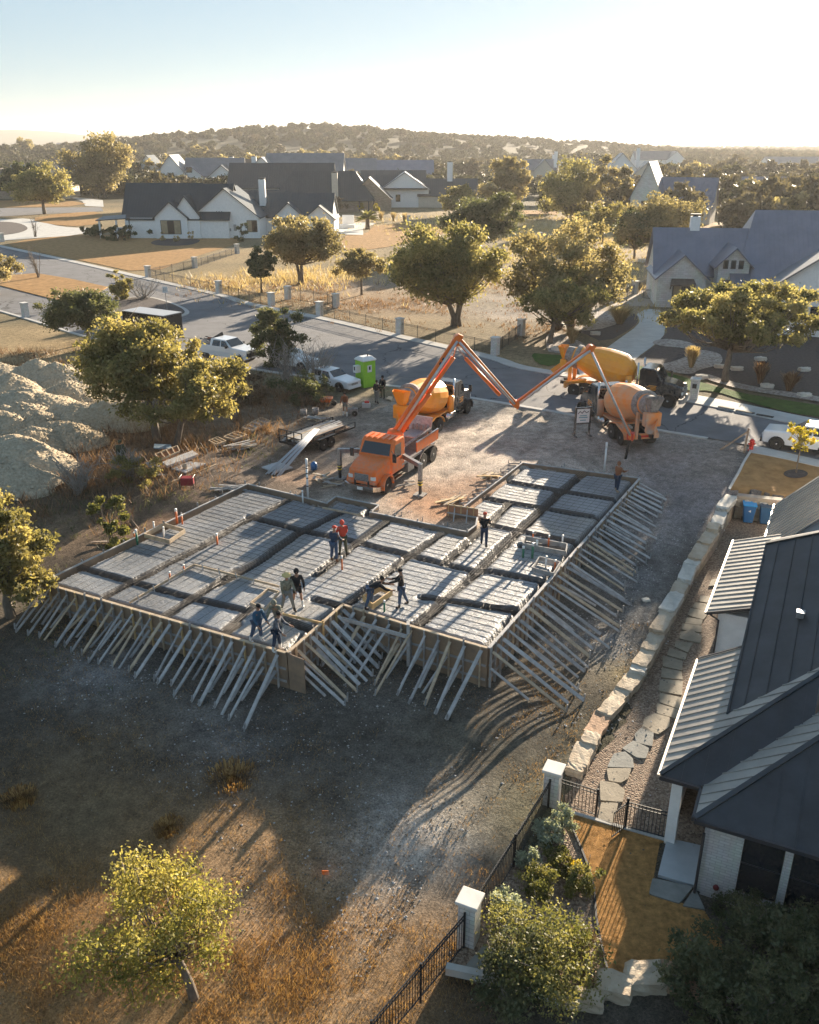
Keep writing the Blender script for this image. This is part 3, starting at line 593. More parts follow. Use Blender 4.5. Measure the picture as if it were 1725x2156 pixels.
for pl, w, d in TRW:
    mesh = MB()
    for o in (-.16, -.06, .05, .15):
        pts = []
        for i, q in enumerate(pl):
            dd = (Vector(pl[min(i + 1, len(pl) - 1)][:2]) - Vector(pl[max(i - 1, 0)][:2])).normalized(); pts.append(Vector((q.x - dd.y * o * w / .4, q.y + dd.x * o * w / .4, -.035 - .012 * abs(o * 20 % 2))))
        mesh.tube(pts, .014, 4, False)
        mesh.tube([p - Vector((0, 0, d * .7)) for p in pts], .014, 4, False)
    for a, b2_ in zip(pl[:-1], pl[1:]):
        L = (b2_ - a).length; d2 = (b2_ - a) / max(L, .01); nn = Vector((-d2.y, d2.x, 0)) * (w * .42)
        for i in range(int(L / .8)):
            q = a + d2 * (i * .8 + random.uniform(-.1, .1)); q.z = -.035; z = Vector((0, 0, -d * .7)); mesh.tube([q - nn, q + nn, q + nn + z, q - nn + z, q - nn], .007, 3, False)
    o = mesh.build('rebar_cage', MATR, fix=False); o['group'] = 'rebar cages in the trenches'
    CAGE = ['long trench dividing the far right-hand pads', 'rubble band before the front post', 'short trench behind the black-jacketed worker', 'trench running to the stub wall beside the bending worker', 'trench behind the two standing workers', 'trench left of the two standing workers', 'trench below the trailer end of the slab', 'long cross trench in the middle of the slab', 'farthest cross trench by the brown-hooded worker',
            'second cross trench from the far end', 'cross trench beside the plywood recess', 'faint cross line through the left pads', 'short dark trench beside the black-clad pair', 'short trench by the white-booted worker', 'band across the front left pads', 'band passing the blue-jacketed worker', 'trench behind the front right pad corner', 'band above the front right pad', 'edge of the front right pad', 'plumbing trench on the right side']
    o['label'] = 'dark bar cage in the ' + CAGE[k]; o['category'] = 'rebar cage'; k += 1

form = thing('formwork', 'timber and plywood concrete form with slanting lumber braces round the house slab', 'formwork', (0, 0, 0))
LUM = [M('lumber grey', (.42, .405, .39), .85, 3, .25, .3, 14), M('lumber weathered', (.31, .3, .29), .85, 3, .3, .3, 14), M('lumber tan', (.46, .36, .25), .85, 3, .25, .3, 14), M('lumber bright pine', (.62, .42, .2), .8, 3, .2, .2, 14), M('lumber brown', (.3, .22, .16), .85, 3, .3, .3, 14)]
nbr = 0; nst = 0; restb = MB(); rests = MB(); n = len(OUT)
SPEC = {0: (.52, 'F'), 1: (.5, 'F'), 2: (.6, 'F'), 3: (.62, 'F'), 4: (.56, 'R'), 5: (1.5, 'T'), 6: (.8, 'T'), 7: (1, 'N'), 8: (1, 'N'), 9: (1, 'N'), 10: (1, 'N'), 11: (1.4, 'T'), 12: (2, 'N'), 13: (1.2, 'N'), 14: (2, 'N'), 15: (2, 'N'), 16: (2.2, 'T'), 17: (1.3, 'T')}
for i in range(n):
    a = Vector((OUT[i].x, OUT[i].y)); b = Vector((OUT[(i + 1) % n].x, OUT[(i + 1) % n].y)); e = b - a; L = e.length; e /= L
    out = Vector((e.y, -e.x)) * SGN
    sp, kind = SPEC[i]; m = MB(); cap = MB(); segs = max(1, int(L / .6))
    for j in range(segs):
        p = a + e * (L * j / segs); q = a + e * (L * (j + 1) / segs)
        zb0 = float(base_z([p.x + out.x * .1], [p.y + out.y * .1])[0]) - .15; zb1 = float(base_z([q.x + out.x * .1], [q.y + out.y * .1])[0]) - .15
        if kind in 'TN': zb0 = min(zb0, -.45); zb1 = min(zb1, -.45)
        o = out * .03
        m.add([(p.x, p.y, zb0), (q.x, q.y, zb1), (q.x, q.y, -.01), (p.x, p.y, -.01), (p.x + o.x, p.y + o.y, zb0), (q.x + o.x, q.y + o.y, zb1), (q.x + o.x, q.y + o.y, -.01), (p.x + o.x, p.y + o.y, -.01)],
              [(0, 1, 2, 3), (5, 4, 7, 6), (3, 2, 6, 7), (0, 4, 5, 1)])
    m.build('form_panel', MAT['ply'], form)
    cw = .13 if kind in 'FR' else .09
    if L > .4:
        kk = max(1, round(L / 3.6))
        for j in range(kk):
            p = a + e * (L * j / kk + (.0 if j else -.02)) + out * (.045 + .006 * (j % 2)); q = a + e * (L * (j + 1) / kk - .012) + out * (.045 + .006 * (j % 2))
            cap.beam((p.x, p.y, .01 + .004 * (j % 2)), (q.x, q.y, .01 + .004 * (j % 2)), cw, .05)
        cap.build('top_rail', LUM[2] if kind in 'F' else LUM[0], form)
    if kind in 'FR':
        for hz in (.45, .8):
            w = MB()
            p = a + e * .05 + out * .055; q = b - e * .05 + out * .055
            zb = gzs(p.x, p.y); zc = gzs(q.x, q.y); w.beam((p.x, p.y, zb * hz), (q.x, q.y, zc * hz), .04, .09); w.build('waler', LUM[1], form)
    if kind == 'N': continue
    cnt = int(L / sp)
    for j in range(cnt + 1):
        s = min(L - .06, max(.06, j * sp + random.uniform(-.07, .07))); p = a + e * s
        zg = float(base_z([p.x + out.x * .3], [p.y + out.y * .3])[0]); h = -zg
        top = (.04 if random.random() < .8 else .16) + (.1 if kind == 'T' else 0)
        st = MB(); q = p + out * .11
        if nst < 90:
            st.beam((q.x, q.y, zg - .15), (q.x, q.y, top), .05, .085, (out.x, out.y, 0)); st.build('stake', random.choice([LUM[1], LUM[3], LUM[1], LUM[2], LUM[0]]) if kind != 'R' else random.choice(LUM[:3]), form); nst += 1
        else: rests.beam((q.x, q.y, zg - .15), (q.x, q.y, top), .05, .085, (out.x, out.y, 0))
        if kind == 'T':
            q2 = p + out * random.uniform(.55, .9); zg2 = float(base_z([q2.x], [q2.y])[0])
            rests.beam((p.x + out.x * .1, p.y + out.y * .1, -.02), (q2.x, q2.y, zg2), .04, .08)
            rests.beam((q2.x, q2.y, zg2 - .1), (q2.x, q2.y, zg2 + .25), .04, .04); continue
        for t in range(2):
            if t == 1 and random.random() < (.35 if kind == 'F' else .6): continue
            jit = random.uniform(-.26, .04) * SGN if kind == 'F' else random.uniform(-.02, .22)
            ht = -.1 - h * random.uniform(0, .06) if t == 0 else -h * random.uniform(.42, .6)
            reach = (h * random.uniform(.95, 1.25) + .35) * (1 if t == 0 else .6)
            if kind == 'R': reach = (h * random.uniform(1.2, 1.7) + .6) * (1 if t == 0 else .55)
            if i in (1,): reach = min(reach, 2.4)
            off = .06 if t == 0 else -.07
            p0 = p + out * .15 + e * off; p1 = p + out * (reach + .15) + e * (off + jit)
            zf = float(base_z([p1.x], [p1.y])[0])
            w = random.choice((.1, .12, .14, .17)); args = ((p0.x, p0.y, ht), (p1.x, p1.y, zf + .03), .042, w)
            # plank lies flat-on to the side
            if nbr < 100 and (t == 0 or nbr < 70):
                MB().beam(*args, up=(e.x * 1.0 + .0, e.y, .35)).build('brace', random.choice([LUM[0], LUM[1], LUM[0], LUM[2]] if kind == 'F' else [LUM[0], LUM[1], LUM[0], LUM[2]]), form); nbr += 1
            else: restb.beam(*args, up=(e.x, e.y, .35))
            if t == 0 and random.random() < .8: rests.beam((p1.x, p1.y, zf - .1), (p1.x + e.x * .05, p1.y + e.y * .05, zf + .3), .05, .05)
o = restb.build('lower_brace', LUM[0], form); o['kind'] = 'stuff'
o = rests.build('small_stake', LUM[1], form); o['kind'] = 'stuff'
# the raw plywood end panel standing past the front corner, the tall post with a cross rail over the inner corner
B0 = OUT[1]; e = (OUT[1] - OUT[0]).normalized()
q = B0 + e * .78; zb = gzs(q.x, q.y) - .2
pm = MB(); pm.prism([Vector((B0.x + e.x * .05, B0.y + e.y * .05, zb)), Vector((q.x, q.y, zb)), Vector((q.x, q.y, -.08)), Vector((B0.x + e.x * .05, B0.y + e.y * .05, 0))], Vector((e.y, -e.x, 0)) * .03); pm.build('end_panel', MAT['ply'], form)
Dp = OUT[3]; zb = gzs(Dp.x, Dp.y)
MB().beam((Dp.x - .1, Dp.y - .18, zb - .1), (Dp.x - .1, Dp.y - .18, .22), .13, .3).build('post', LUM[0], form)
Cp = OUT[2]; MB().beam((Cp.x + .05, Cp.y - .75, -.28), (Dp.x - .15, Dp.y - .4, -.28), .05, .17).build('cross_rail', LUM[0], form)
# plank ledger dividing the slab, with little stakes
led = thing('screed_rail', 'long pine plank rail on short stakes crossing the front left of the slab', 'screed rail', atz(*L1(820, 835), 0))
LP = [L1(820, 840), L1(1225, 605), L1(1725, 735)], [L2(0, 720), L2(480, 850)], [L2(490, 1020), L2(750, 1080)]
lo = led.location
pp = [atz(*L1(820, 840), .03), atz(*L1(1225, 603), .03), atz(*L2(470, 848), .03)]
for i in range(2):
    MB().beam(pp[i] - lo, pp[i + 1] - lo, .05, .1).build('rail', LUM[2], led)
    L = (pp[i + 1] - pp[i]).length
    for k in range(int(L / .95)):
        q = pp[i].lerp(pp[i + 1], (k + .5) * .95 / L) - lo; MB().beam(q + Vector((.06, -.1, -.12)), q + Vector((0, 0, .16)), .04, .05).build('stake', LUM[0], led)
l2 = thing('screed_rail', 'short bright pine plank rail beside the white-booted worker at the front corner', 'screed rail', atz(*L2(490, 1020), 0)); lo = l2.location
MB().beam(atz(*L2(490, 1020), .03) - lo, atz(*L2(755, 1082), .03) - lo, .05, .1).build('rail', LUM[3], l2)
for q in (L2(585, 1045), L2(690, 1070)): MB().beam(atz(*q, -.15) - lo, atz(*q, .15) - lo, .05, .05).build('stake', LUM[3], l2)
l3 = thing('screed_rail', 'pine plank along the sunken porch recess at the back of the slab', 'screed rail', atz(*L2(745, 350), 0)); lo = l3.location
MB().beam(atz(*L2(745, 350), .03) - lo, atz(*L2(1000, 400), .03) - lo, .05, .09).build('rail', LUM[2], l3)
for q in (L2(878, 365), L2(970, 390)): MB().beam(atz(*q, -.05) - lo, atz(*q, .3) - lo + Vector((.1, .1, 0)), .04, .06).build('stake', LUM[2], l3)
# box-outs
def frame(pts, z, w, h, label, mats):
    c = pts[0]; t = thing('box_out', label, 'box-out', (c.x, c.y, 0))
    for i in range(len(pts)):
        a, b = pts[i], pts[(i + 1) % len(pts)]; MB().beam((a.x - c.x, a.y - c.y, z + .003 * i), (b.x - c.x, b.y - c.y, z + .003 * i), w, h).build('board', mats, t)
    return t
frame([atz(*L1(1070, 470), 0), atz(*L1(1170, 400), 0), atz(*L1(1040, 362), 0), atz(*L1(915, 430), 0)], .1, .05, .22, 'square pine box-out with a white pipe at the left edge of the slab', LUM[2])
frame([atz(*L2(1000, 930), 0), atz(*L2(1110, 870), 0), atz(*L2(1185, 895), 0), atz(*L2(1060, 985), 0)], .08, .05, .26, 'bright orange-tan box-out frame between the bending worker and the black-capped worker', LUM[3])
frame([atz(*L2(290, 960), 0), atz(*L2(400, 870), 0), atz(*L2(470, 890), 0), atz(*L2(380, 1000), 0)], .04, .05, .12, 'low scrap pine frame on the slab left of the straw-hatted worker', LUM[2])
frame([atz(*L4(690, 840), 0), atz(*L4(640, 920), 0), atz(*L4(790, 960), 0), atz(*L4(840, 880), 0)], .1, .05, .2, 'grey box-out frame with a white pipe near the right edge of the slab', LUM[1])
frame([atz(*L4(590, 690), 0), atz(*L4(570, 740), 0), atz(*L4(880, 800), 0), atz(*L4(890, 745), 0)], .06, .05, .24, 'long dark box-out over the plumbing trench on the right side of the slab', LUM[1])
rec = thing('plywood_wall', 'brown plywood recess wall with studs behind the black-jacketed worker', 'form wall', atz(*L4(20, 495), 0))
lo = rec.location; a_ = atz(*L4(20, 495), 0) - lo; b_ = atz(*L4(248, 530), 0) - lo
rec.location.y += .05
rp = M('new plywood', (.42, .2, .11), .8, 2, .2)
MB().prism([a_ + Vector((0, 0, -.45)), b_ + Vector((0, 0, -.45)), b_ + Vector((0, 0, .42)), a_ + Vector((0, 0, .42))], Vector((.01, .03, 0))).build('panel', rp, rec)
MB().beam(a_ + Vector((0, -.02, .44)), b_ + Vector((0, -.02, .44)), .06, .05).build('top_rail', LUM[2], rec)
for k in range(5):
    q = a_.lerp(b_, (k + .3) / 5); MB().beam(q + Vector((0, -.04, -.4)), q + Vector((0, -.04, .5)), .05, .05).build('stud', LUM[3], rec)
    if k in (1, 3): MB().beam(q + Vector((0, -.06, .3)), q + Vector((-.1, -.75, -.3)), .05, .1).build('brace', LUM[0], rec)
# pipes standing in the slab
PIPES = [(L1(868, 470), L1(868, 378), 'green', 'thick green pipe with a white cap at the left form'), (L1(1038, 430), L1(1036, 362), 'white', 'white pipe inside the pine box-out at the left'), (L1(1118, 330), L1(1116, 248), 'orange', 'orange pipe, taller of the left pair'), (L1(1152, 340), L1(1149, 283), 'orange', 'orange pipe, shorter of the left pair'), (L1(1373, 470), L1(1371, 405), 'orange', 'orange pipe alone amid the left pads'),
         (L1(850, 430), L1(848, 396), 'orange', 'tiny orange pipe by the left form'), (L1(975, 385), L1(975, 330), 'white', 'thin white pipe on the left form'), (L2(868, 735), L2(868, 655), 'orange', 'orange pipe in front of the red-hooded worker'), (L2(80, 570), L2(77, 512), 'orange', 'orange pipe left of centre on the slab'), (L1(1163, 640), L1(1160, 600), 'orange', 'small red pipe at the corner of the plank rail'), (L1(1075, 690), L1(1072, 645), 'orange', 'small red pipe on the plank rail'),
         (L4(640, 820), L4(643, 715), 'green', 'tall green pipe with a white cap on the right pads'), (L4(643, 700), L4(643, 632), 'orange', 'thin orange pipe behind the green one'), (L4(757, 735), L4(760, 660), 'orange', 'orange pipe by the plumbing trench'), (L4(857, 718), L4(857, 658), 'white', 'white pipe by the plumbing trench'), (L4(737, 892), L4(738, 810), 'white', 'white pipe in the grey box-out'), (L4(803, 905), L4(805, 838), 'orange', 'orange pipe beside the right form'),
         (L4(573, 815), L4(575, 740), 'green', 'slim green pipe left of the tall green one'), (L4(672, 745), L4(672, 695), 'white', 'short white pipe right of the tall green one'), (L2(1135, 1000), L2(1135, 935), 'green', 'green pipe with a white cap beside the orange-tan box-out'), (L4(1160, 190), L4(1178, -10), 'white', 'tall white vent pipe behind the far end of the slab'), (L2(620, 315), L2(618, 240), 'white', 'grey post at the back form'), (L2(653, 290), L2(645, 40), 'white', 'tall white pipe with dark bands by the outrigger')]
PM = {'green': M('green pipe', (.03, .18, .1), .5), 'white': M('white pipe', (.8, .8, .78), .4), 'orange': M('orange pipe', (.72, .17, .04), .5)}
def heightof(bot, top, p):
    d = ray(*top); t = math.hypot(p.x, p.y) / math.hypot(d[0], d[1]); return CAM_H + d[2] * t - p.z
for bt, tp, cc, lb in PIPES:
    p = atz(*bt, -.06); h = heightof(bt, tp, p); r = .055 if 'tall' in lb or 'thick' in lb else .04
    t = thing('stub_pipe', lb, 'pipe', p, group='pipes standing in the slab'); MB().tube([(0, 0, -.1), (0, 0, h * .82)], r, 10).build('pipe', PM[cc], t, True)
    MB().tube([(0, 0, h * .8), (0, 0, h)], r * 1.15, 10).build('cap', PM['white'] if cc != 'white' else PM[cc], t, True)
    if 'bands' in lb:
        for k in (.3, .5, .62, .75): MB().tube([(0, 0, h * k), (0, 0, h * k + .06)], r * 1.05, 10).build('band', MAT['black'], t)

# ------------------------------------------------------------------ roofs with raised seams
def clip_seg(poly, o, d):
    # poly: 2D points; line o + t d -> list of (t0, t1) inside
    ts = []
    n = len(poly)
    for i in range(n):
        a = poly[i]; b = poly[(i + 1) % n]; ex, ey = b[0] - a[0], b[1] - a[1]; den = d[0] * ey - d[1] * ex
        if abs(den) < 1e-9: continue
        t = ((a[0] - o[0]) * ey - (a[1] - o[1]) * ex) / den; s = ((a[0] - o[0]) * d[1] - (a[1] - o[1]) * d[0]) / den
        if 0 <= s < 1: ts.append(t)
    ts.sort(); return list(zip(ts[::2], ts[1::2]))
def roofplane(poly, mat, parent, sdir=None, gap=.45, thick=.1, seam=.035, name='roof', edge=None):
    P3 = [Vector(p) for p in poly]; nrm = (P3[1] - P3[0]).cross(P3[2] - P3[0]).normalized()
    if nrm.z < 0: nrm = -nrm
    m = MB(); m.prism(P3, Vector((0, 0, -thick)))
    if sdir is not None:
        sd3 = Vector(sdir); sd3 = (sd3 - nrm * sd3.dot(nrm)).normalized(); cr = nrm.cross(sd3); O = P3[0]
        p2 = [((p - O).dot(cr), (p - O).dot(sd3)) for p in P3]; lo = min(p[0] for p in p2); hi = max(p[0] for p in p2)
        x = lo + gap * .5
        while x < hi:
            for t0, t1 in clip_seg(p2, (x, 0), (0, 1)):
                if t1 - t0 > .1: m.beam(O + cr * x + sd3 * (t0 + .02) + nrm * (seam / 2 - .003), O + cr * x + sd3 * (t1 - .02) + nrm * (seam / 2 - .003), .03, seam, nrm)
            x += gap
    return m.build(name, mat, parent)
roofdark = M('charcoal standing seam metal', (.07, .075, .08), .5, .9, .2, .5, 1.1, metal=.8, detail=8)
roofsunlit = M('weathered side roof metal', (.33, .31, .28), .46, .9, .16, .5, 1.1, metal=.35, detail=8)  # same metal as the dark slopes, its grazing sun glare put into the colour
rooffar = M('dark metal roof', (.045, .06, .07), .45, .6, .15, metal=.35)
roofblue = M('slate blue metal roof', (.11, .12, .17), .42, .6, .12, metal=.4)
roofgrey = M('grey metal roof', (.16, .165, .18), .45, .6, .15, metal=.4)
roofbrown = M('brown shingle roof', (.11, .085, .07), .9, 2, .25)

NH = thing('modern_farmhouse', 'dark roofed white brick house filling the lower right corner beside the gravel path', 'house', atz(*L6(780, 445), .4) * 1.0, R(-25.7))
NH.location.z = 0
e = .4; mm = .62; GA = -2.62
def nz(A): return e + mm * A
roofplane([(0, 0, e), (0, 7.15, e), (1.46, 7.15, nz(1.46)), (1.46, 2.69, nz(1.46)), (3.9, 4.35, nz(3.9)), (7, 6.9, nz(7)), (7, 7.0, nz(7))][:6] + [(3.9, 3.9, nz(3.9))][:1], roofsunlit, NH, (1, 0, mm), .43)
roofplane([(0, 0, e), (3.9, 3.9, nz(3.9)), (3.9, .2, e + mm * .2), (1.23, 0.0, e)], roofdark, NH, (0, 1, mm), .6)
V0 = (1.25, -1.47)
roofplane([(V0[0], V0[1], e), (1.25, .02, e), (5.1, 3.9, e + mm * 3.85), (5.1, 2.38, e + mm * 3.85)], roofsunlit, NH, (1, 0, mm), .43)
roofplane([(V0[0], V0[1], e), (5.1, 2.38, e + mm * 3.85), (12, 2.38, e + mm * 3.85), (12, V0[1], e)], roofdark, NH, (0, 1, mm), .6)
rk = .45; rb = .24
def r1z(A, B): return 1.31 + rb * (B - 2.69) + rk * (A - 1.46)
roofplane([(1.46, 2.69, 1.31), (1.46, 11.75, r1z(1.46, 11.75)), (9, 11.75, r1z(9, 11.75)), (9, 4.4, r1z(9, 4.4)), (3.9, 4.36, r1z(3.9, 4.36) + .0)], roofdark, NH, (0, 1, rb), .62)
roofplane([(-.28, 10.92, e), (-.2, 18.77, e), (2.9, 18.77, e + .36 * 3.1), (2.9, 11.72, e + .36 * 3.1), (1.5, 11.72, e + .36 * 1.75), (1.5, 10.92, e + .36 * 1.75)], roofsunlit, NH, (1, 0, .36), .44, name='side_roof')
roofplane([(1.12, 18.8, e), (1.16, 24.5, e), (7.0, 24.5, e + 1.04 * 5.84), (7.0, 17.6, e + 1.04 * 5.84), (1.12, 17.6, e)], roofsunlit, NH, (1, 0, 1.04), .42, name='rear_roof')
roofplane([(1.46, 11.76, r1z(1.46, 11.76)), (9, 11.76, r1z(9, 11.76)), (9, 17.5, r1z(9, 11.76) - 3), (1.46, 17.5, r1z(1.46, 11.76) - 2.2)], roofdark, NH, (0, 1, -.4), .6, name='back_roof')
# the sides of the house turned away from the photograph
def wallpoly(pts, off, name='wall'): MB().prism(pts, off).build(name, MAT['wallwhite'], NH)
zb_ = -2.75
wallpoly([(3.95, 4.5, zb_), (8.9, 4.5, zb_), (8.9, 4.5, r1z(8.9, 4.5) - .12), (3.95, 4.5, r1z(3.95, 4.5) - .12)], (0, .15, 0), 'upper_wall')
wallpoly([(8.75, 4.7, zb_), (8.75, 11.6, zb_), (8.75, 11.6, r1z(8.75, 11.6) - .12), (8.75, 4.7, r1z(8.75, 4.7) - .12)], (.15, 0, 0), 'side_wall')
wallpoly([(8.75, 11.8, zb_), (8.75, 17.3, zb_), (8.75, 17.3, r1z(8.75, 11.76) - 3.1), (8.75, 11.8, r1z(8.75, 11.76) - .2)], (.15, 0, 0), 'side_wall')
wallpoly([(1.7, 17.2, zb_), (8.7, 17.2, zb_), (8.7, 17.2, r1z(8.7, 11.76) - 3.1), (1.7, 17.2, r1z(1.7, 11.76) - 2.3)], (0, .12, 0), 'rear_wall')
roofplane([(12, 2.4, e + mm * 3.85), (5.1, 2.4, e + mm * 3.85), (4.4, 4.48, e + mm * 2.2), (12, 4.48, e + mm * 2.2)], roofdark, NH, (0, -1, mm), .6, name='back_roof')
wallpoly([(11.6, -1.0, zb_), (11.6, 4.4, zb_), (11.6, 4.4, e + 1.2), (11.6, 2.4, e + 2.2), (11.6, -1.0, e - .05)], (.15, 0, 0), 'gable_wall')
roofplane([(12.9, 24.5, e), (12.9, 17.6, e), (7.0, 17.6, e + 1.04 * 5.84), (7.0, 24.5, e + 1.04 * 5.84)], roofsunlit, NH, (1, 0, -1.04), .42, name='rear_roof')
for B_ in (17.9, 24.1): wallpoly([(1.5, B_, zb_), (12.4, B_, zb_), (12.4, B_, e + .3), (7.0, B_, e + 1.04 * 5.84 - .15), (1.5, B_, e + .2)], (0, .12, 0), 'gable_wall')
wallpoly([(12.2, 18.1, zb_), (12.2, 24.0, zb_), (12.2, 24.0, e + .3), (12.2, 18.1, e + .3)], (.12, 0, 0), 'side_wall')
# ridge and hip caps, gutters
hc = MB(); hc.beam((0, 0, e + .03), (3.9, 3.9, nz(3.9) + .03), .14, .04); hc.beam((V0[0], V0[1], e + .03), (5.1, 2.38, e + mm * 3.85 + .03), .16, .04); hc.beam((1.46, 11.75, r1z(1.46, 11.75) + .02), (9, 11.75, r1z(9, 11.75) + .02), .2, .05)
hc.beam((1.46, 2.69, 1.33), (1.46, 11.75, r1z(1.46, 11.75) + .01), .06, .07); hc.build('ridge_cap', roofdark, NH)
gut = M('bright gutter edge', (.5, .47, .42), .35, metal=.6)
g = MB()
for p, q in (((-.05, -.02, e - .05), (-.05, 7.15, e - .05)), ((-.33, 10.92, e - .05), (-.25, 18.8, e - .05)), ((1.08, 17.6, e - .05), (1.1, 24.5, e - .05))): MB().beam(p, q, .07, .1).build('gutter', gut, NH)
g = MB()
for p, q in (((0, -.06, e - .06), (1.2, -.06, e - .06)), ((V0[0] - .05, V0[1], e - .06), (V0[0] - .05, -.1, e - .06)), ((V0[0], V0[1] - .05, e - .06), (12, V0[1] - .05, e - .06)), ((-.28, 10.88, e - .02), (1.5, 10.88, e + .62)), ((0, 7.2, e - .02), (1.46, 7.2, nz(1.46) - .02))): MB().beam(p, q, .08, .12).build('fascia', MAT['dark'], NH)
for B in (5.2, 7.9):
    pass
for A, B in ((3.05, 6.9), (4.6, 8.6)):
    z = r1z(A, B); v = MB(); v.box((A, B, z + .1), (.24, .24, .2)); v.box((A, B, z + .22), (.28, .28, .04)); v.build('roof_vent', MAT['steel'], NH, bevel=.01)
wb = brickmat('painted white brick', (.62, .6, .57), (.52, .5, .47), (.42, .4, .38), .3, .1)
w = MB(); w.box((1.2, 11.15 + 3.7, -1.1), (2.1, 7.4, 3.0)); w.build('side_wall', MAT['wallwhite'], NH)
w = MB(); w.box((1.75 + 3, 11.1, -.9), (6, .2, 3.4)); w.box((1.75, 9.0, -1.0), (.2, 4.0, 3.0)); w.box((1.1, 6.85, -1.1), (1.4, .2, 2.9)); w.box((.45, 4.3, -1.15), (.2, 5.0, 3.0)); w.build('wall', MAT['wallwhite'], NH)
w = MB(); w.box((3.2, 21, -1.1), (4, 6.6, 3)); w.build('rear_wall', MAT['wallwhite'], NH)
c = MB(); c.box((.5, .5, -1.15), (.32, .32, 2.95)); c.build('column', MAT['wallwhite'], NH, bevel=.01)
w = MB(); w.box((1.62, -.45, -1.15), (.14, 1.35, 2.95)); w.box((2.15, -1.12, -1.15), (.92, .2, 2.95)); w.build('porch_wall', wb, NH)
w = MB(); w.box((7.4, -1.13, -2.35), (9.6, .22, .55)); w.build('window_base', wb, NH)
gl = MAT['dark']
for k, A in enumerate((2.62, 3.92, 5.22, 6.52)):
    MB().box((A + .55, -.95, -.9), (1.08, .04, 2.35)).build('window', MAT['glass'], NH)
    MB().box((A + 1.18, -1.1, -.9), (.2, .24, 2.4)).build('pier', wb, NH)
    MB().box((A + .55, -.97, -1.05), (1.08, .03, .05)).build('mullion', MAT['dark'], NH)
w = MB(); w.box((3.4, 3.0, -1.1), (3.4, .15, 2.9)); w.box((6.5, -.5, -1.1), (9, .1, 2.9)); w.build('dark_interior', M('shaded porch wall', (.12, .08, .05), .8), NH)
w = MB(); w.tube([(1.55, -1.32, -.15), (1.55, -1.32, -2.6)], .045, 8); w.build('downspout', MAT['dark'], NH)
w = MB(); w.tube([(-.15, 11.0, .3), (.2, 11.02, .1), (.2, 11.02, -2.3)], .04, 8); w.build('downspout', MAT['dark'], NH)
MB().sphere((2.1, -1.25, -2.0), .09, 10, 6, (1, .6, 1.2)).build('wall_light', M('dark red fitting', (.15, .02, .02), .5), NH, True)

pad = [aty(*L6(*q)) for q in ((820, 835), (1045, 885), (1010, 1125), (765, 1055))]
o = drape('concrete_pad', pad, M('pale blue-grey concrete', (.42, .44, .45), .7, 2, .08), .1, .4, yard_z, thick=.15, kind=None); tag(o, 'pale smooth concrete landing slab at the porch corner of the near house', 'concrete slab')
ac = thing('air_conditioner', 'dark round-topped air conditioner in the recess of the near house', 'air conditioner', aty(*L5(1110, 1530)) + Vector((.3, .6, 0)), R(-25.7))
MB().box((0, 0, .4), (.7, .7, .8)).build('casing', MAT['steel'], ac, bevel=.03); MB().tube([(0, 0, .8), (0, 0, .84)], .28, 18).build('fan_guard', MAT['black'], ac)

# flagstones
FL = [(L5, [(950, 930), (1030, 915), (1010, 965), (930, 975)]), (L5, [(870, 1045), (960, 1060), (950, 1100), (860, 1085)]), (L5, [(830, 1095), (930, 1110), (900, 1150), (815, 1130)]), (L5, [(800, 1140), (920, 1160), (885, 1215), (780, 1185)]), (L5, [(770, 1205), (880, 1220), (865, 1255), (760, 1245)]), (L5, [(745, 1250), (870, 1265), (870, 1310), (740, 1290)]), (L5, [(725, 1310), (800, 1295), (875, 1340), (860, 1385), (720, 1355)]),
      (L5, [(690, 1375), (810, 1390), (770, 1450), (685, 1415)]), (L5, [(650, 1430), (765, 1465), (755, 1510), (635, 1475)]), (L5, [(600, 1485), (735, 1520), (725, 1580), (600, 1555)]), (L5, [(590, 1570), (725, 1595), (730, 1650), (585, 1635)]), (L5, [(580, 1655), (730, 1665), (725, 1760), (575, 1730)]), (L5, [(580, 1755), (720, 1785), (720, 1865), (580, 1815)]),
      (L5, [(560, 1830), (700, 1870), (690, 1930), (555, 1895)]), (L5, [(470, 1930), (540, 1900), (640, 1930), (640, 1990), (560, 2040), (455, 2000)]), (L6, [(630, 215), (680, 170), (735, 210), (730, 285), (640, 260)]), (L6, [(560, 300), (620, 255), (705, 300), (690, 355), (640, 350)]), (L6, [(475, 405), (510, 335), (570, 322), (615, 360), (615, 410)]),
      (L6, [(470, 425), (605, 420), (585, 480), (545, 502), (480, 490)]), (L6, [(430, 500), (520, 510), (565, 550), (550, 612), (430, 605)]), (L6, [(430, 625), (525, 630), (495, 750), (415, 715)]), (L6, [(740, 1078), (965, 1125), (885, 1215), (722, 1165)]), (L6, [(985, 1140), (1042, 1258), (918, 1235)]), (L8, [(420, 540), (480, 555), (445, 640), (355, 612)]), (L8, [(450, 505), (500, 500), (510, 540), (470, 545)])]
fm = [M('flagstone tan', (.3, .25, .18), .8, 2, .2, .3, 14), M('flagstone grey', (.22, .22, .2), .8, 2, .2, .3, 14)]
FLN = ['far end of the path, half under the side roof', 'second visible from the far end', 'third from the far end', 'fourth from the far end', 'fifth from the far end, thin', 'sixth from the far end', 'seventh from the far end, in the shade bend', 'eighth from the far end', 'ninth from the far end', 'tenth from the far end', 'eleventh from the far end', 'largest squarish one in the sunlit gravel', 'just nearer than the largest squarish one', 'second nearer than the largest squarish one', 'wide rounded one where the path bends left', 'grey one after the wide rounded one', 'grey tilted one at the path bend', 'upper half of the split oval', 'lower half of the split oval', 'wide lit one just beyond the gate', 'cracked one under the gate', 'big dark one below the pale landing', 'triangular one beside the big dark one', 'grey one in the planting bed near the edging', 'small grey one in the planting bed']
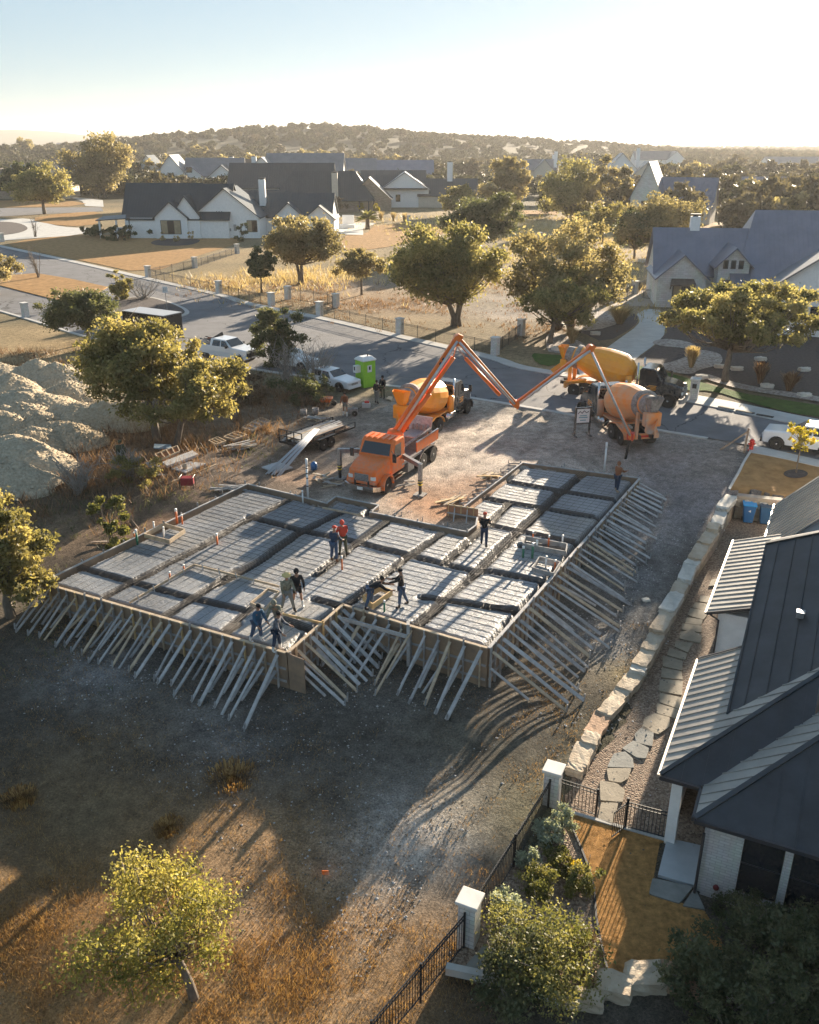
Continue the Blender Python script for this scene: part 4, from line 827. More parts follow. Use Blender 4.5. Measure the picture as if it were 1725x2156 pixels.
for i, (cf, q) in enumerate(FL):
    pl = [aty(*cf(*p)) for p in q]; cc_ = sum(pl, Vector()) / len(pl); pl = [cc_ + (p - cc_) * random.uniform(1.04, 1.16) for p in pl]; pl = [w_ for a_, p_, c_ in zip(pl[-1:] + pl[:-1], pl, pl[1:] + pl[:1]) for w_ in (p_.lerp(a_, .13), p_ + (cc_ - p_) * .03, p_.lerp(c_, .13))]
    o = drape('flagstone', pl, fm[1] if i in (15, 16, 17, 21, 22, 23, 24) else fm[0], .09, .35, yard_z, thick=.08, kind=None); tag(o, 'flat stepping stone, ' + FLN[i], 'stepping stone', 'stepping stones of the side path')

def rock(c, size, rz, mat, parent=None, name='rock', seed=0, nsub=2, rough=.09, flat=.6):
    import bmesh
    bm = bmesh.new(); bmesh.ops.create_cube(bm, size=1); bmesh.ops.subdivide_edges(bm, edges=bm.edges, cuts=4, use_grid_fill=True)
    r = random.Random(seed); ph = [r.uniform(0, 6) for _ in range(9)]
    for v in bm.verts:
        p = v.co.copy(); l = max(abs(p.x), abs(p.y), abs(p.z)); sph = p.normalized() * .55; q = p.lerp(sph, .35 * (1 - flat) + .12)
        n = math.sin(p.x * 9 + ph[0]) * math.sin(p.y * 8 + ph[1]) + .6 * math.sin(p.z * 11 + ph[2] + p.x * 6) + .5 * math.sin(p.x * 19 + ph[3] + p.y * 15)
        q = q * (1 + rough * n) + Vector((r.uniform(-1, 1), r.uniform(-1, 1), r.uniform(-1, 1))) * .02
        v.co = Vector((q.x * size[0], q.y * size[1], q.z * size[2]))
    me = bpy.data.meshes.new(name); bm.to_mesh(me); bm.free(); me.materials.append(mat)
    o = bpy.data.objects.new(name, me); COL.objects.link(o); o.location = c; o.rotation_euler = (0, 0, rz)
    if parent is not None: o.parent = parent
    return o
lime = [M('limestone block', (.56, .48, .37), .9, 1.6, .3, .9, 9, col2=(.42, .32, .22)), M('pale limestone block', (.58, .54, .47), .9, 2, .2, .8, 9), M('rust limestone block', (.44, .28, .18), .9, 2, .3, .8, 9)]
WL = [L5(1085, 320), L5(1015, 450), L5(950, 585), L5(790, 830), L5(690, 1045), L5(560, 1330), L5(400, 1620), L5(260, 1800), L6(440, 110), L6(350, 290), L6(265, 450)]
WLp = [at(u, v) for u, v in WL]
rw = thing('retaining_wall', 'long rough limestone block wall between the building lot and the gravel side path', 'stone wall', WLp[5])
o0_ = WLp[5].copy()
for i in range(len(WLp) - 1):
    a, b = WLp[i], WLp[i + 1]; d = (b - a); d.z = 0; L = d.length; d.normalize(); side = Vector((-d.y, d.x, 0)); side = side if side.x > 0 else -side
    # stacked face towards the yard
    m = MB(); z0 = yard_z(0, a.y) - .15; z1 = yard_z(0, b.y) - .15; f0 = a + side * .3; f1 = b + side * .3
    m.prism([Vector((f0.x, f0.y, z0)), Vector((f1.x, f1.y, z1)), Vector((f1.x, f1.y, b.z - .12)), Vector((f0.x, f0.y, a.z - .12))], -side * .4)
    for v in range(len(m.v)): m.v[v] = tuple(Vector(m.v[v]) - o0_)
    m.build('wall_face', MAT['stonetan'], rw)
    k = 0; s = 0; sd = i * 10
    while s < L - .3:
        l = min(random.uniform(1.1, 2.0), L - s); c = a.lerp(b, (s + l / 2) / L)
        rock(c + Vector((random.uniform(-.05, .05), 0, .02 + random.uniform(-.07, .09))) - o0_, (l * 1.12, random.uniform(.62, .72), .34), math.atan2(d.y, d.x) + random.uniform(-.06, .06), random.choice([lime[0], lime[0], lime[1], lime[2]] if i > 2 else [lime[0], lime[1], lime[0]]), rw, 'cap_block', sd + k, rough=.055, flat=.9)
        s += l; k += 1
rw2 = thing('retaining_wall', 'short stacked limestone wall behind the blue bins, above the brown front lawn', 'stone wall', at(*L5(1130, 320)))
a, b = at(*L5(1130, 335)), at(*L5(1480, 385)); o0_ = rw2.location
m = MB(); m.prism([Vector((a.x, a.y, -2.1)), Vector((b.x, b.y, -2.1)), Vector((b.x, b.y, -.25)), Vector((a.x, a.y, -.35))], Vector((.2, .45, 0)))
for v in range(len(m.v)): m.v[v] = tuple(Vector(m.v[v]) - o0_)
m.build('wall_face', MAT['stonetan'], rw2)
for k in range(6): rock(a.lerp(b, (k + .5) / 6) + Vector((.05, .25, -.2 - .0)) - o0_, ((b - a).length / 6, .8, .42), math.atan2(b.y - a.y, b.x - a.x), lime[k % 2], rw2, 'cap_block', 300 + k)
# boulders
BO = [(L8(925, 700), (.95, .7, .5), 'large tan boulder left of the pair under the garden lawn'), (L8(1045, 668), (1.0, .8, .55), 'large flat pale boulder between the lawn and the dark shrub'), (L8(1200, 680), (1.2, .8, .5), 'tan boulder half hidden by the dark shrub'), (L8(800, 745), (1.1, .5, .35), 'low curved pale boulder beneath the yellow-green shrub'), (L8(1420, 715), (.8, .5, .35), 'pale boulder deep under the dark shrub'), (L8(690, 690), (.9, .6, .5), 'reddish boulder behind the yellow-green shrub')]
for i, (q, s, l) in enumerate(BO): tag(rock(aty(*q) + Vector((0, 0, .12)), s, random.uniform(-.5, .1), lime[(0, 0, 2, 0, 1, 2)[i]], seed=500 + i, name='boulder'), l, 'boulder', 'garden boulders')
tag(rock(at(*L5(475, 1075)), (.35, .3, .25), 0, lime[1], name='stone', seed=77), 'single pale round stone on the lot by the far right braces', 'stone')
BO2 = [(K6(70, 545), 'white rock at the left end of the river-rock bed'), (K6(980, 722), 'white rock near the mailbox pier'), (K6(1100, 655), 'flat white rock beside the tan grass clump'), (K6(1355, 608), 'long white rock upper centre of the dark bed'), (K6(1630, 675), 'long white rock right of centre in the dark bed'), (K6(1395, 780), 'white rock left of the red grass clump'), (K6(1630, 838), 'white rock at the lawn edge on the right'), (K6(310, 445), 'low tan rock beside the driveway'), (K3(620, 1010), 'white slab left one of two at the stone house corner'), (K3(690, 1035), 'white slab right one of two at the stone house corner'), (K6(1205, 670), 'grey rock by the spreading oak trunk')]
for i, (q, l) in enumerate(BO2): tag(rock(at(*q) + Vector((0, 0, .15)), (1.0, .55, .4) if i < 8 or i == 10 else (1.9, 1.0, .8), random.uniform(-.5, .3), lime[1], seed=600 + i, name='boulder'), l, 'boulder', 'white landscape rocks')

# pillars and fences
cap_m = M('pale cap stone', (.66, .63, .58), .8, 3, .1)
def pillar(p, h, w, label, rz=0, group=None):
    t = thing('stone_pillar', label, 'pillar', p, rz, group)
    MB().box((0, 0, h / 2 - .1), (w, w, h + .2), taper=.98).build('shaft', MAT['pillar'], t, bevel=.01); MB().box((0, 0, h + .04), (w + .14, w + .14, .1)).build('cap', cap_m, t, bevel=.02); return t
def fence(pts, h, label, gap=.12, post=2.4, zf=gzs, r=.012):
    pts = [Vector(p[:2]) for p in pts]; t = thing('metal_fence', label, 'fence', (pts[0].x, pts[0].y, zf(pts[0].x, pts[0].y))); o = t.location
    for a, b in zip(pts[:-1], pts[1:]):
        L = (b - a).length; n = max(1, round(L / post))
        for k in range(n):
            p = a.lerp(b, k / n); q = a.lerp(b, (k + 1) / n); zp = zf(p.x, p.y); zq = zf(q.x, q.y); P_ = Vector((p.x, p.y, zp)) - o; Q_ = Vector((q.x, q.y, zq)) - o
            m = MB()
            for hz in (.12, h - .15, h - .02): m.beam(P_ + Vector((0, 0, hz)), Q_ + Vector((0, 0, hz)), .03, .03)
            c = int((q - p).length / gap)
            for j in range(1, c): x = P_.lerp(Q_, j / c); m.beam(x + Vector((0, 0, .08)), x + Vector((0, 0, h)), r * 1.6, r * 1.6)
            m.build('panel', MAT['black'], t, fix=False)
            MB().beam(P_ - Vector((0, 0, .1)), P_ + Vector((0, 0, h + .06)), .06, .06).build('post', MAT['black'], t)
        MB().beam(Q_ - Vector((0, 0, .1)), Q_ + Vector((0, 0, h + .06)), .06, .06).build('post', MAT['black'], t)
    return t
p1 = aty(*L6(132, 632)); p2 = aty(*L8(362, 505))
pillar(p1, 1.5, .5, 'white stone pillar with cap at the corner of the gate fence', R(-25)); pillar(p2, 1.5, .5, 'white stone pillar with cap midway down the garden fence, near the bottom edge', R(-25))
yz1 = lambda x, y: float(yard_z(x, y))
d = (p1 - p2).normalized()
fence([p1 - d * .3, p2 + d * .3], 1.25, 'black picket fence between the two white pillars', .11, 2.2, yz1)
p3 = aty(*L8(70, 860)); fence([p2 - d * .3, p3 + (p3 - p2) * .25], 1.25, 'black picket fence running off the bottom edge from the lower pillar', .11, 2.2, yz1)
ga, gb, gc, gd = aty(*L6(165, 625)), aty(*L6(395, 700)), aty(*L6(570, 768)), aty(*L6(835, 840))
fence([ga, gb], 1.1, 'short black fence between the corner pillar and the open gate', .11, 3, yz1); fence([gc, gd], 1.1, 'black fence from the open gate to the near house', .11, 3, yz1)
ge = aty(*L6(490, 830)); gt = thing('garden_gate', 'black picket gate standing open over the orange lawn', 'gate', gc)
g2 = ge - gc; m = MB()
for hz in (.1, 1.05): m.beam((0, 0, hz), g2 + Vector((0, 0, hz)), .035, .035)
for j in range(8): x = g2 * (j / 7); m.beam(x + Vector((0, 0, .08)), x + Vector((0, 0, 1.1)), .02, .02)
m.build('leaf', MAT['black'], gt, fix=False); MB().beam((0, 0, -.1), (0, 0, 1.25), .07, .07).build('post', MAT['black'], gt)
FP = [(K1(938, 1105), 'beside the lawn corner below the white farmhouse'), (K1(1232, 1045), 'second up the slope towards the white farmhouse'), (K1(1499, 955), 'third, nearest the white farmhouse wall'), (K1(1385, 1208), 'first along the street kerb right of the lawn corner'), (K5(207, 210), 'second along the street kerb'), (K5(310, 166), 'behind the second kerb pillar, at the gravel track fence'), (K5(511, 272), 'third along the street kerb, mid photo'), (K5(614, 218), 'right end of the gravel track fence'),
      (K5(1017, 386), 'fourth along the street kerb, beneath the big oak'), (K5(1618, 516), 'fifth along the street kerb, right of the boom peak'), (K6(410, 240), 'lower one on the fence line rising to the stone house'), (K6(560, 185), 'middle one on the fence line rising to the stone house'), (K6(693, 115), 'at the left corner of the stone house'), (K4(165, 172), 'alone at the left beside the second road'), (K2(858, 757), 'behind the sunlit lawn by the rear gardens'), (K2(1685, 875), 'tiny in the far dry field'), (K1(16, 880), 'at the far left edge by the driveway'), ((1097, 706), 'right of the fifth kerb pillar, before the dark mulch')]
FPp = []
for q, l in FP: p = at(*q); FPp.append(p); pillar(p, 1.55 if 'mailbox' not in l else 1.2, .62, 'white block pillar ' + l, R(-35), 'white fence pillars across the street')
def fl(ids, label, h=1.2): fence([FPp[i] for i in ids], h, label, .16, 2.6)
fl((0, 1, 2), 'black fence climbing beside the farmhouse lawn'); fl((0, 3), 'black fence from the lawn corner to the first kerb pillar'); fl((3, 4), 'black fence between first and second kerb pillars'); fl((6, 8), 'black fence between third and fourth kerb pillars'); fl((8, 9), 'black fence between fourth and fifth kerb pillars, behind the boom')
fence([FPp[5], at(*K5(560, 205)), at(*K5(592, 222))], 1.4, 'dark fence panel along the gravel track', .16, 2.2); fence([FPp[9], FPp[17]], 1.2, 'black fence right of the fifth kerb pillar', .16, 2.4); fence([FPp[10], FPp[11], FPp[12]], 1.2, 'rusty brown fence rising to the stone house', .16, 2.4); fence([at(*K6(612, 215)), at(*K6(690, 225))], 1.2, 'short brown fence before the stone house wall', .16, 2.4)

# ------------------------------------------------------------------ houses across the street
def seam_uvless(name, col, gap=.5, metal=.4, rough=.42):
    m = M(name, col, rough, .5, .12, metal=metal); nt = m.node_tree; N = nt.nodes; Lk = nt.links; p = N['Principled BSDF']
    tc = N.new('ShaderNodeTexCoord'); sp = N.new('ShaderNodeSeparateXYZ'); Lk.new(tc.outputs['UV'], sp.inputs[0])
    fr = N.new('ShaderNodeMath'); fr.operation = 'FRACT'; mu = N.new('ShaderNodeMath'); mu.operation = 'MULTIPLY'; mu.inputs[1].default_value = 1 / gap; Lk.new(sp.outputs[0], mu.inputs[0]); Lk.new(mu.outputs[0], fr.inputs[0])
    lt = N.new('ShaderNodeMath'); lt.operation = 'LESS_THAN'; lt.inputs[1].default_value = .14; Lk.new(fr.outputs[0], lt.inputs[0])
    b = N.new('ShaderNodeBump'); b.inputs['Strength'].default_value = 1; b.inputs['Distance'].default_value = .06; Lk.new(lt.outputs[0], b.inputs['Height']); Lk.new(b.outputs[0], p.inputs['Normal'])
    return m
SR = {'dark': seam_uvless('dark teal seamed roof', (.035, .047, .055), .6, .15), 'blue': seam_uvless('slate seamed roof', (.2, .21, .26), .55), 'grey': seam_uvless('grey seamed roof', (.2, .205, .22), .6), 'brown': roofbrown}
WM = {'white': MAT['wallwhite'], 'stone': MAT['stone'], 'tan': MAT['stonetan'], 'cream': M('cream render', (.55, .5, .42), .85, 2, .08)}
def roofmesh(rings, mat, parent, name='roof', thick=.18):
    # rings: list of planar polygons (local), each with UV u measured along its first edge
    me = bpy.data.meshes.new(name); V = []; F = []; UV = []
    for poly in rings:
        P3 = [Vector(p) for p in poly]; n = len(P3); nrm = (P3[1] - P3[0]).cross(P3[2] - P3[0]).normalized(); nrm = nrm if nrm.z > 0 else -nrm
        ex = (P3[1] - P3[0]).normalized(); ey = nrm.cross(ex); b = len(V)
        V += P3 + [p - Vector((0, 0, thick)) for p in P3]; fs = [tuple(range(b, b + n)), tuple(range(b + n, b + 2 * n))[::-1]] + [(b + i, b + n + i, b + n + (i + 1) % n, b + (i + 1) % n) for i in range(n)]
        for f in fs:
            F.append(f); UV += [((V[i] - P3[0]).dot(ex), (V[i] - P3[0]).dot(ey)) for i in f]
    me.from_pydata([tuple(v) for v in V], [], F); uv = me.uv_layers.new(name='UVMap')
    for i, q in enumerate(UV): uv.data[i].uv = q
    me.materials.append(mat); o = bpy.data.objects.new(name, me); COL.objects.link(o); o.parent = parent; return o
def block(t, x, y, w, d, h, rh, ax='x', wall='white', roof='dark', oh=.4, hip=0, zb=0, wname='wall', rname='roof'):
    # ax: ridge direction; gable ends get wall triangles
    WMt = WM[wall]; m = MB()
    if hip: m.prism([(x, y, zb), (x + w, y, zb), (x + w, y + d, zb), (x, y + d, zb)], (0, 0, h))
    elif ax == 'x':
        m.prism([(x, y, zb), (x, y + d, zb), (x, y + d, zb + h), (x, y + d / 2, zb + h + rh), (x, y, zb + h)], (w, 0, 0))
    else:
        m.prism([(x, y, zb), (x + w, y, zb), (x + w, y, zb + h), (x + w / 2, y, zb + h + rh), (x, y, zb + h)], (0, d, 0))
    m.build(wname, WMt, t)
    if not rh: return
    z = zb + h
    if ax == 'x':
        s = rh / (d / 2); e0 = z - oh * s + .12; r = z + rh + .12; a = hip * d / 2
        ra, rb_ = (x - oh + a * (1 if hip else 0) + (oh if hip else 0), x + w + oh - a - (oh if hip else 0))
        if not hip: ra, rb_ = x - oh, x + w + oh
        R_ = [[(x - oh, y - oh, e0), (x + w + oh, y - oh, e0), (rb_, y + d / 2, r), (ra, y + d / 2, r)], [(x + w + oh, y + d + oh, e0), (x - oh, y + d + oh, e0), (ra, y + d / 2, r), (rb_, y + d / 2, r)]]
        if hip: R_ += [[(x + w + oh, y - oh, e0), (x + w + oh, y + d + oh, e0), (rb_, y + d / 2, r)], [(x - oh, y + d + oh, e0), (x - oh, y - oh, e0), (ra, y + d / 2, r)]]
    else:
        s = rh / (w / 2); e0 = z - oh * s + .12; r = z + rh + .12; a = hip * w / 2
        ra, rb_ = (y + a, y + d - a) if hip else (y - oh, y + d + oh)
        R_ = [[(x - oh, y + d + oh, e0), (x - oh, y - oh, e0), (x + w / 2, ra, r), (x + w / 2, rb_, r)], [(x + w + oh, y - oh, e0), (x + w + oh, y + d + oh, e0), (x + w / 2, rb_, r), (x + w / 2, ra, r)]]
        if hip: R_ += [[(x - oh, y - oh, e0), (x + w + oh, y - oh, e0), (x + w / 2, ra, r)], [(x + w + oh, y + d + oh, e0), (x - oh, y + d + oh, e0), (x + w / 2, rb_, r)]]
    roofmesh(R_, SR[roof], t, rname)
wcurt = M('curtained window', (.34, .27, .17), .3, 2, .2)
def win(t, x, y, z, w, h, n=1, lit=False, face='y'):
    f = MB()
    if face == 'y':
        f.box((x, y - .02, z), (w + .16, .06, h + .16)); o = f.build('window', MAT['dark'], t)
        for k in range(n): MB().box((x - w / 2 + (k + .5) * w / n, y - .05, z), (w / n - .08, .03, h - .04)).build('pane', wcurt if lit and k != 1 else MAT['glass'], o)
    else:
        f.box((x - .02, y, z), (.06, w + .16, h + .16)); o = f.build('window', MAT['dark'], t); MB().box((x - .05, y, z), (.03, w - .08, h - .04)).build('pane', MAT['glass'], o)
def chimney(t, x, y, z0, z1, w=1.2, mat=None):
    m = MB(); m.box((x, y, (z0 + z1) / 2), (w, w * .8, z1 - z0)); o = m.build('chimney', mat or MAT['wallwhite'], t); MB().box((x, y, z1 + .25), (w * 1.1, w * .9, .12)).build('cap', MAT['dark'], o); MB().box((x, y, z1 + .1), (w * .5, w * .4, .25)).build('flue', MAT['black'], o)
def house(label, pix, rz=0, s=1.0, name='house', cat='house', dz=0):
    p = at(*pix); t = thing(name, label, cat, (p.x, p.y, p.z + dz), R(rz)); t.scale = (s, s, s); return t
# white farmhouse
t = house('white farmhouse with charcoal metal roofs and front gables, left across the street', K1(830, 858), -2)
block(t, 0, 0, 5.6, 9, 3.9, 0, wall='white'); block(t, 5.3, -.6, 6.4, 6, 4.1, 2.8, 'y', roof='dark'); block(t, 8.7, -.1, 5.4, 7, 4.4, 3.6, 'y', roof='dark', wname='wall', rname='roof'); block(t, 12.4, 1.2, 13.2, 12, 4.1, 5.2, 'y', roof='dark')
block(t, -.3, .2, 20, 12, 3.9, 6.0, 'x', roof='dark'); block(t, -5.2, 12.5, 16, 9, 4.0, 5.6, 'x', roof='dark'); block(t, 21, 9, 18, 12, 3.6, 4.2, 'x', roof='dark', hip=.0); block(t, 27.5, 7.9, 6, 5, 3.6, 2.7, 'y', roof='dark'); block(t, 34, 6.5, 6, 8, 3.4, 2.4, 'y', roof='dark'); chimney(t, 24.6, 12, 4, 10.6, 1.3)
roofmesh([[(-6.6, -.6, 3.5), (.1, -.6, 3.9), (.1, 4, 4.4), (-6.6, 4, 3.9)]], SR['dark'], t, 'porch_roof')
for x in (-6.0, -2.6): MB().box((x, -.2, 1.75), (.3, .3, 3.5)).build('porch_post', MAT['wallwhite'], t)
win(t, 8.4, -.62, 2.2, 3.9, 2.5, 3, True); win(t, 14.9, 1.18, 2.6, .8, 1.9, 1, True); win(t, 17.5, 1.18, 3.2, 1.2, .5); win(t, 24.2, 1.18, 2.3, 1.9, 2.1, 2, True)
for k in range(3): MB().tube([(17.3 + k * .5, 1.2, 5.0), (17.3 + k * .5, 1.12, 5.0)], .12, 8).build('vent', MAT['dark'], t)
MB().box((20.8, 1.1, 2.0), (.55, .2, 1.2)).build('utility_box', MAT['steel'], t); MB().box((19.6, 1.1, 1.6), (.7, .2, .5)).build('utility_box', MAT['steel'], t)
MB().tube([(13.0, 1.05, 3.9), (13.0, 1.05, 0)], .07, 6).build('downspout', MAT['dark'], t); MB().tube([(-.05, -.1, 3.8), (-.05, -.1, 0)], .07, 6).build('downspout', MAT['dark'], t)
# dark hipped stone house with chimney
t = house('stone house under a charcoal hipped roof with pale chimney, behind the fireplace', K2(215, 690), 0)
block(t, -9, 0, 27, 13, 3.6, 6.6, 'x', wall='tan', roof='dark', hip=.75, oh=.8); block(t, -19, -1.5, 16, 6, 3.0, 2.6, 'x', wall='cream', roof='dark'); chimney(t, 7.9, -.4, 0, 10.0, 1.6, WM['cream'])
MB().box((9.0, -.2, 1.8), (2.6, .5, 3.6)).build('stone_pier', MAT['stonetan'], t)
for x in (14.5, 17.0, 18.3): MB().box((x, -.3, 1.7), (.35, .35, 3.4)).build('porch_post', MAT['dark'], t)
block(t, 11, 3, 12, 10, 3.2, 5.4, 'y', wall='tan', roof='dark'); win(t, 4, -.02, 1.9, 2.2, 1.4, 2)
t = house('white gabled house with timber porch at its right end, centre distance', K2(683, 663), 0)
block(t, 0, 0, 14, 12, 5.0, 4.6, 'y', wall='white', roof='grey'); block(t, 11, -.3, 11, 7, 3.4, 2.6, 'x', wall='cream', roof='dark'); block(t, 14, 6, 14, 9, 4.3, 3.2, 'x', wall='tan', roof='dark', oh=.9); block(t, -12, 5, 22, 12, 4.0, 4.4, 'x', roof='dark'); block(t, 19, 1, 5, 6, 3.6, 2.2, 'y', wall='cream', roof='dark')
chimney(t, 20.5, 10, 6, 12.2, 1.6); MB().box((6.6, -.6, 5.2), (14, 1.2, .35)).build('porch_beam', MAT['dark'], t)
for x in (1.0, 5.0, 11.8): win(t, x, -.02, 2.6, 1.2, 1.8)
MB().box((27.5, 2, 2.4), (.5, .5, 4.8)).build('porch_post', WM['tan'], t)
# rows of roofs farther back
FARH = [
    ('white house with grey roof and dormer right behind the farmhouse', K1(1000, 560), 2, [(0, 0, 9, 14, 5, 5.5, 'y', 'white', 'grey'), (8, 3, 18, 12, 4.5, 5, 'x', 'white', 'grey'), (7, 1, 7, 7, 4.6, 2.6, 'y', 'white', 'blue'), (16, -2, 9, 12, 4, 3.6, 'y', 'white', 'dark')], [(10, .9, 6.2, 1.6, 1.4)], [(30, 4, 6, 10)]),
    ('white steep gable house with dark roof edge, left behind the farmhouse', K1(860, 540), 3, [(0, 0, 9, 12, 5.6, 4.6, 'y', 'white', 'dark'), (7, -3, 8, 8, 3.6, 2.8, 'y', 'white', 'dark')], [], []),
    ('low brown roofed house with white gables, right of the dormer house', K1(1360, 530), -3, [(0, 0, 20, 12, 4.4, 4.4, 'x', 'white', 'brown'), (16, -3, 9, 12, 4, 3.4, 'y', 'white', 'brown')], [], [(6, 2, 5, 9.6)]),
    ('grey roofed house with white gable at the left of the central roofs', K2(0, 560), 0, [(-2, 0, 24, 14, 5, 6, 'x', 'white', 'grey'), (-8, -4, 11, 12, 5, 5, 'y', 'white', 'grey')], [], []),
    ('long dark blue roofed house behind the hipped stone house', K2(250, 530), 0, [(0, 0, 22, 12, 4.4, 4.6, 'x', 'cream', 'grey'), (22, 0, 20, 12, 4.2, 4.2, 'x', 'cream', 'blue')], [], []),
    ('charcoal roofed wing seen between the hipped house and the white gabled house', K2(560, 600), 0, [(0, 0, 18, 10, 3.4, 3.6, 'x', 'white', 'dark')], [], []),
    ('dark roofed white house right of the farmhouse gable', K1(1450, 640), 0, [(0, 0, 26, 12, 4, 5.4, 'x', 'white', 'dark')], [(17, -.02, 3, 2, 1)], []),
    ('pale grey roofed house with chimney in the distance, right of the tall tree', K2(1560, 500), -4, [(0, 0, 16, 12, 5, 4.5, 'x', 'cream', 'grey'), (6, -4, 9, 14, 5, 4.6, 'y', 'cream', 'grey'), (18, 0, 14, 12, 5, 4.6, 'x', 'white', 'grey')], [], [(16, 2, 6, 13)]),
    ('white house with bright steep roofs and a brick chimney, right distance', K3(360, 520), -6, [(0, 0, 15, 12, 5.4, 7.5, 'y', 'white', 'grey'), (12, -4, 12, 12, 4, 5.5, 'y', 'cream', 'grey'), (-9, 2, 10, 8, 4.2, 2.6, 'x', 'white', 'blue')], [], [(14.5, 4, 7, 15)]),
    ('wide slate blue roofed house behind the round-topped trees, right distance', K3(80, 475), -4, [(0, 0, 17, 10, 4.6, 4.4, 'x', 'white', 'blue'), (6, -4, 9, 8, 3.6, 2.6, 'y', 'white', 'grey')], [], [(-3, 2, 5, 11)]),
    ('stone A-frame gabled house between dark trees, right middle distance', K3(520, 762), -25, [(0, 0, 7.2, 9, 6, 7.5, 'y', 'stone', 'blue'), (4, 3, 14, 9, 4, 6, 'x', 'stone', 'blue')], [(3.5, -.02, 3.2, 1.8, 3.6)], []),
    ('blue grey hipped roof among the trees at the right edge', K3(1250, 620), -8, [(0, 0, 18, 12, 3, 4, 'x', 'tan', 'blue'), (14, -5, 10, 14, 3, 4, 'y', 'stone', 'blue'), (20, 1, 16, 10, 3, 3.8, 'x', 'tan', 'grey')], [], []),
    ('stone house with brown gable and an awning at the far left edge', K1(-60, 610), 3, [(-4, 0, 12, 12, 5.2, 4.0, 'y', 'tan', 'brown'), (5, 5, 20, 10, 5.4, 4.8, 'x', 'cream', 'blue')], [(4.5, -.02, 3.6, 3, 2.2)], [(26, 9, 6, 12)]),
    ('low cream house peeping under the big tree at the left', K1(355, 560), 0, [(0, 0, 14, 9, 4, 4.6, 'x', 'cream', 'dark'), (1, -3, 5, 6, 4.6, 2.6, 'y', 'cream', 'dark')], [(3.4, -3.02, 4.6, 2, 1)], []),
    ('distant house with bright blue roof beyond the left trees', K1(355, 305), 0, [(0, 0, 34, 18, 6, 7, 'x', 'white', 'blue')], [], []),
    ('tan building half hidden behind the leftmost trees', K1(90, 320), 0, [(0, 0, 26, 16, 9, 5, 'x', 'tan', 'brown')], [], []),
    ('tiny white roofed house in the hazy right distance', K3(560, 410), 0, [(0, 0, 26, 14, 5, 5, 'x', 'white', 'grey'), (20, -4, 12, 12, 5, 5, 'y', 'white', 'grey')], [], []),
    ('tiny pale house far right in the haze', K3(1400, 425), 0, [(0, 0, 40, 16, 4, 4, 'x', 'white', 'grey')], [], [])]
for lb, px, rz, bl, ws, ch in FARH:
    t = house(lb, px, rz, 1.22 if FARH.index((lb, px, rz, bl, ws, ch)) < 7 else 1.0)
    for (x, y, w, d, h, rh, ax, wm, rm) in bl: block(t, x, y, w, d, h, rh, ax, wm, rm)
    for (x, y, z, w, h) in ws: win(t, x, y, z, w, h, 2)
    for (x, y, z0, z1) in ch: chimney(t, x, y, z0, z1, 1.5)
# stone house at the right
SH = house('white stone house with slate blue metal roof, at the right across the street', K3(690, 1292), -8)
t = SH
block(t, 0, 0, 5.4, 9, 3.5, 2.4, 'y', 'stone', 'blue'); block(t, .1, 3, 12, 9, 3.6, 4.6, 'x', 'stone', 'blue'); block(t, 6.7, .6, 3.4, 6, 5.0, 1.7, 'y', 'stone', 'blue', oh=.5); block(t, 9.6, 3.0, 17, 12, 3.6, 6.6, 'x', 'stone', 'blue', hip=.35)
gw = bpy.data.objects.new('garage_wing', None); COL.objects.link(gw); gw.parent = t; gw.location = t.matrix_basis.inverted() @ Vector((35.4, 90.4, 0)); gw.rotation_euler = (0, 0, R(-19))
block(gw, 0, 0, 14.5, 16, 4.0, 5.4, 'y', 'white', 'grey', oh=.5); block(gw, -4.6, -.9, 7.0, 5, 2.5, 2.1, 'y', 'stone', 'grey', oh=.4, wname='stone_wall', rname='lower_roof')
win(gw, 5.2, -.02, 2.0, 1.1, 1.8, 1)
block(t, 8.4, -.2, 3.6, 4, 3.2, 1.5, 'x', 'white', 'blue', wname='side_wall', rname='porch_roof')
win(t, 2.75, -.02, 1.7, 1.9, 2.0, 2, True)
for k in range(3): win(t, 7.45 + k * .85, .58, 4.9, .4, .8)
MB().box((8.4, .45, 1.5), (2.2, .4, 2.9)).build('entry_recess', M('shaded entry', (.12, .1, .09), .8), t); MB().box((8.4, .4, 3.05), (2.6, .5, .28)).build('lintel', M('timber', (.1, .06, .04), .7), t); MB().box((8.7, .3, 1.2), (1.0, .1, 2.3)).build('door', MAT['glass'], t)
roofmesh([[(1.3, -1.0, 2.75), (4.2, -1.0, 2.75), (4.0, -.02, 3.3), (1.5, -.02, 3.3)]], SR['brown'], t, 'awning')
for x in (1.45, 4.05): MB().beam((x, -.9, 2.7), (x, -.03, 2.1), .1, .1).build('bracket', MAT['dark'], t)
chimney(t, 4.6, 7.6, 4, 9.6, 1.1)
# white outdoor fireplace and palm patio
fp = house('white stepped outdoor fireplace with a low bench on the pale patio', K2(345, 790), 0, name='outdoor_fireplace', cat='fireplace')
MB().box((1.2, 0, 1.6), (2.6, 1.3, 3.2)).build('hearth', MAT['wallwhite'], fp); MB().box((1.2, 0, 3.9), (1.5, 1.0, 1.6)).build('chimney_breast', MAT['wallwhite'], fp); MB().box((1.2, 0, 5.0), (1.1, .9, .7)).build('stack', MAT['wallwhite'], fp); MB().box((1.2, -.66, 1.7), (1.3, .05, .8)).build('firebox', MAT['black'], fp); MB().box((4.6, 1, 1.3), (2.6, .4, 2.6)).build('side_wall', MAT['wallwhite'], fp); MB().box((4.2, -1.4, .4), (4, 1.0, .8)).build('bench', MAT['wallwhite'], fp)

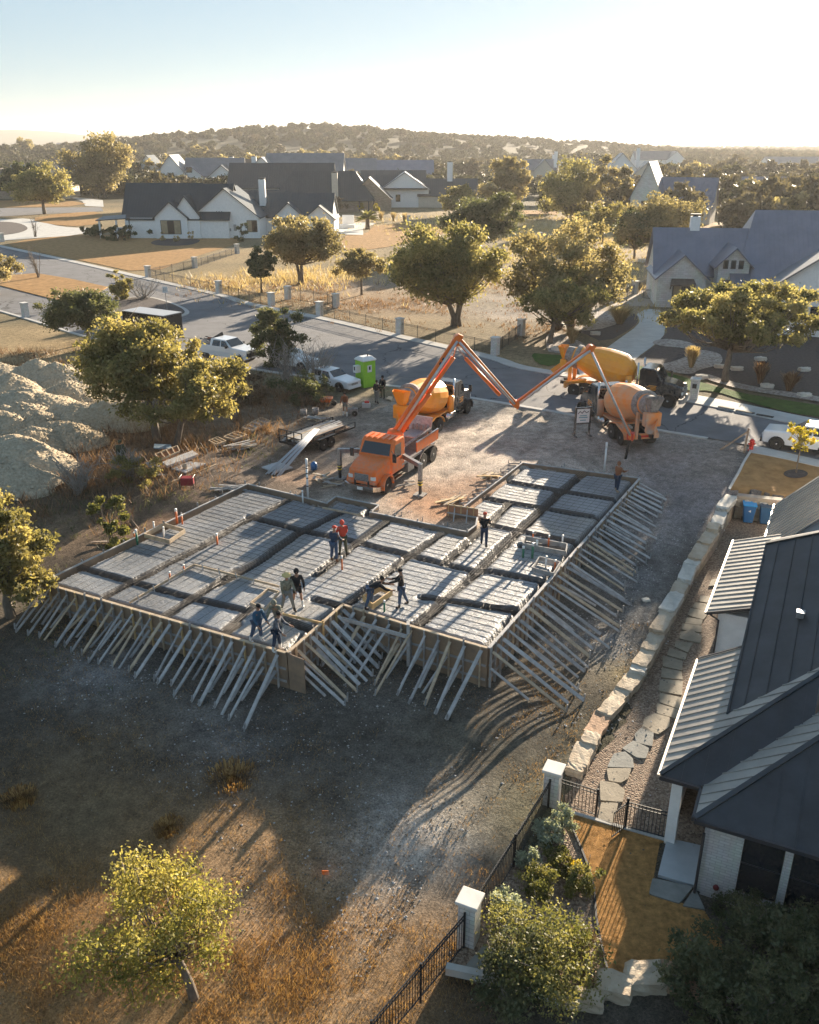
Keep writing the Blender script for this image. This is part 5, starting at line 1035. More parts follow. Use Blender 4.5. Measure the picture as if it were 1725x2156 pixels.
# ------------------------------------------------------------------ dirt piles
dirt = M('excavated limestone dirt', (.36, .29, .2), .97, 6, .35, .9, 16, col2=(.58, .49, .36), detail=9, spec=.1); db = dirt.node_tree
def mound(label, cpx, rx, ry, h, rz=0, seed=0, peaks=2):
    c = at(cpx[0], cpx[1] - 24); rx *= .78; ry *= .78; rx *= .88; ry *= .85; h *= .74; r = random.Random(seed); n = 120
    gx_, gy_ = np.meshgrid(np.linspace(-1.25, 1.25, n), np.linspace(-1.25, 1.25, n)); P_ = [(r.uniform(-.45, .45), r.uniform(-.3, .3), r.uniform(.55, 1)) for _ in range(peaks + 1)]
    z = np.zeros_like(gx_)
    for a, b, k in P_: z = np.maximum(z, k * (1 - np.hypot((gx_ - a), (gy_ - b)) * 1.08))
    X = gx_ * rx; Y = gy_ * ry; nz_ = smoothnoise(X, Y, 1.3, seed) * .14 - np.abs(smoothnoise(X, Y, .9, seed + 1)) * .1 + smoothnoise(X, Y, .22, seed + 2) * .04 + np.random.default_rng(seed).normal(0, .03, X.shape)
    z = np.maximum(z, 0); z = h * (1 - (1 - z) ** 1.35) * 1.05 + nz_ * np.clip(z * 6, 0, 1); ca, sa = math.cos(rz), math.sin(rz); WX = X * ca - Y * sa; WY = X * sa + Y * ca
    ed = np.clip((1.25 - np.maximum(abs(gx_), abs(gy_))) * 5, 0, 1)
    zz = gz(WX + c.x, WY + c.y) - c.z + z - .5 * (1 - np.clip(z * 8 / h, 0, 1))
    i = np.arange(n * n).reshape(n, n); F_ = np.stack([i[:-1, :-1].ravel(), i[:-1, 1:].ravel(), i[1:, 1:].ravel(), i[1:, :-1].ravel()], 1)
    VV = np.stack([WX.ravel(), WY.ravel(), zz.ravel()], 1); F_ = np.concatenate([F_[:, [0, 1, 2]], F_[:, [0, 2, 3]]]); g_ = np.random.default_rng(seed + 50); kk = g_.choice(len(VV), 1500); kk = kk[(z.ravel()[kk] > .05) | (g_.random(1500) < .12)]
    cb_ = np.array([(-1, 0, 0), (0, -1, 0), (1, 0, 0), (0, 1, 0), (0, 0, .9)]) * .5; cl_ = VV[kk][:, None, :] + cb_[None] * (g_.uniform(.06, .3, len(kk)) * g_.random(len(kk)))[:, None, None] * g_.uniform(.6, 1.4, (len(kk), 5, 1)) + np.array([0, 0, .01])
    cf_ = (np.array([(0, 1, 4), (1, 2, 4), (2, 3, 4), (3, 0, 4)])[None] + (np.arange(len(kk)) * 5)[:, None, None] + len(VV)).reshape(-1, 3); VV = np.concatenate([VV, cl_.reshape(-1, 3)]); F_ = np.concatenate([F_, cf_])
    o = npmesh('dirt_pile', VV, F_, dirt, smooth=False); o.location = c; tag(o, label, 'dirt pile', 'heaps of excavated dirt')
mound('farthest pale dirt heap at the left, below the shaded hedge', K4(80, 660), 6, 4.5, 2.4, .3, 1, 2); mound('second dirt heap from the back, beside the big tree', K4(330, 650), 5, 4.5, 2.3, 0, 2, 2)
mound('broad dirt heap with two sunlit crests, centre of the row', K4(230, 860), 6.0, 5, 2.8, .2, 3, 3); mound('dirt heap at the left edge with a sunlit top', K4(-60, 760), 5, 4.5, 2.6, 0, 4, 2); mound('low dirt heap reaching right towards the tree trunk', K4(620, 900), 6, 4.5, 1.9, -.2, 5, 2)
mound('golden dirt heap at the left edge, third row', K4(60, 960), 5, 4, 2.6, .3, 6, 2); mound('large near dirt heap with a long ridge sloping right', K4(240, 1180), 6.2, 4.6, 2.9, -.35, 7, 3); mound('nearest dirt heap at the left edge', K4(10, 1290), 4.5, 3.4, 2.4, -.2, 8, 2)
mound('small dirt heap between the two broad ones', K4(420, 760), 4, 3.4, 1.9, .4, 19, 2); mound('low dirt heap in the gap by the left edge', K4(120, 1080), 4.2, 3.2, 2.0, .1, 20, 2)
mound('low crumbly heap behind the second one', K4(480, 620), 4.5, 3.4, 1.8, 0, 31, 3); mound('small golden heap between the left edge heaps', K4(170, 980), 3.8, 3, 2.0, .5, 32, 2); mound('low heap spilling towards the red weeds', K4(420, 1010), 4, 3, 1.5, -.3, 33, 3)

# ------------------------------------------------------------------ vehicles (local x forward, y left, origin on the ground under the front axle)
def wheel(t, x, y, r=.5, w=.3, rim=None, side=1):
    m = MB(); pr = [(-w / 2, r * .55), (-w / 2, r * .93), (-w * .38, r), (w * .38, r), (w / 2, r * .93), (w / 2, r * .55)]
    m.lathe(pr, (x, y, r), (0, side, 0), 22); o = m.build('wheel', MAT['rubber'], t)
    m = MB(); m.lathe([(w * .1, r * .6), (w * .42, r * .6), (w * .47, r * .55), (w * .3, r * .45), (w * .28, r * .2), (w * .5, r * .16), (w * .52, .01)], (x, y, r), (0, side, 0), 18); m.build('rim', rim or MAT['chrome'], o, True); return o
def oct_ring(x, w, z0, z1, c=.12): return [(x, -w, z0), (x, -w, z1 - c), (x, -w + c, z1), (x, w - c, z1), (x, w, z1 - c), (x, w, z0)]
def place(pf, pr_, side):
    # side=+1: wheels seen are on the left (y+) side. returns origin, heading, wheelbase
    f = at(*pf); r = at(*pr_); d = (f - r); wb = Vector((d.x, d.y)).length; h = math.atan2(d.y, d.x); left = Vector((-math.sin(h), math.cos(h), 0)); return f - left * 1.02 * side, h, wb
lamp_m = M('headlamp glass', (.75, .75, .72), .1, spec=.8)
def cab(t, paint, zf=0, accent=None, roofm=None):
    m = MB(); m.loft([oct_ring(.98, .72, .75, 1.45), oct_ring(.9, .84, .7, 1.6), oct_ring(.3, .93, .95, 1.78), oct_ring(-.6, 1.0, 1.0, 1.92)]); m.build('hood', paint, t, bevel=.04)
    m = MB(); prof = [(-.55, .85), (-.55, 1.9), (-.98, 2.62), (-1.2, 2.76), (-2.1, 2.76), (-2.25, 2.6), (-2.25, .85)]
    m.prism([(x, -1.04, z) for x, z in prof], (0, 2.08, 0)); m.build('cab', paint, t, bevel=.07)
    ws = MB(); n = Vector((.86, 0, .51)) * .012; q = [Vector((-.6, -.9, 1.98)), Vector((-.6, .9, 1.98)), Vector((-.95, .82, 2.56)), Vector((-.95, -.82, 2.56))]; ws.prism([p + n for p in q], n * 2); ws.build('windshield', MAT['glass'], t)
    for s in (-1, 1):
        MB().prism([(-.85, s * 1.045, 1.85), (-1.05, s * 1.045, 2.5), (-1.75, s * 1.045, 2.5), (-1.75, s * 1.045, 1.75), (-.9, s * 1.045, 1.75)], (0, s * .012, 0)).build('side_window', MAT['glass'], t)
        d = MB(); d.prism([(-.72, s * 1.043, .95), (-.72, s * 1.043, 1.68), (-1.85, s * 1.043, 1.68), (-1.85, s * 1.043, .95)], (0, s * .02, 0)); dd = d.build('door', paint, t, bevel=.01); MB().box((-1.7, s * 1.08, 1.5), (.16, .03, .04)).build('handle', MAT['chrome'], dd)
        MB().box((-.35, s * 1.35, 2.0), (.1, .22, .5)).build('mirror', MAT['blackpaint'], t, bevel=.02); MB().tube([(-.6, s * 1.04, 2.3), (-.35, s * 1.33, 2.2)], .02, 6).build('mirror_arm', MAT['black'], t)
        f = MB(); f.loft([[(x + .62 * math.cos(a), s * yy, .5 + .62 * math.sin(a)) for a in np.linspace(-.2, math.pi + .1, 9)] + [(x + .55 * math.cos(a), s * yy, .5 + .55 * math.sin(a)) for a in np.linspace(math.pi + .1, -.2, 9)] for x, yy in ((0, .74), (0, 1.2))]); f.build('fender', paint if paint is not MAT['blackpaint'] else MAT['black'], t)
        MB().box((.93, s * .7, 1.12), (.12, .3, .22)).build('headlight', lamp_m, t, bevel=.03); MB().box((-1.35, s * 1.05, .55), (.9, .2, .06)).build('step', MAT['chrome'], t); MB().box((-1.3, s * .98, .78), (.7, .2, .05)).build('step', MAT['black'], t)
    MB().box((.98, 0, 1.12), (.06, .86, .42)).build('grille', MAT['steel'], t)
    for k in range(5): MB().box((1.02, 0, .96 + k * .08), (.03, .84, .03)).build('grille_bar', MAT['chrome'], t)
    MB().loft([[(x, y, z) for z in (.42, .7)] + [(x - .15, y, z) for z in (.7, .42)] for x, y in ((.95, -1.12), (1.16, -.8), (1.2, 0), (1.16, .8), (.95, 1.12))]).build('bumper', MAT['chrome'] if paint is not MAT['blackpaint'] else MAT['steel'], t)
    MB().box((1.215, 0, .55), (.02, .34, .16)).build('licence_plate', MAT['white'], t)
def chassis(t, wb, tail, r=.5):
    for s in (-1, 1): MB().box(((1.0 - wb - tail) / 2, s * .42, .85), (wb + tail + 1.0, .12, .26)).build('frame_rail', MAT['black'], t)
    for s in (-1, 1):
        wheel(t, 0, s * .95, r, .32, None, s)
        for dx in (-.68, .68): wheel(t, -wb + dx, s * .88, r, .58, MAT['steel'], s)
    for dx in (0, -wb - .68, -wb + .68): MB().tube([(dx, -.8, r), (dx, .8, r)], .09, 8).build('axle', MAT['black'], t)

# concrete pump truck with boom
o, h, wb = place(M1(640, 2010), M1(1110, 1672), 1); wb = max(wb, 5.2)
PT = thing('concrete_pump_truck', 'bright orange concrete pump truck with raised folding boom, facing the slab', 'pump truck', o, h)
cab(PT, MAT['orange']); chassis(PT, wb, 1.6)
for k in range(5): MB().box((-1.35 + .0, -.7 + k * .35, 2.79), (1.0, .05, .04)).build('roof_rib', MAT['orange'], PT)
MB().box((-wb / 2 - 1.4, 0, 1.1), (wb - .6, 2.1, .12)).build('deck', MAT['steel'], PT)
for s in (-1, 1):
    MB().box((-wb + .1, s * 1.12, 1.62), (3.0, .06, .62)).build('side_panel', MAT['orange'], PT, bevel=.01); MB().box((-wb + .1, s * 1.12, 1.95), (3.05, .09, .05)).build('panel_rail', MAT['chrome'], PT)
    MB().box((-2.9, s * .95, .75), (.8, .35, .6)).build('tool_box', MAT['steel'], PT, bevel=.02)
    MB().loft([[(-wb + 1.35 * math.cos(a), s * yy, .5 + .75 * math.sin(a)) for a in np.linspace(0, math.pi, 9)] + [(-wb + 1.3 * math.cos(a), s * yy, .5 + .7 * math.sin(a)) for a in np.linspace(math.pi, 0, 9)] for yy in (.62, 1.16)]).build('mudguard', MAT['chrome'], PT)
tx = -3.05
MB().tube([(tx, 0, 1.1), (tx, 0, 2.1)], .55, 16).build('pedestal', MAT['grime'], PT, bevel=.02); MB().lathe([(0, .3), (.05, .45), (.35, .5), (.6, .42), (.68, .1)], (tx, 0, 2.1), (0, 0, 1), 16).build('turret', MAT['orange'], PT, True)
MB().box((-wb + .2, .25, 1.55), (1.5, 1.2, .9)).build('hydraulic_tank', MAT['steel'], PT, bevel=.04); MB().prism([(-wb - .8, -.55, 1.9), (-wb - .8, .95, 1.9), (-wb - 1.0, .95, 2.75), (-wb - 1.0, -.55, 2.75)], (.06, 0, 0)).build('tailboard', MAT['steel'], PT)
for k in range(4): MB().tube([(-wb - .6, -.2 + k * .3, 1.9), (-wb - .6, -.2 + k * .3, 2.3 + .06 * (k % 2))], .06, 8).build('valve', MAT['grime'], PT)
MB().tube([(tx + .2, .7, 1.9), (-wb - .6, .95, 2.15)], .09, 8).build('delivery_pipe', MAT['grime'], PT); MB().tube([(tx - .2, -.5, 1.7), (-wb - 1.0, -.6, 1.5)], .08, 8).build('delivery_pipe', MAT['orange'], PT)
MB().loft([[(-wb - 1.3 + sx * a, sy * a * .75, z) for sx, sy in ((-1, -1), (1, -1), (1, 1), (-1, 1))] for a, z in ((.3, .7), (.62, 1.35))]).build('hopper', MAT['orange'], PT)
hz_ = [M('hazard yellow', (.75, .55, .03), .5), MAT['black']]
def loc(t, p): return t.matrix_basis.inverted() @ Vector(p)
for ft, ax_, sy in ((M1(88, 1838), -2.55, -1), (M1(1040, 2030), -2.55, 1)):
    fp_ = at(*ft); q = loc(PT, fp_); top = Vector((q.x, q.y, 1.75))
    MB().beam((ax_, sy * .5, 1.5), top, .22, .24).build('outrigger_arm', MAT['steel'], PT, bevel=.01); lg = MB().beam((q.x, q.y, q.z + .75), top + Vector((0, 0, .1)), .2, .2).build('outrigger_leg', MAT['steel'], PT, bevel=.01)
    MB().beam((q.x, q.y, q.z + .05), (q.x, q.y, q.z + .8), .13, .13).build('jack', MAT['black'], lg); MB().box((q.x, q.y, q.z + .04), (.62, .62, .07)).build('foot_plate', MAT['grime'], lg)
    for k in range(4): MB().box((q.x, q.y, q.z + .62 + k * .09), (.215, .215, .045)).build('hazard_band', hz_[k % 2], lg)
# boom in its own vertical plane through turret and discharge
PT_M = Matrix.Translation(o) @ Matrix.Rotation(h, 4, 'Z')
T0 = PT_M @ Vector((tx, 0, 2.55)); TIP = atz(*M2(838, 1545), .0)
nrm = (Vector((TIP.x, TIP.y, 0)) - Vector((T0.x, T0.y, 0))).cross(Vector((0, 0, 1)))
def bp(pix): return atplane(*pix, T0, nrm)
J = [T0, bp(M1(1480, 165)), bp((1086, 850)), bp(M2(425, 180)), bp(M2(905, 1225))]
iv = PT_M.inverted(); J = [iv @ p for p in J]; nl = (iv.to_3x3() @ nrm).normalized()
print('BOOM', [tuple(round(c, 1) for c in PT_M @ j) for j in J])
for i, (w1, w2) in enumerate(((.42, .34), (.36, .24), (.24, .2), (.2, .15))):
    a, b = J[i], J[i + 1]; d = (b - a).normalized(); up = nl.cross(d); up = up if up.z > 0 else -up
    m = MB(); m.beam(a - d * .1, b + d * .15, .26 - i * .03, w1, up, .22 - i * .03, w2); seg = m.build('boom_section', MAT['orange'], PT, bevel=.015)
    off = nl * (.22 - .02 * i) * (1 if (iv.to_3x3() @ Vector((0, -1, 0))).dot(nl) > 0 else -1)
    off2 = off - up * .05
    MB().tube([a + off2 + d * .2, b + off2 - d * .1], .075, 8).build('concrete_line', M('pale steel pipe', (.55, .54, .52), .4, 5, .15, metal=.4), seg, True)
    for k in range(int((b - a).length / 1.4)):
        q = a + d * (k * 1.4 + .7); MB().box(q + off2 * .6, (.12, .12, .12)).build('clamp', MAT['red'], seg)
    MB().tube([b - nl * .22, b + nl * .22], .2, 12).build('joint_pin', MAT['orange'], seg)
    if i == 0:
        for k_ in range(2): MB().box(a + d * ((b - a).length * .74 + k_ * .3) + off * .62, (.16, .02, .2), d.to_track_quat('X', 'Z').to_matrix()).build('stencil_mark', MAT['dark'], seg)
    if i < 3:
        u_ = -up; c1 = a + d * ((b - a).length * (.45 if i == 0 else .5)) + u_ * .35; c2 = b - d * 1.0 + u_ * .42
        if i == 0: MB().tube([c1, c2], .13, 10).build('ram', MAT['orange'], seg, True); MB().tube([c2, b + u_ * .1 + d * .1], .05, 8).build('ram_rod', MAT['chrome'], seg, True)
        if i == 1: MB().tube([a + d * 1.2 + u_ * .4, a + d * 4.2 + u_ * .35], .11, 10).build('ram', MAT['orange'], seg, True); MB().tube([a + u_ * .3, a + d * 1.3 + u_ * .4], .045, 8).build('ram_rod', MAT['chrome'], seg, True)
    MB().loft([[b - d * .6 + nl * y + up * (w2 * .5), b + d * .25 + nl * y + up * (w2 * .3), b + d * .3 + nl * y - up * (w2 * .6), b - d * .3 + nl * y - up * (w2 * .9)] for y in (-.15, .15)]).build('bracket', MAT['orange'], seg)
d0_ = (J[1] - J[0]).normalized(); up = nl.cross(d0_); up = up if up.z > 0 else -up
MB().tube([J[0] - up * .1 - Vector((0, 0, .3)) + d0_ * .2, J[0] + d0_ * 3.0 - up * .42], .16, 10).build('lift_ram', MAT['orange'], PT, True)
hb = iv @ Vector((TIP.x, TIP.y, .25)); e5 = J[4]
MB().tube([e5, e5 + Vector((0, 0, .1)) * 0 + (hb - e5) * .08 + (J[4] - J[3]).normalized() * .25, e5.lerp(hb, .3) , hb], .08, 10).build('rubber_hose', MAT['rubber'], PT, True); MB().box(e5, (.4, .4, .45)).build('end_bracket', MAT['red'], PT, bevel=.04)

def mixer(label, pf, pr_, side, drumcol, wbmin=5.6, dirty=False, dr=1.2, lift=0):
    o, h, wb = place(pf, pr_, side); wb = min(max(wb, wbmin), 6.6)
    t = thing('concrete_mixer_truck', label, 'mixer truck', o, h, 'concrete mixer trucks'); cab(t, MAT['blackpaint']); chassis(t, wb, 2.0)
    am = MAT['amberdirty'] if dirty else MAT['amber']
    ax_ = Vector((-1, 0, .2)).normalized(); s0 = Vector((-2.75, 0, 1.95)); L = min(wb + .1, 5.5)
    prof = [(0, .35), (.12, .62), (.45, .95), (1.0, dr * .98), (1.5, dr), (2.3, dr), (3.1, dr * .93), (L * .78, .86), (L * .9, .62), (L, .5)]
    d = MB().lathe(prof, s0, ax_, 20).build('drum', drumcol, t, False); c = MB(); c.lathe([(L * .8, .83), (L * .81, .92), (L * .86, .9), (L * .87, .76)], s0, ax_, 20); c.build('drum_ring', MAT['grime'], d)
    MB().lathe([(L * .9, .64), (L, .56), (L + .02, .44), (L - .1, .4)], s0, ax_, 18).build('drum_mouth', MAT['grime'], d)
    e = s0 + ax_ * L
    m = MB(); m.box((e.x + .5, .62, 1.6), (.28, .14, 1.7)); m.build('rear_support', am, t); m = MB(); m.box((e.x + .5, -.62, 1.6), (.28, .14, 1.7)); m.build('rear_support', am, t)
    MB().loft([[e + Vector((x, y, z)) for x, y, z in ((-.1, -w, zz), (-.1 - w * .9, -w * .7, zz), (-.1 - w * .9, w * .7, zz), (-.1, w, zz))] for w, zz in ((.3, -.35), (.62, .55))], False).build('charge_hopper', am if not dirty else MAT['grime'], t)
    MB().box(e + Vector((-.15, 0, -.85)), (.5, 1.1, .9)).build('discharge_hopper', am, t, bevel=.08)
    def trough(p, q, r, mt, nm='chute'):
        p = Vector(p); q = Vector(q); d_ = (q - p).normalized(); sd_ = d_.cross(Vector((0, 0, 1))).normalized(); u_ = sd_.cross(d_); rg = []
        for pt in (p, q): rg.append([pt + sd_ * (r * math.cos(a)) + u_ * (-r * math.sin(a)) for a in np.linspace(0, math.pi, 9)] + [pt + sd_ * (r * .86 * math.cos(a)) + u_ * (-r * .86 * math.sin(a)) for a in np.linspace(math.pi, 0, 9)])
        MB().loft(rg).build(nm, mt, t)
    trough(e + Vector((-.3, 0, -.75)), e + Vector((-1.0, .55 * side, -1.35)), .3, am); trough((e.x + 1.9, 1.16 * side, 1.45), (e.x + .3, 1.2 * side, 1.15), .27, am)
    MB().box((-wb - 1.4, 0, .75), (.25, 2.2, .3)).build('rear_bumper', am, t); MB().box((-wb - 1.55, 0, .78), (.04, 1.2, .12)).build('tail_lights', MAT['red'], t)
    for s in (-1, 1):
        MB().loft([[(-wb + 1.4 * math.cos(a), s * yy, .5 + .78 * math.sin(a)) for a in np.linspace(.1, math.pi - .1, 9)] + [(-wb + 1.34 * math.cos(a), s * yy, .5 + .72 * math.sin(a)) for a in np.linspace(math.pi - .1, .1, 9)] for yy in (.6, 1.2)]).build('mudguard', am, t)
        MB().tube([(-2.3, s * .85, .62), (-3.5, s * .85, .62)], .3, 14).build('fuel_tank', MAT['chrome'], t, True); MB().tube([(-2.38, s * .98, .9), (-2.38, s * .98, 3.1)], .075, 8).build('exhaust_stack', MAT['chrome'], t, True)
        for k, (a, b) in enumerate(((-.9, -1.5), (-.95, -1.6), (-.9, -1.35), (-.95, -1.55))):
            MB().box(((a + b) / 2, s * 1.068, 1.52 - k * .1), (abs(a - b), .008, .045)).build('door_lettering', MAT['amber'], t)
    MB().tube([(-3.0, 1.02 * side, .95), (-3.0, 1.02 * side, 2.05)], .24, 14).build('water_tank', am, t, True)
    MB().box((-4.2, 0, 1.08), (2.6, 1.9, .1)).build('platform', am, t)
    return t
mixer('orange-drummed mixer truck with black cab backed up to the pump truck', M1(1600, 1062), M1(1215, 1300), -1, MAT['amber'])
mixer('amber-drummed mixer truck on the street behind, with black cab at the right', M2(1335, 892), M2(330, 745), -1, MAT['amber'], dr=1.3)
mixer('cement-dusted mixer truck nearest, with its rear chute at the right', M2(325, 995), M2(740, 1300), 1, M('drum, orange with cement dust', (.85, .27, .04), .55, .6, .2, col2=(.62, .42, .27)), dirty=True)

def car(t, st, paint, glassy, wb, front, wr=.38, wy=.84, plates=True, rimm=None):
    m = MB(); m.loft([[(x, -w * .96, zb), (x, -w, (zb + zl) / 2), (x, -w * .97, zl), (x, -wt, zt), (x, wt, zt), (x, w * .97, zl), (x, w, (zb + zl) / 2), (x, w * .96, zb)] for x, zb, w, zl, wt, zt in st])
    m.build('body', paint, t, bevel=.05)
    for x in (0, -wb):
        for s in (-1, 1): wheel(t, x, s * wy, wr, .26, rimm, s); MB().loft([[(x + (wr + .1) * math.cos(a), s * yy, wr + (wr + .1) * math.sin(a)) for a in np.linspace(0, math.pi, 9)] + [(x + wr * 1.0 * math.cos(a), s * yy, wr + wr * math.sin(a)) for a in np.linspace(math.pi, 0, 9)] for yy in (wy + .02, wy + .13)]).build('wheel_arch', MAT['black'], t)
    for poly in glassy: MB().prism(poly[0], poly[1]).build('window', MAT['glass'], t)
def quadwin(x0, x1, z0, z1, w0, w1, xs0=None, xs1=None):
    out = []
    for s in (-1, 1): out.append(([(x0, s * (w0 + .012), z0), (x1, s * (w0 + .012), z0), (xs1 if xs1 is not None else x1, s * (w1 + .012), z1), (xs0 if xs0 is not None else x0, s * (w1 + .012), z1)], (0, s * .012, 0)))
    return out
whitep = M('white car paint', (.74, .75, .76), .25, coat=.6)
# white crew-cab pickup

pf = at(*M3(645, 762)); hd = math.atan2(*(lambda a, b: (a.y - b.y, a.x - b.x))(at(*K4(1700, 510)), at(*K4(1480, 480))))
hd = R(-31)
lf = Vector((-math.sin(hd), math.cos(hd), 0))
t = thing('pickup_truck', 'white crew-cab pickup with loaded bed and black bull bar, parked behind the big tree', 'pickup truck', pf + lf * .95, hd)
car(t, [(.95, .5, .86, 1.0, .8, 1.05), (.9, .42, .95, 1.1, .86, 1.18), (-.75, .42, 1.0, 1.22, .9, 1.3), (-.8, .42, 1.0, 1.24, .9, 1.31), (-1.5, .42, 1.0, 1.25, .78, 1.86), (-2.9, .42, 1.0, 1.25, .78, 1.9), (-3.15, .42, 1.0, 1.25, .8, 1.85), (-3.22, .45, 1.0, 1.25, .96, 1.28), (-5.2, .5, 1.0, 1.25, .96, 1.27)], whitep,
    quadwin(-1.0, -1.9, 1.3, 1.78, .965, .8, -1.5, -1.95) + quadwin(-2.05, -2.95, 1.3, 1.78, .965, .8, -2.05, -2.85) + [([(-.84, -.82, 1.33), (-.84, .82, 1.33), (-1.46, .72, 1.83), (-1.46, -.72, 1.83)], (.02, 0, .03))], 3.9, .95, .4)
MB().box((-4.2, 0, 1.29), (1.8, 1.6, .04)).build('bed_floor', MAT['black'], t)
for k in range(9): MB().tube([(-3.5 - random.uniform(0, .5), random.uniform(-.6, .6), 1.4 + random.uniform(0, .3)), (-4.8 + random.uniform(0, .4), random.uniform(-.6, .6), 1.4 + random.uniform(0, .3))], .05, 6).build('cargo', [MAT['orange'], MAT['black'], MAT['grime']][k % 3], t)
MB().beam((-3.4, -.7, 1.55), (-3.2, .8, 2.0), .08, .35).build('headache_rack', MAT['black'], t); MB().box((1.05, 0, .8), (.12, 1.9, .35)).build('bumper', MAT['black'], t, bevel=.03)
for s in (-.55, .55): MB().tube([(1.1, s, .5), (1.2, s, 1.15), (1.0, s * 1.3, 1.2)], .05, 8).build('bull_bar', MAT['black'], t)
MB().box((.93, 0, .98), (.06, 1.0, .28)).build('grille', MAT['steel'], t)
for s in (-.75, .75): MB().box((.92, s, .98), (.08, .32, .22)).build('headlight', lamp_m, t); 
for s in (-1, 1): MB().box((-1.15, s * 1.15, 1.35), (.12, .2, .22)).build('mirror', MAT['black'], t)
# white car by the green toilet
pf = at(*M3(1495, 1000)); hd = R(-38); lf = Vector((-math.sin(hd), math.cos(hd), 0))
t = thing('parked_car', 'white car half hidden by the bare shrub, beside the green toilet', 'car', pf + lf * .84, hd)
car(t, [(.85, .35, .7, .7, .6, .74), (.78, .3, .82, .82, .7, .86), (-.6, .3, .88, .92, .78, 1.0), (-1.25, .3, .9, .95, .66, 1.44), (-2.6, .3, .9, .95, .66, 1.48), (-3.4, .35, .86, .95, .6, 1.3), (-3.6, .4, .8, .9, .6, .98)], whitep, quadwin(-.95, -1.85, 1.0, 1.38, .88, .7, -1.25, -1.85) + quadwin(-1.95, -2.9, 1.0, 1.38, .88, .7) + [([(-.66, -.74, 1.0), (-.66, .74, 1.0), (-1.2, .62, 1.41), (-1.2, -.62, 1.41)], (.02, 0, .03))], 2.7, .85, .34, .8)
MB().box((.84, 0, .62), (.06, .7, .16)).build('grille', MAT['steel'], t); MB().box((.86, 0, .36), (.06, 1.5, .2)).build('bumper', whitep, t, bevel=.03)
for s in (-.58, .58): MB().box((.8, s, .68), (.1, .3, .14)).build('headlight', lamp_m, t)
# second white vehicle behind it
pf = at(*M3(1300, 860)); t2 = thing('parked_car', 'white car mostly hidden behind the cedar and bare shrub', 'car', pf + lf * .84 - Vector((1.5, -1.5, 0)), R(-33))
car(t2, [(.85, .35, .7, .7, .6, .74), (.78, .3, .82, .82, .7, .86), (-.6, .3, .88, .92, .78, 1.0), (-1.25, .3, .9, .95, .66, 1.5), (-3.0, .3, .9, .95, .66, 1.56), (-3.5, .35, .86, .95, .6, 1.4), (-3.6, .4, .8, .9, .6, .98)], whitep, quadwin(-.95, -1.85, 1.0, 1.42, .88, .7, -1.25, -1.85) + quadwin(-1.95, -3.2, 1.0, 1.42, .88, .7), 2.7, .85, .34, .8)
# white SUV at the right edge, nose to the left
pf = at(*M4(700, 1015)); hd = R(180 - 31.5); lf = Vector((-math.sin(hd), math.cos(hd), 0))
t = thing('sport_utility_vehicle', 'white four-door vehicle parked at the right edge beyond the young tree', 'car', pf - lf * .86, hd)
car(t, [(.95, .45, .78, .9, .66, .95), (.86, .38, .92, 1.08, .8, 1.16), (-.7, .38, .97, 1.2, .84, 1.26), (-.78, .38, .97, 1.2, .84, 1.28), (-1.5, .38, .97, 1.2, .74, 1.78), (-3.4, .38, .97, 1.2, .74, 1.82), (-4.0, .42, .95, 1.2, .7, 1.5), (-4.1, .5, .9, 1.1, .7, 1.2)], whitep, quadwin(-.95, -1.95, 1.25, 1.7, .945, .77, -1.45, -1.95) + quadwin(-2.05, -3.0, 1.25, 1.7, .945, .77) + quadwin(-3.1, -3.7, 1.25, 1.65, .945, .77, -3.1, -3.5) + [([(-.84, -.8, 1.3), (-.84, .8, 1.3), (-1.46, .7, 1.76), (-1.46, -.7, 1.76)], (.02, 0, .03))], 2.95, .95, .4, .88)
for s in (-.6, .6): MB().box((.93, s, .88), (.08, .34, .12)).build('headlight', lamp_m, t)
MB().box((.98, 0, .52), (.1, 1.7, .3)).build('bumper', MAT['black'], t, bevel=.04); MB().box((.96, 0, .86), (.06, .7, .2)).build('grille', MAT['black'], t)
for s in (-1, 1): MB().box((-1.0, s * 1.1, 1.3), (.14, .22, .18)).build('mirror', whitep, t, bevel=.03)
# dark car under the farmhouse porch
pf = at(*K1(760, 852)); t = thing('parked_car', 'dark car under the white farmhouse porch behind the shrubs', 'car', pf + Vector((-.5, 1.0, 0)), R(-80))
car(t, [(.9, .4, .7, .8, .6, .85), (.8, .35, .88, .95, .76, 1.0), (-.7, .35, .92, 1.05, .8, 1.12), (-1.4, .35, .92, 1.1, .7, 1.6), (-3.2, .35, .92, 1.1, .7, 1.65), (-3.7, .4, .9, 1.0, .7, 1.1)], MAT['blackpaint'], quadwin(-1.1, -3.0, 1.12, 1.52, .9, .72) + [([(-.76, -.75, 1.14), (-.76, .75, 1.14), (-1.34, .66, 1.56), (-1.34, -.66, 1.56)], (.02, 0, .03))], 2.8, .9, .36, .84)
# enclosed black trailer
TB = [at(*K4(1185, 330)), at(*K4(960, 300))]
hd = R(-31); c = at(*K4(1060, 320)); t = thing('enclosed_trailer', 'black enclosed trailer with pale roof, behind the big tree on the street', 'trailer', c, hd)
MB().box((-1.8, 0, 1.55), (5.6, 2.4, 2.2)).build('body', MAT['blackpaint'], t, bevel=.03); MB().box((-1.8, 0, 2.68), (5.64, 2.44, .06)).build('roof', M('pale trailer roof', (.45, .46, .48), .4), t)
for x in (-1.6, -2.5):
    for s in (-1, 1): wheel(t, x, s * 1.22, .35, .22, None, s)
MB().beam((1.0, 0, .55), (2.3, 0, .55), .12, .12).build('drawbar', MAT['black'], t); MB().box((1.02, 0, 1.5), (.02, 2.2, 1.9)).build('front_panel', MAT['black'], t)
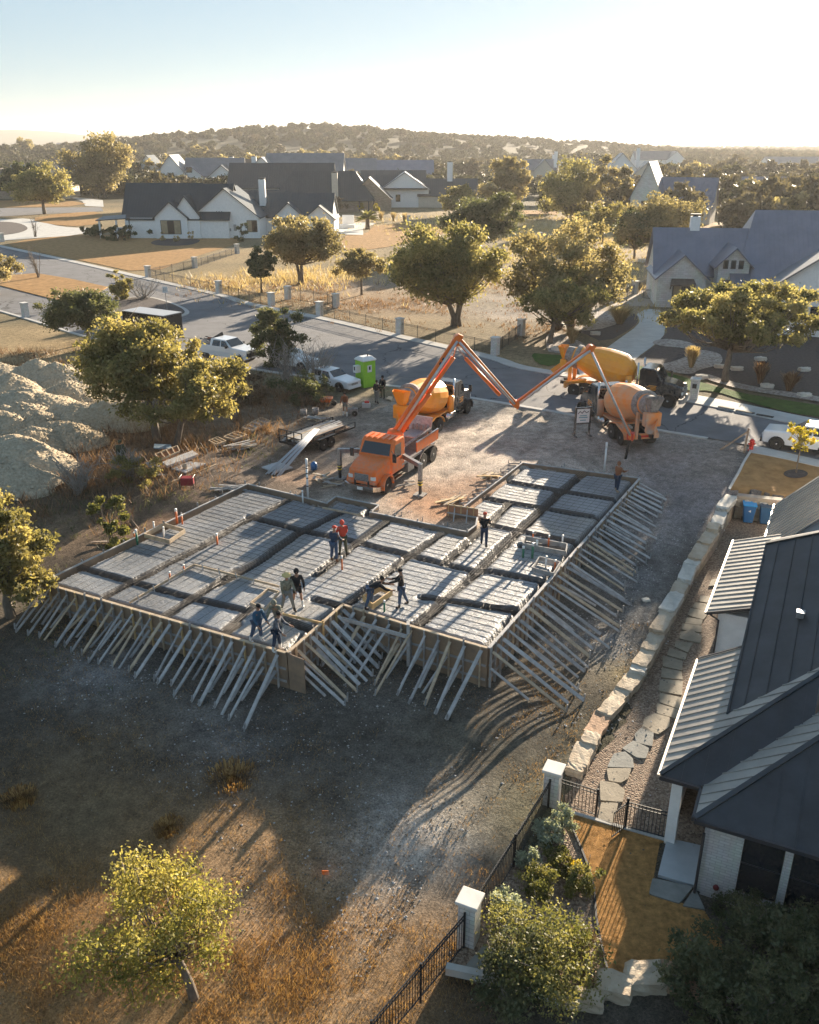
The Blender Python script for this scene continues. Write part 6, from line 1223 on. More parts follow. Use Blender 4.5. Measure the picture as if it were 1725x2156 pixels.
# open utility trailer with lumber
fl_, fr_, br_, bl_ = at(*K5(395, 1190)), at(*K5(725, 1040)), at(*K5(605, 975)), at(*K5(275, 1110))
cx = (fl_ + fr_ + br_ + bl_) / 4; L_ = ((fr_ - fl_).length + (br_ - bl_).length) / 2; hd = math.atan2((fr_ - fl_).y, (fr_ - fl_).x)
t = thing('utility_trailer', 'flat black utility trailer stacked with grey boards, beside the pump truck', 'trailer', cx, hd); Lh = L_ / 2; Wh = .95
MB().box((0, 0, .62), (L_, 2 * Wh, .1)).build('deck', MAT['black'], t)
for s in (-1, 1):
    MB().beam((-Lh, s * Wh, .98), (Lh, s * Wh, .98), .05, .05).build('side_rail', MAT['black'], t)
    for k in range(6): x = -Lh + k * L_ / 5; MB().beam((x, s * Wh, .6), (x, s * Wh, .98), .05, .05).build('rail_post', MAT['black'], t)
    for x in (-.1, -.85): wheel(t, x, s * (Wh + .15), .36, .22, MAT['steel'], s); 
    MB().box((-.48, s * (Wh + .15), .78), (1.7, .26, .05)).build('mudguard', MAT['black'], t)
for hz2 in (.7, 1.1, 1.5): MB().beam((-Lh - .02, -Wh, hz2), (-Lh - .02, Wh, hz2), .05, .05).build('gate_rail', MAT['black'], t)
for y in (-Wh, -.3, .3, Wh): MB().beam((-Lh - .02, y, .6), (-Lh - .02, y, 1.52), .05, .05).build('gate_post', MAT['black'], t)
lum = thing('lumber_stack', 'long weathered boards piled on the black utility trailer', 'lumber', (cx.x, cx.y, cx.z + .68), hd)
for z in range(3):
    for k in range(9): MB().beam((-Lh + .1 + random.uniform(0, .5), -.8 + k * .2 + random.uniform(-.03, .03), .06 + z * .07), (Lh - .1 - random.uniform(0, .9), -.8 + k * .2 + random.uniform(-.05, .05), .06 + z * .07), .15, .045).build('board', random.choice([LUM[0], LUM[1], LUM[2], LUM[4]]), lum)
t = thing('pipe_bundle', 'long grey pipes leaning over the trailer gate to the ground', 'pipes', at(*K5(170, 1275)))
a = Vector((0, 0, .05)); bw = atz(*K5(475, 985), 1.5) - t.location
for k in range(6): off = Vector((k * .12, -.05 * k, .04 * (k % 2))); MB().tube([a + off * 1.5, bw + off * .5], .045, 8).build('pipe', M('grey conduit', (.42, .44, .47), .45) if k == 0 else bpy.data.materials['grey conduit'], t, True)
# portable toilet
p = (at(*M1(282, 700)) + at(*M1(495, 735))) / 2; fr0 = at(*M1(370, 763))
pc = at(*M1(372, 700)); hd = math.atan2((at(*M1(495, 738)) - fr0).y, (at(*M1(495, 738)) - fr0).x)
t = thing('portable_toilet', 'lime green portable toilet with white roof on the street edge', 'portable toilet', fr0 + (at(*M1(495, 738)) - fr0).normalized() * .6 + Vector((-math.sin(hd), math.cos(hd), 0)) * .6, hd)
MB().box((0, 0, 1.05), (1.16, 1.16, 2.1)).build('cabin', MAT['lime'], t, bevel=.03)
for k, (x, y, w, d) in enumerate(((0, -.59, .9, .03), (-.59, 0, .03, .9))):
    MB().box((x, y, .55), (w, d, .75)).build('panel', MAT['lime'], t, bevel=.01); MB().box((x, y, 1.5), (w * .45 if k == 0 else d, d if k == 0 else .4, .55)).build('notice', MAT['white'], t); MB().box((x * 1.03, y * 1.03, 1.55), (.14 if k == 0 else d, d if k == 0 else .14, .28)).build('figure_symbol', MAT['black'], t)
MB().loft([[(-.64, -.64, z) if i == 0 else ((.64, -.64, z) if i == 1 else ((.64, .64, z) if i == 2 else (-.64, .64, z))) for i in range(4)] for z in (2.1, 2.2)] + [[(-.45, -.3, 2.42), (.45, -.3, 2.42), (.45, .3, 2.42), (-.45, .3, 2.42)]]).build('roof', MAT['white'], t, bevel=.03); MB().tube([(.1, -.2, 2.35), (.1, -.2, 2.62)], .05, 8).build('vent', MAT['dark'], t)
# wheelie bins
for (q, lb, lid, bd) in ((L5(1205, 505), 'left wheeled bin with bright blue lid and white mark, below the short stone wall', MAT['bluelid'], MAT['blue']), (L5(1325, 515), 'right wheeled bin with dark blue lid, tucked against the roof edge', M('navy plastic', (.03, .07, .12), .5), M('navy blue bin', (.02, .09, .2), .5))):
    p = aty(*q); t = thing('wheeled_bin', lb, 'bin', p, R(-15), 'bins in the stone nook')
    m = MB(); m.loft([[(sx * a, sy * a * 1.1, z) for sx, sy in ((-1, -1), (1, -1), (1, 1), (-1, 1))] for a, z in ((.24, .08), (.33, 1.1))]); m.build('tub', bd, t, bevel=.03); MB().box((0, 0, 1.13), (.74, .82, .07)).build('lid', lid, t, bevel=.03); MB().tube([(-.33, .4, 1.05), (.33, .4, 1.05)], .025, 8).build('handle', bd, t)
    for s in (-1, 1): MB().lathe([(0, .12), (.05, .12)], (s * .24, .3, .12), (s, 0, 0), 14).build('wheel', MAT['rubber'], t)
    if 'white' in lb: MB().lathe([(0, .09), (.008, .09)], (.02, -.335, .8), (0, -1, 0), 3).build('recycling_mark', MAT['white'], t)
# sign board
pL, pR = at(*M2(240, 1220)), at(*M2(400, 1212)); t = thing('site_sign', 'black framed white sign board on two posts, left of the dusty mixer truck', 'sign', (pL + pR) / 2, math.atan2((pR - pL).y, (pR - pL).x)); w = (pR - pL).length / 2 + .03
for s in (-1, 1): MB().beam((s * w, 0, 0), (s * w, 0, 1.95), .12, .12).build('post', MAT['blackpaint'], t); MB().beam((s * w, -.45, .03), (s * w, .45, .03), .1, .08).build('foot', MAT['blackpaint'], t)
MB().box((0, -.02, 1.35), (2 * w - .1, .05, .95)).build('board', MAT['white'], t); MB().box((0, 0, 1.87), (2 * w, .1, .1)).build('top_bar', MAT['blackpaint'], t); MB().box((0, 0, .83), (2 * w, .1, .1)).build('bottom_bar', MAT['blackpaint'], t)
m = MB(); zz = [(-.75, 1.5), (-.45, 1.66), (-.2, 1.52), (.1, 1.7), (.4, 1.55), (.75, 1.64)]
for a, b in zip(zz[:-1], zz[1:]): m.beam((a[0] * w, -.055, a[1]), (b[0] * w, -.055, b[1]), .02, .04)
m.build('roofline_emblem', MAT['black'], t)
for k, (z, l) in enumerate(((1.36, .6), (1.24, .75), (1.05, .5))): MB().box((0, -.055, z), (l * 1.6 * w, .015, .05)).build('lettering', M('teal lettering', (.1, .3, .36), .5) if k == 0 else bpy.data.materials['teal lettering'], t)
# hydrant
t = thing('fire_hydrant', 'red fire hydrant on the pavement corner, right', 'hydrant', at(*M4(180, 1040)))
MB().lathe([(0, .2), (.06, .2), (.08, .13), (.55, .13), (.57, .17), (.63, .17), (.72, .12), (.78, .04)], (0, 0, 0), (0, 0, 1), 16).build('barrel', MAT['red'], t, True); MB().tube([(-.22, 0, .45), (.22, 0, .45)], .06, 10).build('nozzle', MAT['red'], t); MB().tube([(0, 0, .45), (0, -.2, .45)], .08, 10).build('nozzle', MAT['red'], t)
# mailbox pier
t = thing('mailbox_pier', 'white stone mailbox pier on the far pavement beside the turf', 'mailbox', at(*M2(1650, 800)), R(-25)); MB().box((0, 0, .8), (.6, .6, 1.6)).build('pier', MAT['pillar'], t, bevel=.02); MB().box((0, 0, 1.66), (.74, .74, .12)).build('cap', cap_m, t, bevel=.02); MB().box((0, -.31, 1.15), (.3, .04, .34)).build('mailbox_door', MAT['black'], t)
# street sign
t = thing('street_sign', 'white street marker sign on a thin pole at the planting island', 'sign', at(*M3(45, 335)), R(10)); MB().tube([(0, 0, 0), (0, 0, 2.7)], .035, 6).build('pole', MAT['steel'], t); MB().box((0, -.04, 2.6), (.55, .03, .65)).build('plate', MAT['white'], t); m = MB(); m.beam((-.12, -.065, 2.75), (-.12, -.065, 2.45), .05, .02); m.beam((.12, -.065, 2.75), (.02, -.065, 2.45), .05, .02); m.build('symbol', MAT['black'], t)
# wooden post with leaning rail by the hydrant, storm drain grates
t = thing('wooden_stake', 'leaning wooden post with a diagonal rail left of the hydrant', 'post', at(*K6(1250, 1190))); MB().beam((0, 0, 0), (.15, .2, 1.55), .1, .1).build('post', LUM[4], t); q = at(*K6(1100, 1170)) - t.location; MB().beam(q, (.12, .18, 1.35), .05, .1).build('rail', LUM[4], t)
for i, (a, b) in enumerate(((K6(1090, 905), K6(1195, 925)), (K6(1200, 928), K6(1325, 950)), (K6(1330, 955), K6(1445, 975)))): 
    a, b = at(*a), at(*b); m = MB(); m.beam(a + Vector((0, 0, .11)), b + Vector((-.1, .05, .11)), .25, .08); o = m.build('storm_drain', M('drain opening', (.04, .04, .04), .9) if i == 0 else bpy.data.materials['drain opening'], None); tag(o, 'dark kerb drain slot across the street, ' + ('leftmost of three', 'middle of three', 'rightmost of three')[i], 'storm drain', 'kerb drains')

# ------------------------------------------------------------------ people
SKIN = M('skin', (.36, .19, .12), .6); SKIN2 = M('tanned skin', (.25, .13, .08), .6)
def camo(name, a, b): return M(name, a, .9, 9, .3, col2=b, detail=2)
CL = dict(black=M('black cloth', (.014, .014, .016), .9), navy=M('navy cloth', (.02, .04, .08), .9), blue=M('teal blue cloth', (.02, .09, .17), .9), red=M('red cloth', (.62, .06, .03), .85), jeans=M('denim', (.05, .09, .16), .9), camo=camo('camouflage cloth', (.12, .12, .08), (.3, .29, .22)),
          grey=M('grey cloth', (.2, .2, .18), .9), olive=M('olive cloth', (.09, .09, .05), .9), pattern=camo('dark patterned cloth', (.015, .02, .03), (.2, .21, .24)), brown=M('rust brown cloth', (.24, .09, .04), .9), tan=M('tan cloth', (.36, .3, .22), .9), whiteb=M('white rubber boot', (.75, .74, .7), .5), dark=M('dark boot', (.03, .025, .02), .7), straw=M('straw hat', (.68, .52, .22), .8), lime=M('lime cloth', (.45, .8, .05), .8), brownboot=M('brown boot', (.2, .11, .05), .8), hair=M('dark hair', (.015, .012, .01), .8))
def skinobj(name, pts, edges, rad, mat, parent, root=0, sub=1):
    me = bpy.data.meshes.new(name); me.from_pydata([tuple(p) for p in pts], edges, []); o = bpy.data.objects.new(name, me); COL.objects.link(o); o.parent = parent
    sk = o.modifiers.new('skin', 'SKIN'); sk.use_smooth_shade = True
    for i, v in enumerate(me.skin_vertices[0].data): v.radius = rad[i] if hasattr(rad[i], '__len__') else (rad[i], rad[i]); v.use_root = (i == root)
    s = o.modifiers.new('sub', 'SUBSURF'); s.levels = sub; s.render_levels = sub
    me.materials.append(mat); return o
def person(pix, label, jacket, trousers, boots, head='hair', face=0, pose=None, loc=None, h=1.75, bootm=None, skin=None, slab=True, hood=False, shorts=False):
    p = loc or (atz(*pix, -.1) if slab else at(*pix)); t = thing('person', label, 'person', p, R(face)); t.scale = (h / 1.75,) * 3
    po = dict(lean=0, side=0, lh=(0, 0), kn=(5, 5), ab=(4, 4), sh=(5, 5), el=(15, 15), out=(9, 9), head=5, drop=0); po.update(pose or {})
    J = {}; up = Vector((0, 0, 1)); skin = skin or SKIN
    hipz = .93 - po['drop']; J['pel'] = Vector((0, 0, hipz)); L = R(po['lean'])
    tdir = Vector((math.sin(L), 0, math.cos(L))); fw = Vector((math.cos(L), 0, -math.sin(L)))
    J['wai'] = J['pel'] + tdir * .16; J['che'] = J['pel'] + tdir * .38; J['nec'] = J['pel'] + tdir * .54; Lh = L * .6 + R(po['head']); hd = Vector((math.sin(Lh), 0, math.cos(Lh)))
    J['hb'] = J['nec'] + hd * .07; J['hc'] = J['nec'] + hd * .18; J['ht'] = J['nec'] + hd * .28
    for s, n in ((1, 0), (-1, 1)):
        a = R(po['sh'][n]); o_ = R(po['out'][n]); sp = J['pel'] + tdir * .47 + Vector((0, s * .19, 0)); J['s%d' % n] = sp
        def dirn(pitch, out): return (Vector((math.sin(pitch) * math.cos(out), s * math.sin(out), -math.cos(pitch) * math.cos(out)))).normalized()
        J['e%d' % n] = sp + dirn(a + 0, o_) * .29; b = a + R(po['el'][n]); J['w%d' % n] = J['e%d' % n] + dirn(b, o_ * .2) * .25; J['k_' + str(n)] = dirn(b + .15, 0)
        hp = J['pel'] + Vector((0, s * .095, -.03)); J['h%d' % n] = hp; q = R(po['lh'][n]); ou = R(po['ab'][n]); kn = hp + Vector((math.sin(q), s * math.sin(ou), -math.cos(q))).normalized() * .43; J['n%d' % n] = kn
        q2 = q - R(po['kn'][n]); an = kn + Vector((math.sin(q2), s * math.sin(ou), -math.cos(q2))).normalized() * .41; J['a%d' % n] = an; J['t%d' % n] = an + Vector((.15, s * .02, -.05))
    low = min(J['a0'].z, J['a1'].z) - .085
    for k in J:
        if not k.startswith('k_'): J[k] = J[k] - Vector((0, 0, low))
    # body: one continuous surface with hands of five fingers
    pts = [J['pel'], J['wai'], J['che'], J['nec'], J['hb'], J['hc'], J['ht'], J['hc'] + fw * 0 + Vector((math.cos(Lh), 0, -math.sin(Lh))) * .115]
    rad = [(.15, .12), (.13, .11), (.155, .12), .06, .065, (.075, .092), .062, .014]; ed = [(0, 1), (1, 2), (2, 3), (3, 4), (4, 5), (5, 6), (5, 7)]
    for s, n in ((1, 0), (-1, 1)):
        b = len(pts); w = J['w%d' % n]; dd = J['k_' + str(n)]; hm = w + dd * .08; pts += [J['s%d' % n], J['e%d' % n], w, hm]; rad += [.06, .045, .03, (.042, .02)]; ed += [(2, b), (b, b + 1), (b + 1, b + 2), (b + 2, b + 3)]
        fwd = dd.cross(Vector((0, 1, 0))).normalized()
        for k, (off, l) in enumerate(((-.03, .065), (-.01, .08), (.01, .075), (.03, .06))):
            c = len(pts); pts += [hm + fwd * off + dd * .03, hm + fwd * off + dd * (.03 + l * .55), hm + fwd * off * .8 + dd * (.03 + l) - Vector((0, s * .025, 0))]; rad += [.01, .009, .007]; ed += [(b + 3, c), (c, c + 1), (c + 1, c + 2)]
        c = len(pts); pts += [w + dd * .04 + fwd * -.045, w + dd * .09 + fwd * -.07]; rad += [.011, .009]; ed += [(b + 2, c), (c, c + 1)]
        b = len(pts); pts += [J['h%d' % n], J['n%d' % n], J['a%d' % n], J['t%d' % n]]; rad += [.085, .058, .04, (.04, .03)]; ed += [(0, b), (b, b + 1), (b + 1, b + 2), (b + 2, b + 3)]
    skinobj('body', pts, ed, rad, skin, t)
    # jacket
    pts = [J['pel'] - tdir * .04, J['wai'], J['che'], J['nec'] - tdir * .01]; rad = [(.175, .145), (.165, .14), (.19, .15), (.085, .085)]; ed = [(0, 1), (1, 2), (2, 3)]
    for n in (0, 1): b = len(pts); w = J['w%d' % n]; e_ = J['e%d' % n]; pts += [J['s%d' % n], e_, w.lerp(e_, .06)]; rad += [.082, .064, .048]; ed += [(2, b), (b, b + 1), (b + 1, b + 2)]
    skinobj('jacket', pts, ed, rad, CL[jacket], t)
    pts = [J['pel']]; rad = [(.165, .135)]; ed = []
    for n in (0, 1): b = len(pts); a_ = J['n%d' % n] if not shorts else J['h%d' % n].lerp(J['n%d' % n], .7); pts += [J['h%d' % n], a_] + ([] if shorts else [J['a%d' % n].lerp(a_, .15)]); rad += [.108, .085 if shorts else .08] + ([] if shorts else [.062]); ed += [(0, b), (b, b + 1)] + ([] if shorts else [(b + 1, b + 2)])
    skinobj('trousers', pts, ed, rad, CL[trousers], t)
    for n in (0, 1):
        a_ = J['a%d' % n]; k = J['n%d' % n]; tall = boots == 'whiteb'; skinobj('boot', [a_.lerp(k, .62 if tall else .3), a_.lerp(k, .1), a_ + Vector((.01, 0, -.03)), J['t%d' % n] + Vector((.02, 0, 0))], [(0, 1), (1, 2), (2, 3)], [.075 if tall else .06, .06, .058, (.05, .038)], CL[boots], t)
    hc = J['hc']; hx = Vector((math.cos(Lh), 0, -math.sin(Lh)))
    for s in (-1, 1): MB().sphere(hc + hx * .088 + Vector((0, s * .032, 0)) + hd * .015, .011, 6, 4).build('eye', CL['black'], t); MB().sphere(hc + Vector((0, s * .08, 0)), .022, 6, 4, (1, .4, 1.4)).build('ear', skin, t)
    MB().box(hc + hx * .095 - hd * .045, (.01, .045, .01)).build('mouth', M('lips', (.25, .08, .07), .6) if 'lips' not in bpy.data.materials else bpy.data.materials['lips'], t)
    rotm = Matrix.Rotation(Lh, 3, 'Y')
    if head == 'straw': m = MB(); m.lathe([(-.01, .19), (.0, .2), (.02, .1), (.1, .09), (.12, .05)], hc + hd * .05, hd, 18); m.build('hat', CL['straw'], t, True)
    elif head in ('blackcap', 'redcap', 'greycap'):
        mt = {'blackcap': CL['black'], 'redcap': CL['red'], 'greycap': CL['grey']}[head]; m = MB(); m.lathe([(0, .103), (.05, .1), (.09, .075), (.11, .02)], hc + hd * .02, hd, 16); m.prism([hc + hd * .025 + hx * .09 + Vector((0, -.07, 0)), hc + hd * .015 + hx * .2 + Vector((0, -.05, 0)), hc + hd * .015 + hx * .2 + Vector((0, .05, 0)), hc + hd * .025 + hx * .09 + Vector((0, .07, 0))], hd * .015); m.build('cap', mt, t, True)
    elif head == 'hair': m = MB(); m.sphere(hc + hd * .02 - hx * .015, .1, 12, 8, (1, .95, 1.05)); m.build('hair', CL['hair'], t, True)
    if hood or head.startswith('hood'):
        m = MB(); m.sphere(hc - hx * .02 + hd * .005, .118, 12, 8, (1.0, .95, 1.12)); m.build('hood', CL[jacket], t, True)
    return t
def facing(a, b): d = atz(*b, 0) - atz(*a, 0); return math.degrees(math.atan2(d.y, d.x))
person(L4(290, 738), 'person in black jacket, jeans and red cap walking away across the slab, right of centre', 'black', 'navy', 'dark', 'redcap', 75, dict(lh=(14, -10), kn=(4, 14), sh=(25, 30), el=(50, 45)))
person(L2(820, 688), 'person in dark jacket and cap with blue jeans, beside the red-hooded one', 'navy', 'jeans', 'brownboot', 'redcap', 60, dict(sh=(10, 20), el=(30, 40), lean=4))
person(L2(875, 650), 'person in bright red hooded jacket and grey trousers, centre of the slab', 'red', 'olive', 'dark', 'hood', 115, dict(sh=(25, 15), el=(45, 30), lean=5, lh=(6, -6)), hood=True)
person(L2(525, 1000), 'person in straw hat, camouflage jacket and neon collar', 'camo', 'grey', 'dark', 'straw', -60, dict(lh=(22, -8), kn=(12, 4), sh=(20, 10), el=(35, 20), ab=(8, 8), lean=6))
person(L2(590, 975), 'person all in black with hood and shorts, hands down, beside the straw hat', 'black', 'black', 'whiteb', 'hood', -80, dict(out=(16, 16), lh=(4, -4), ab=(7, 7)), hood=True, shorts=True)
person(L2(470, 1135), 'person in grey camouflage hooded jacket bending, between blue jacket and straw hat', 'camo', 'grey', 'whiteb', 'hood', -100, dict(lean=38, sh=(30, 30), el=(20, 30), lh=(12, -16), kn=(18, 4)), hood=True)
person(L2(335, 1200), 'person in teal blue jacket, jeans and white boots, leftmost of the crew', 'blue', 'jeans', 'whiteb', 'blackcap', -35, dict(lean=14, sh=(20, 10), el=(15, 30), lh=(10, -14), kn=(14, 6)))
person(L2(460, 1255), 'person in dark patterned jacket and tall white boots at the front corner', 'pattern', 'navy', 'whiteb', 'hair', -15, dict(lean=12, sh=(28, 15), el=(40, 30), lh=(6, -6)))
person(L2(1045, 985), 'person in black vest and jeans stooping over the orange-tan box-out', 'black', 'jeans', 'dark', 'hair', 10, dict(lean=62, sh=(55, 45), el=(20, 30), lh=(14, -12), kn=(22, 8), head=-20))
person(L2(1243, 975), 'person in black jacket and cap reaching left with a hose, right of the box-out', 'black', 'jeans', 'dark', 'blackcap', 175, dict(sh=(60, 40), el=(15, 40), lh=(8, -14), kn=(6, 10), lean=2, out=(5, 12)))
person(L4(1248, 345), 'person in brown hooded jacket guiding the hose at the far right corner', 'brown', 'navy', 'tan', 'hood', 40, dict(sh=(40, 40), el=(50, 50), lh=(10, -10)), hood=True)
person(M1(525, 940), 'person in black jacket and grey shorts near the green toilet', 'black', 'grey', 'dark', 'hair', 60, dict(out=(14, 14), lh=(6, -6), kn=(6, 6)), slab=False)
person(M1(595, 880), 'person in dark hooded coat standing behind the other near the green toilet', 'black', 'olive', 'dark', 'hood', -110, dict(sh=(15, 5), el=(30, 20), lh=(8, -8)), slab=False, hood=True)
person(M1(150, 1085), 'person in rust brown jacket, shorts and white boots beside the machine', 'brown', 'grey', 'whiteb', 'hair', -100, dict(lean=10, sh=(25, 20), el=(45, 30), lh=(8, -6)), slab=False, shorts=True)
person(K4(775, 1120), 'person in dark hooded coat standing in the red weeds at the left', 'olive', 'olive', 'dark', 'hood', -60, dict(lean=8), slab=False, hood=True)

# ------------------------------------------------------------------ site clutter
def planks(pix, n, l, label, mats, ang=0, spread=.5, w=.12, pile=.05, name='scrap_lumber', cat='lumber'):
    p = at(*pix); t = thing(name, label, cat, p)
    for k in range(n):
        a = R(ang) + random.uniform(-spread, spread); c = Vector((random.uniform(-.4, .4), random.uniform(-.3, .3), .04 + pile * k / 2)); d = Vector((math.cos(a), math.sin(a), random.uniform(-.03, .06))) * (l * random.uniform(.6, 1) / 2); MB().beam(c - d, c + d, w, .04).build('board', random.choice(mats), t)
    return t
planks(M3(1330, 1245), 12, 1.6, 'scattered short pale boards before the red-brown jacketed worker', [LUM[2], LUM[0]], -30, .7)
planks(K4(1530, 1000), 12, 2.0, 'pile of grey broken form boards left of the trailer', [LUM[0], LUM[1], LUM[2]], 20, .5); planks(K4(960, 1175), 3, 1.6, 'few thin boards on the grass left of the white panels', [LUM[0], LUM[1]], 10, .3)
planks(M1(840, 1915), 6, .8, 'crumpled grey scrap pile beside the right outrigger', [MAT['grime'], MAT['steel']], 20, 1.2); planks(L2(740, 180), 14, .9, 'heap of small broken offcuts behind the slab, left of the outrigger', [LUM[0], LUM[2], LUM[1]], 0, 1.5)
planks(L2(170, 235), 7, 2.2, 'loose grey boards outside the left corner of the slab', [LUM[0], LUM[1]], 5, .3); planks(L1(870, 230) if False else L1(720, 460), 4, 2.4, 'long dark boards outside the left form', [LUM[1], LUM[4]], 8, .2); planks(L4(330, 250), 9, 1.4, 'orange-lit stakes and boards along the left form of the far wing', [LUM[3], LUM[2]], 30, .9); planks(L4(60, 420), 8, 1.8, 'tangle of pine boards left of the plywood recess', [LUM[3], LUM[2]], 30, .6)
planks(M1(40, 1920) , 8, 1.2, 'thin light rails by the left outrigger foot', [LUM[0], LUM[2]], 10, .8, .05)
def panel(pts, label, mat, z=.08, studs=0, th=.08, name='form_board'):
    P_ = [at(*q) for q in pts]; c = sum(P_, Vector()) / len(P_); t = thing(name, label, 'panel', c)
    Q = [p - c + Vector((0, 0, z)) for p in P_]; zm = sum(q.z for q in Q) / len(Q)
    for q in Q: q.z = zm
    MB().prism(Q, Vector((0, 0, th))).build('sheet', mat, t)
    if studs:
        for k in range(len(Q)): MB().beam(Q[k] + Vector((0, 0, th + .05)), Q[(k + 1) % len(Q)] + Vector((0, 0, th + .05)), .06, .1).build('edge_board', LUM[2], t)
        for k in range(1, studs): a = Q[0].lerp(Q[1], k / studs); b = Q[3].lerp(Q[2], k / studs); MB().beam(a + Vector((0, 0, th + .05)), b + Vector((0, 0, th + .05)), .05, .09).build('stud', LUM[2], t)
    return t
wp = M('pale panel', (.42, .43, .44), .6, 2, .1)
panel([K4(1085, 1140), K4(1165, 1090), K4(1305, 1110), K4(1175, 1170)], 'largest pale grey panel lying on the grass, with a bucket on it', wp); panel([K4(1030, 1120), K4(1220, 1045), K4(1255, 1070), K4(1060, 1145)], 'long pale grey panel beside the largest one', wp, .2, th=.16)
panel([K4(920, 1105), K4(975, 1090), K4(1020, 1130), K4(965, 1155)], 'small pale grey square panel, left of the brown tray', wp); panel([K4(985, 1080), K4(1125, 1025), K4(1140, 1060), K4(1015, 1115)], 'brown open form tray with studs among the pale panels', rp, .3, 4)
panel([K4(975, 1030), K4(980, 1005), K4(1085, 1010), K4(1085, 1035)], 'blue-grey panel under the tree trunk', M('blue grey sheet', (.25, .34, .42), .6), .3)
panel([K4(1530, 885), K4(1650, 820), K4(1715, 845), K4(1590, 905)], 'framed board tray farthest up, by the weeds', LUM[1], .05, 4); panel([K4(1415, 945), K4(1490, 908), K4(1560, 930), K4(1480, 965)], 'middle framed board tray on the dirt', LUM[1], .05, 3); panel([K4(1320, 970), K4(1375, 942), K4(1430, 970), K4(1370, 995)], 'lowest framed board tray on the dirt', LUM[1], .05, 3)
panel([K5(145, 1240), K5(250, 1205), K5(340, 1240), K5(230, 1275)], 'pale flat panel under the leaning grey pipes', wp); panel([M1(635, 905), M1(665, 875), M1(715, 885), M1(700, 925)], 'small bright board on the dirt behind the pump boom', LUM[2])
t = thing('bucket', 'small pale bucket on the largest grey panel', 'bucket', at(*K4(1170, 1145)) + Vector((0, 0, .17))); MB().lathe([(0, .13), (.28, .16), (.28, .14), (.03, .11)], (0, 0, 0), (0, 0, 1), 14).build('tub', LUM[2], t, True); MB().tube([(-.15, 0, .27), (0, 0, .3), (.15, 0, .27)], .01, 5).build('handle', MAT['steel'], t)
a, b = at(*K4(1085, 1215)), at(*K4(1368, 1105)); t = thing('long_board', 'very long thin plank lying diagonally below the pale panels', 'board', a); MB().beam((0, 0, .05), b - a + Vector((0, 0, .05)), .12, .05).build('plank', LUM[2], t); a2 = at(*K4(1345, 1110)) - a; MB().beam(a2, a2 + Vector((-.5, .7, .9)), .05, .08).build('upright', LUM[2], t)
t = thing('generator', 'dark red portable generator on the ground left of the slab', 'generator', at(*K4(1188, 1250))); MB().box((0, 0, .45), (.7, .5, .45)).build('engine', M('dark red paint', (.25, .02, .03), .5), t, bevel=.04)
for x in (-.38, .38): MB().tube([(x, -.28, .05), (x, -.28, .72), (x, .28, .72), (x, .28, .05)], .025, 6).build('frame', MAT['black'], t)
t = thing('walk_behind_machine', 'small grey wheeled machine beside the rust brown jacketed worker', 'machine', at(*M1(240, 1080))); MB().box((0, 0, .35), (.7, .4, .35)).build('engine', MAT['grime'], t, bevel=.04); MB().tube([(.3, 0, .4), (-.5, .1, 1.0)], .03, 6).build('handle', MAT['steel'], t)
for s in (-1, 1): wheel(t, .15, s * .28, .2, .08, MAT['steel'], s)
t = thing('concrete_saw', 'small red and white machine on the dirt in front of the shrubs', 'machine', at(*M1(400, 1025))); MB().box((0, 0, .4), (.6, .35, .35)).build('engine', M('grey casing', (.5, .48, .46), .5), t, bevel=.05); MB().box((.05, 0, .65), (.35, .25, .15)).build('tank', MAT['red'], t, bevel=.04); MB().tube([(-.3, 0, .3), (-.6, .1, .1)], .03, 6).build('arm', MAT['black'], t)
t = thing('wheelbarrow', 'orange wheelbarrow tub under the bare shrub', 'wheelbarrow', at(*K5(550, 838))); MB().loft([[(sx * a, sy * a * .7, z) for sx, sy in ((-1, -1), (1, -1), (1, 1), (-1, 1))] for a, z in ((.3, .3), (.55, .65))]).build('tub', MAT['orange'], t, bevel=.03); wheel(t, .6, 0, .2, .08); MB().tube([(.6, 0, .25), (-.9, .3, .6)], .02, 6).build('handle', LUM[2], t); MB().tube([(.6, 0, .25), (-.9, -.3, .6)], .02, 6).build('handle', LUM[2], t)
t = thing('water_jug', 'blue water jug on the dirt left of the pump truck', 'jug', at(*M1(-55, 1630) if False else K5(475, 1240))); MB().lathe([(0, .2), (.35, .2), (.45, .12), (.5, .05)], (0, 0, 0), (0, 0, 1), 14).build('tub', MAT['blue'], t, True)
for q, l in ((K5(410, 905), 'grey bucket in the shade of the bare shrub, left'), (K5(485, 895), 'pale bucket in the shade of the bare shrub, right')): t = thing('bucket', l, 'bucket', at(*q)); MB().lathe([(0, .2), (.5, .24), (.5, .2), (.05, .17)], (0, 0, 0), (0, 0, 1), 14).build('tub', MAT['grime'], t, True)
t = thing('marker_flag', 'tiny orange marker flag on the pale track, lower centre', 'flag', at(*L7(1450, 590))); MB().tube([(0, 0, 0), (0, 0, .45)], .012, 5).build('stick', MAT['steel'], t); MB().box((.09, 0, .38), (.2, .02, .16)).build('flag', MAT['orange'], t)

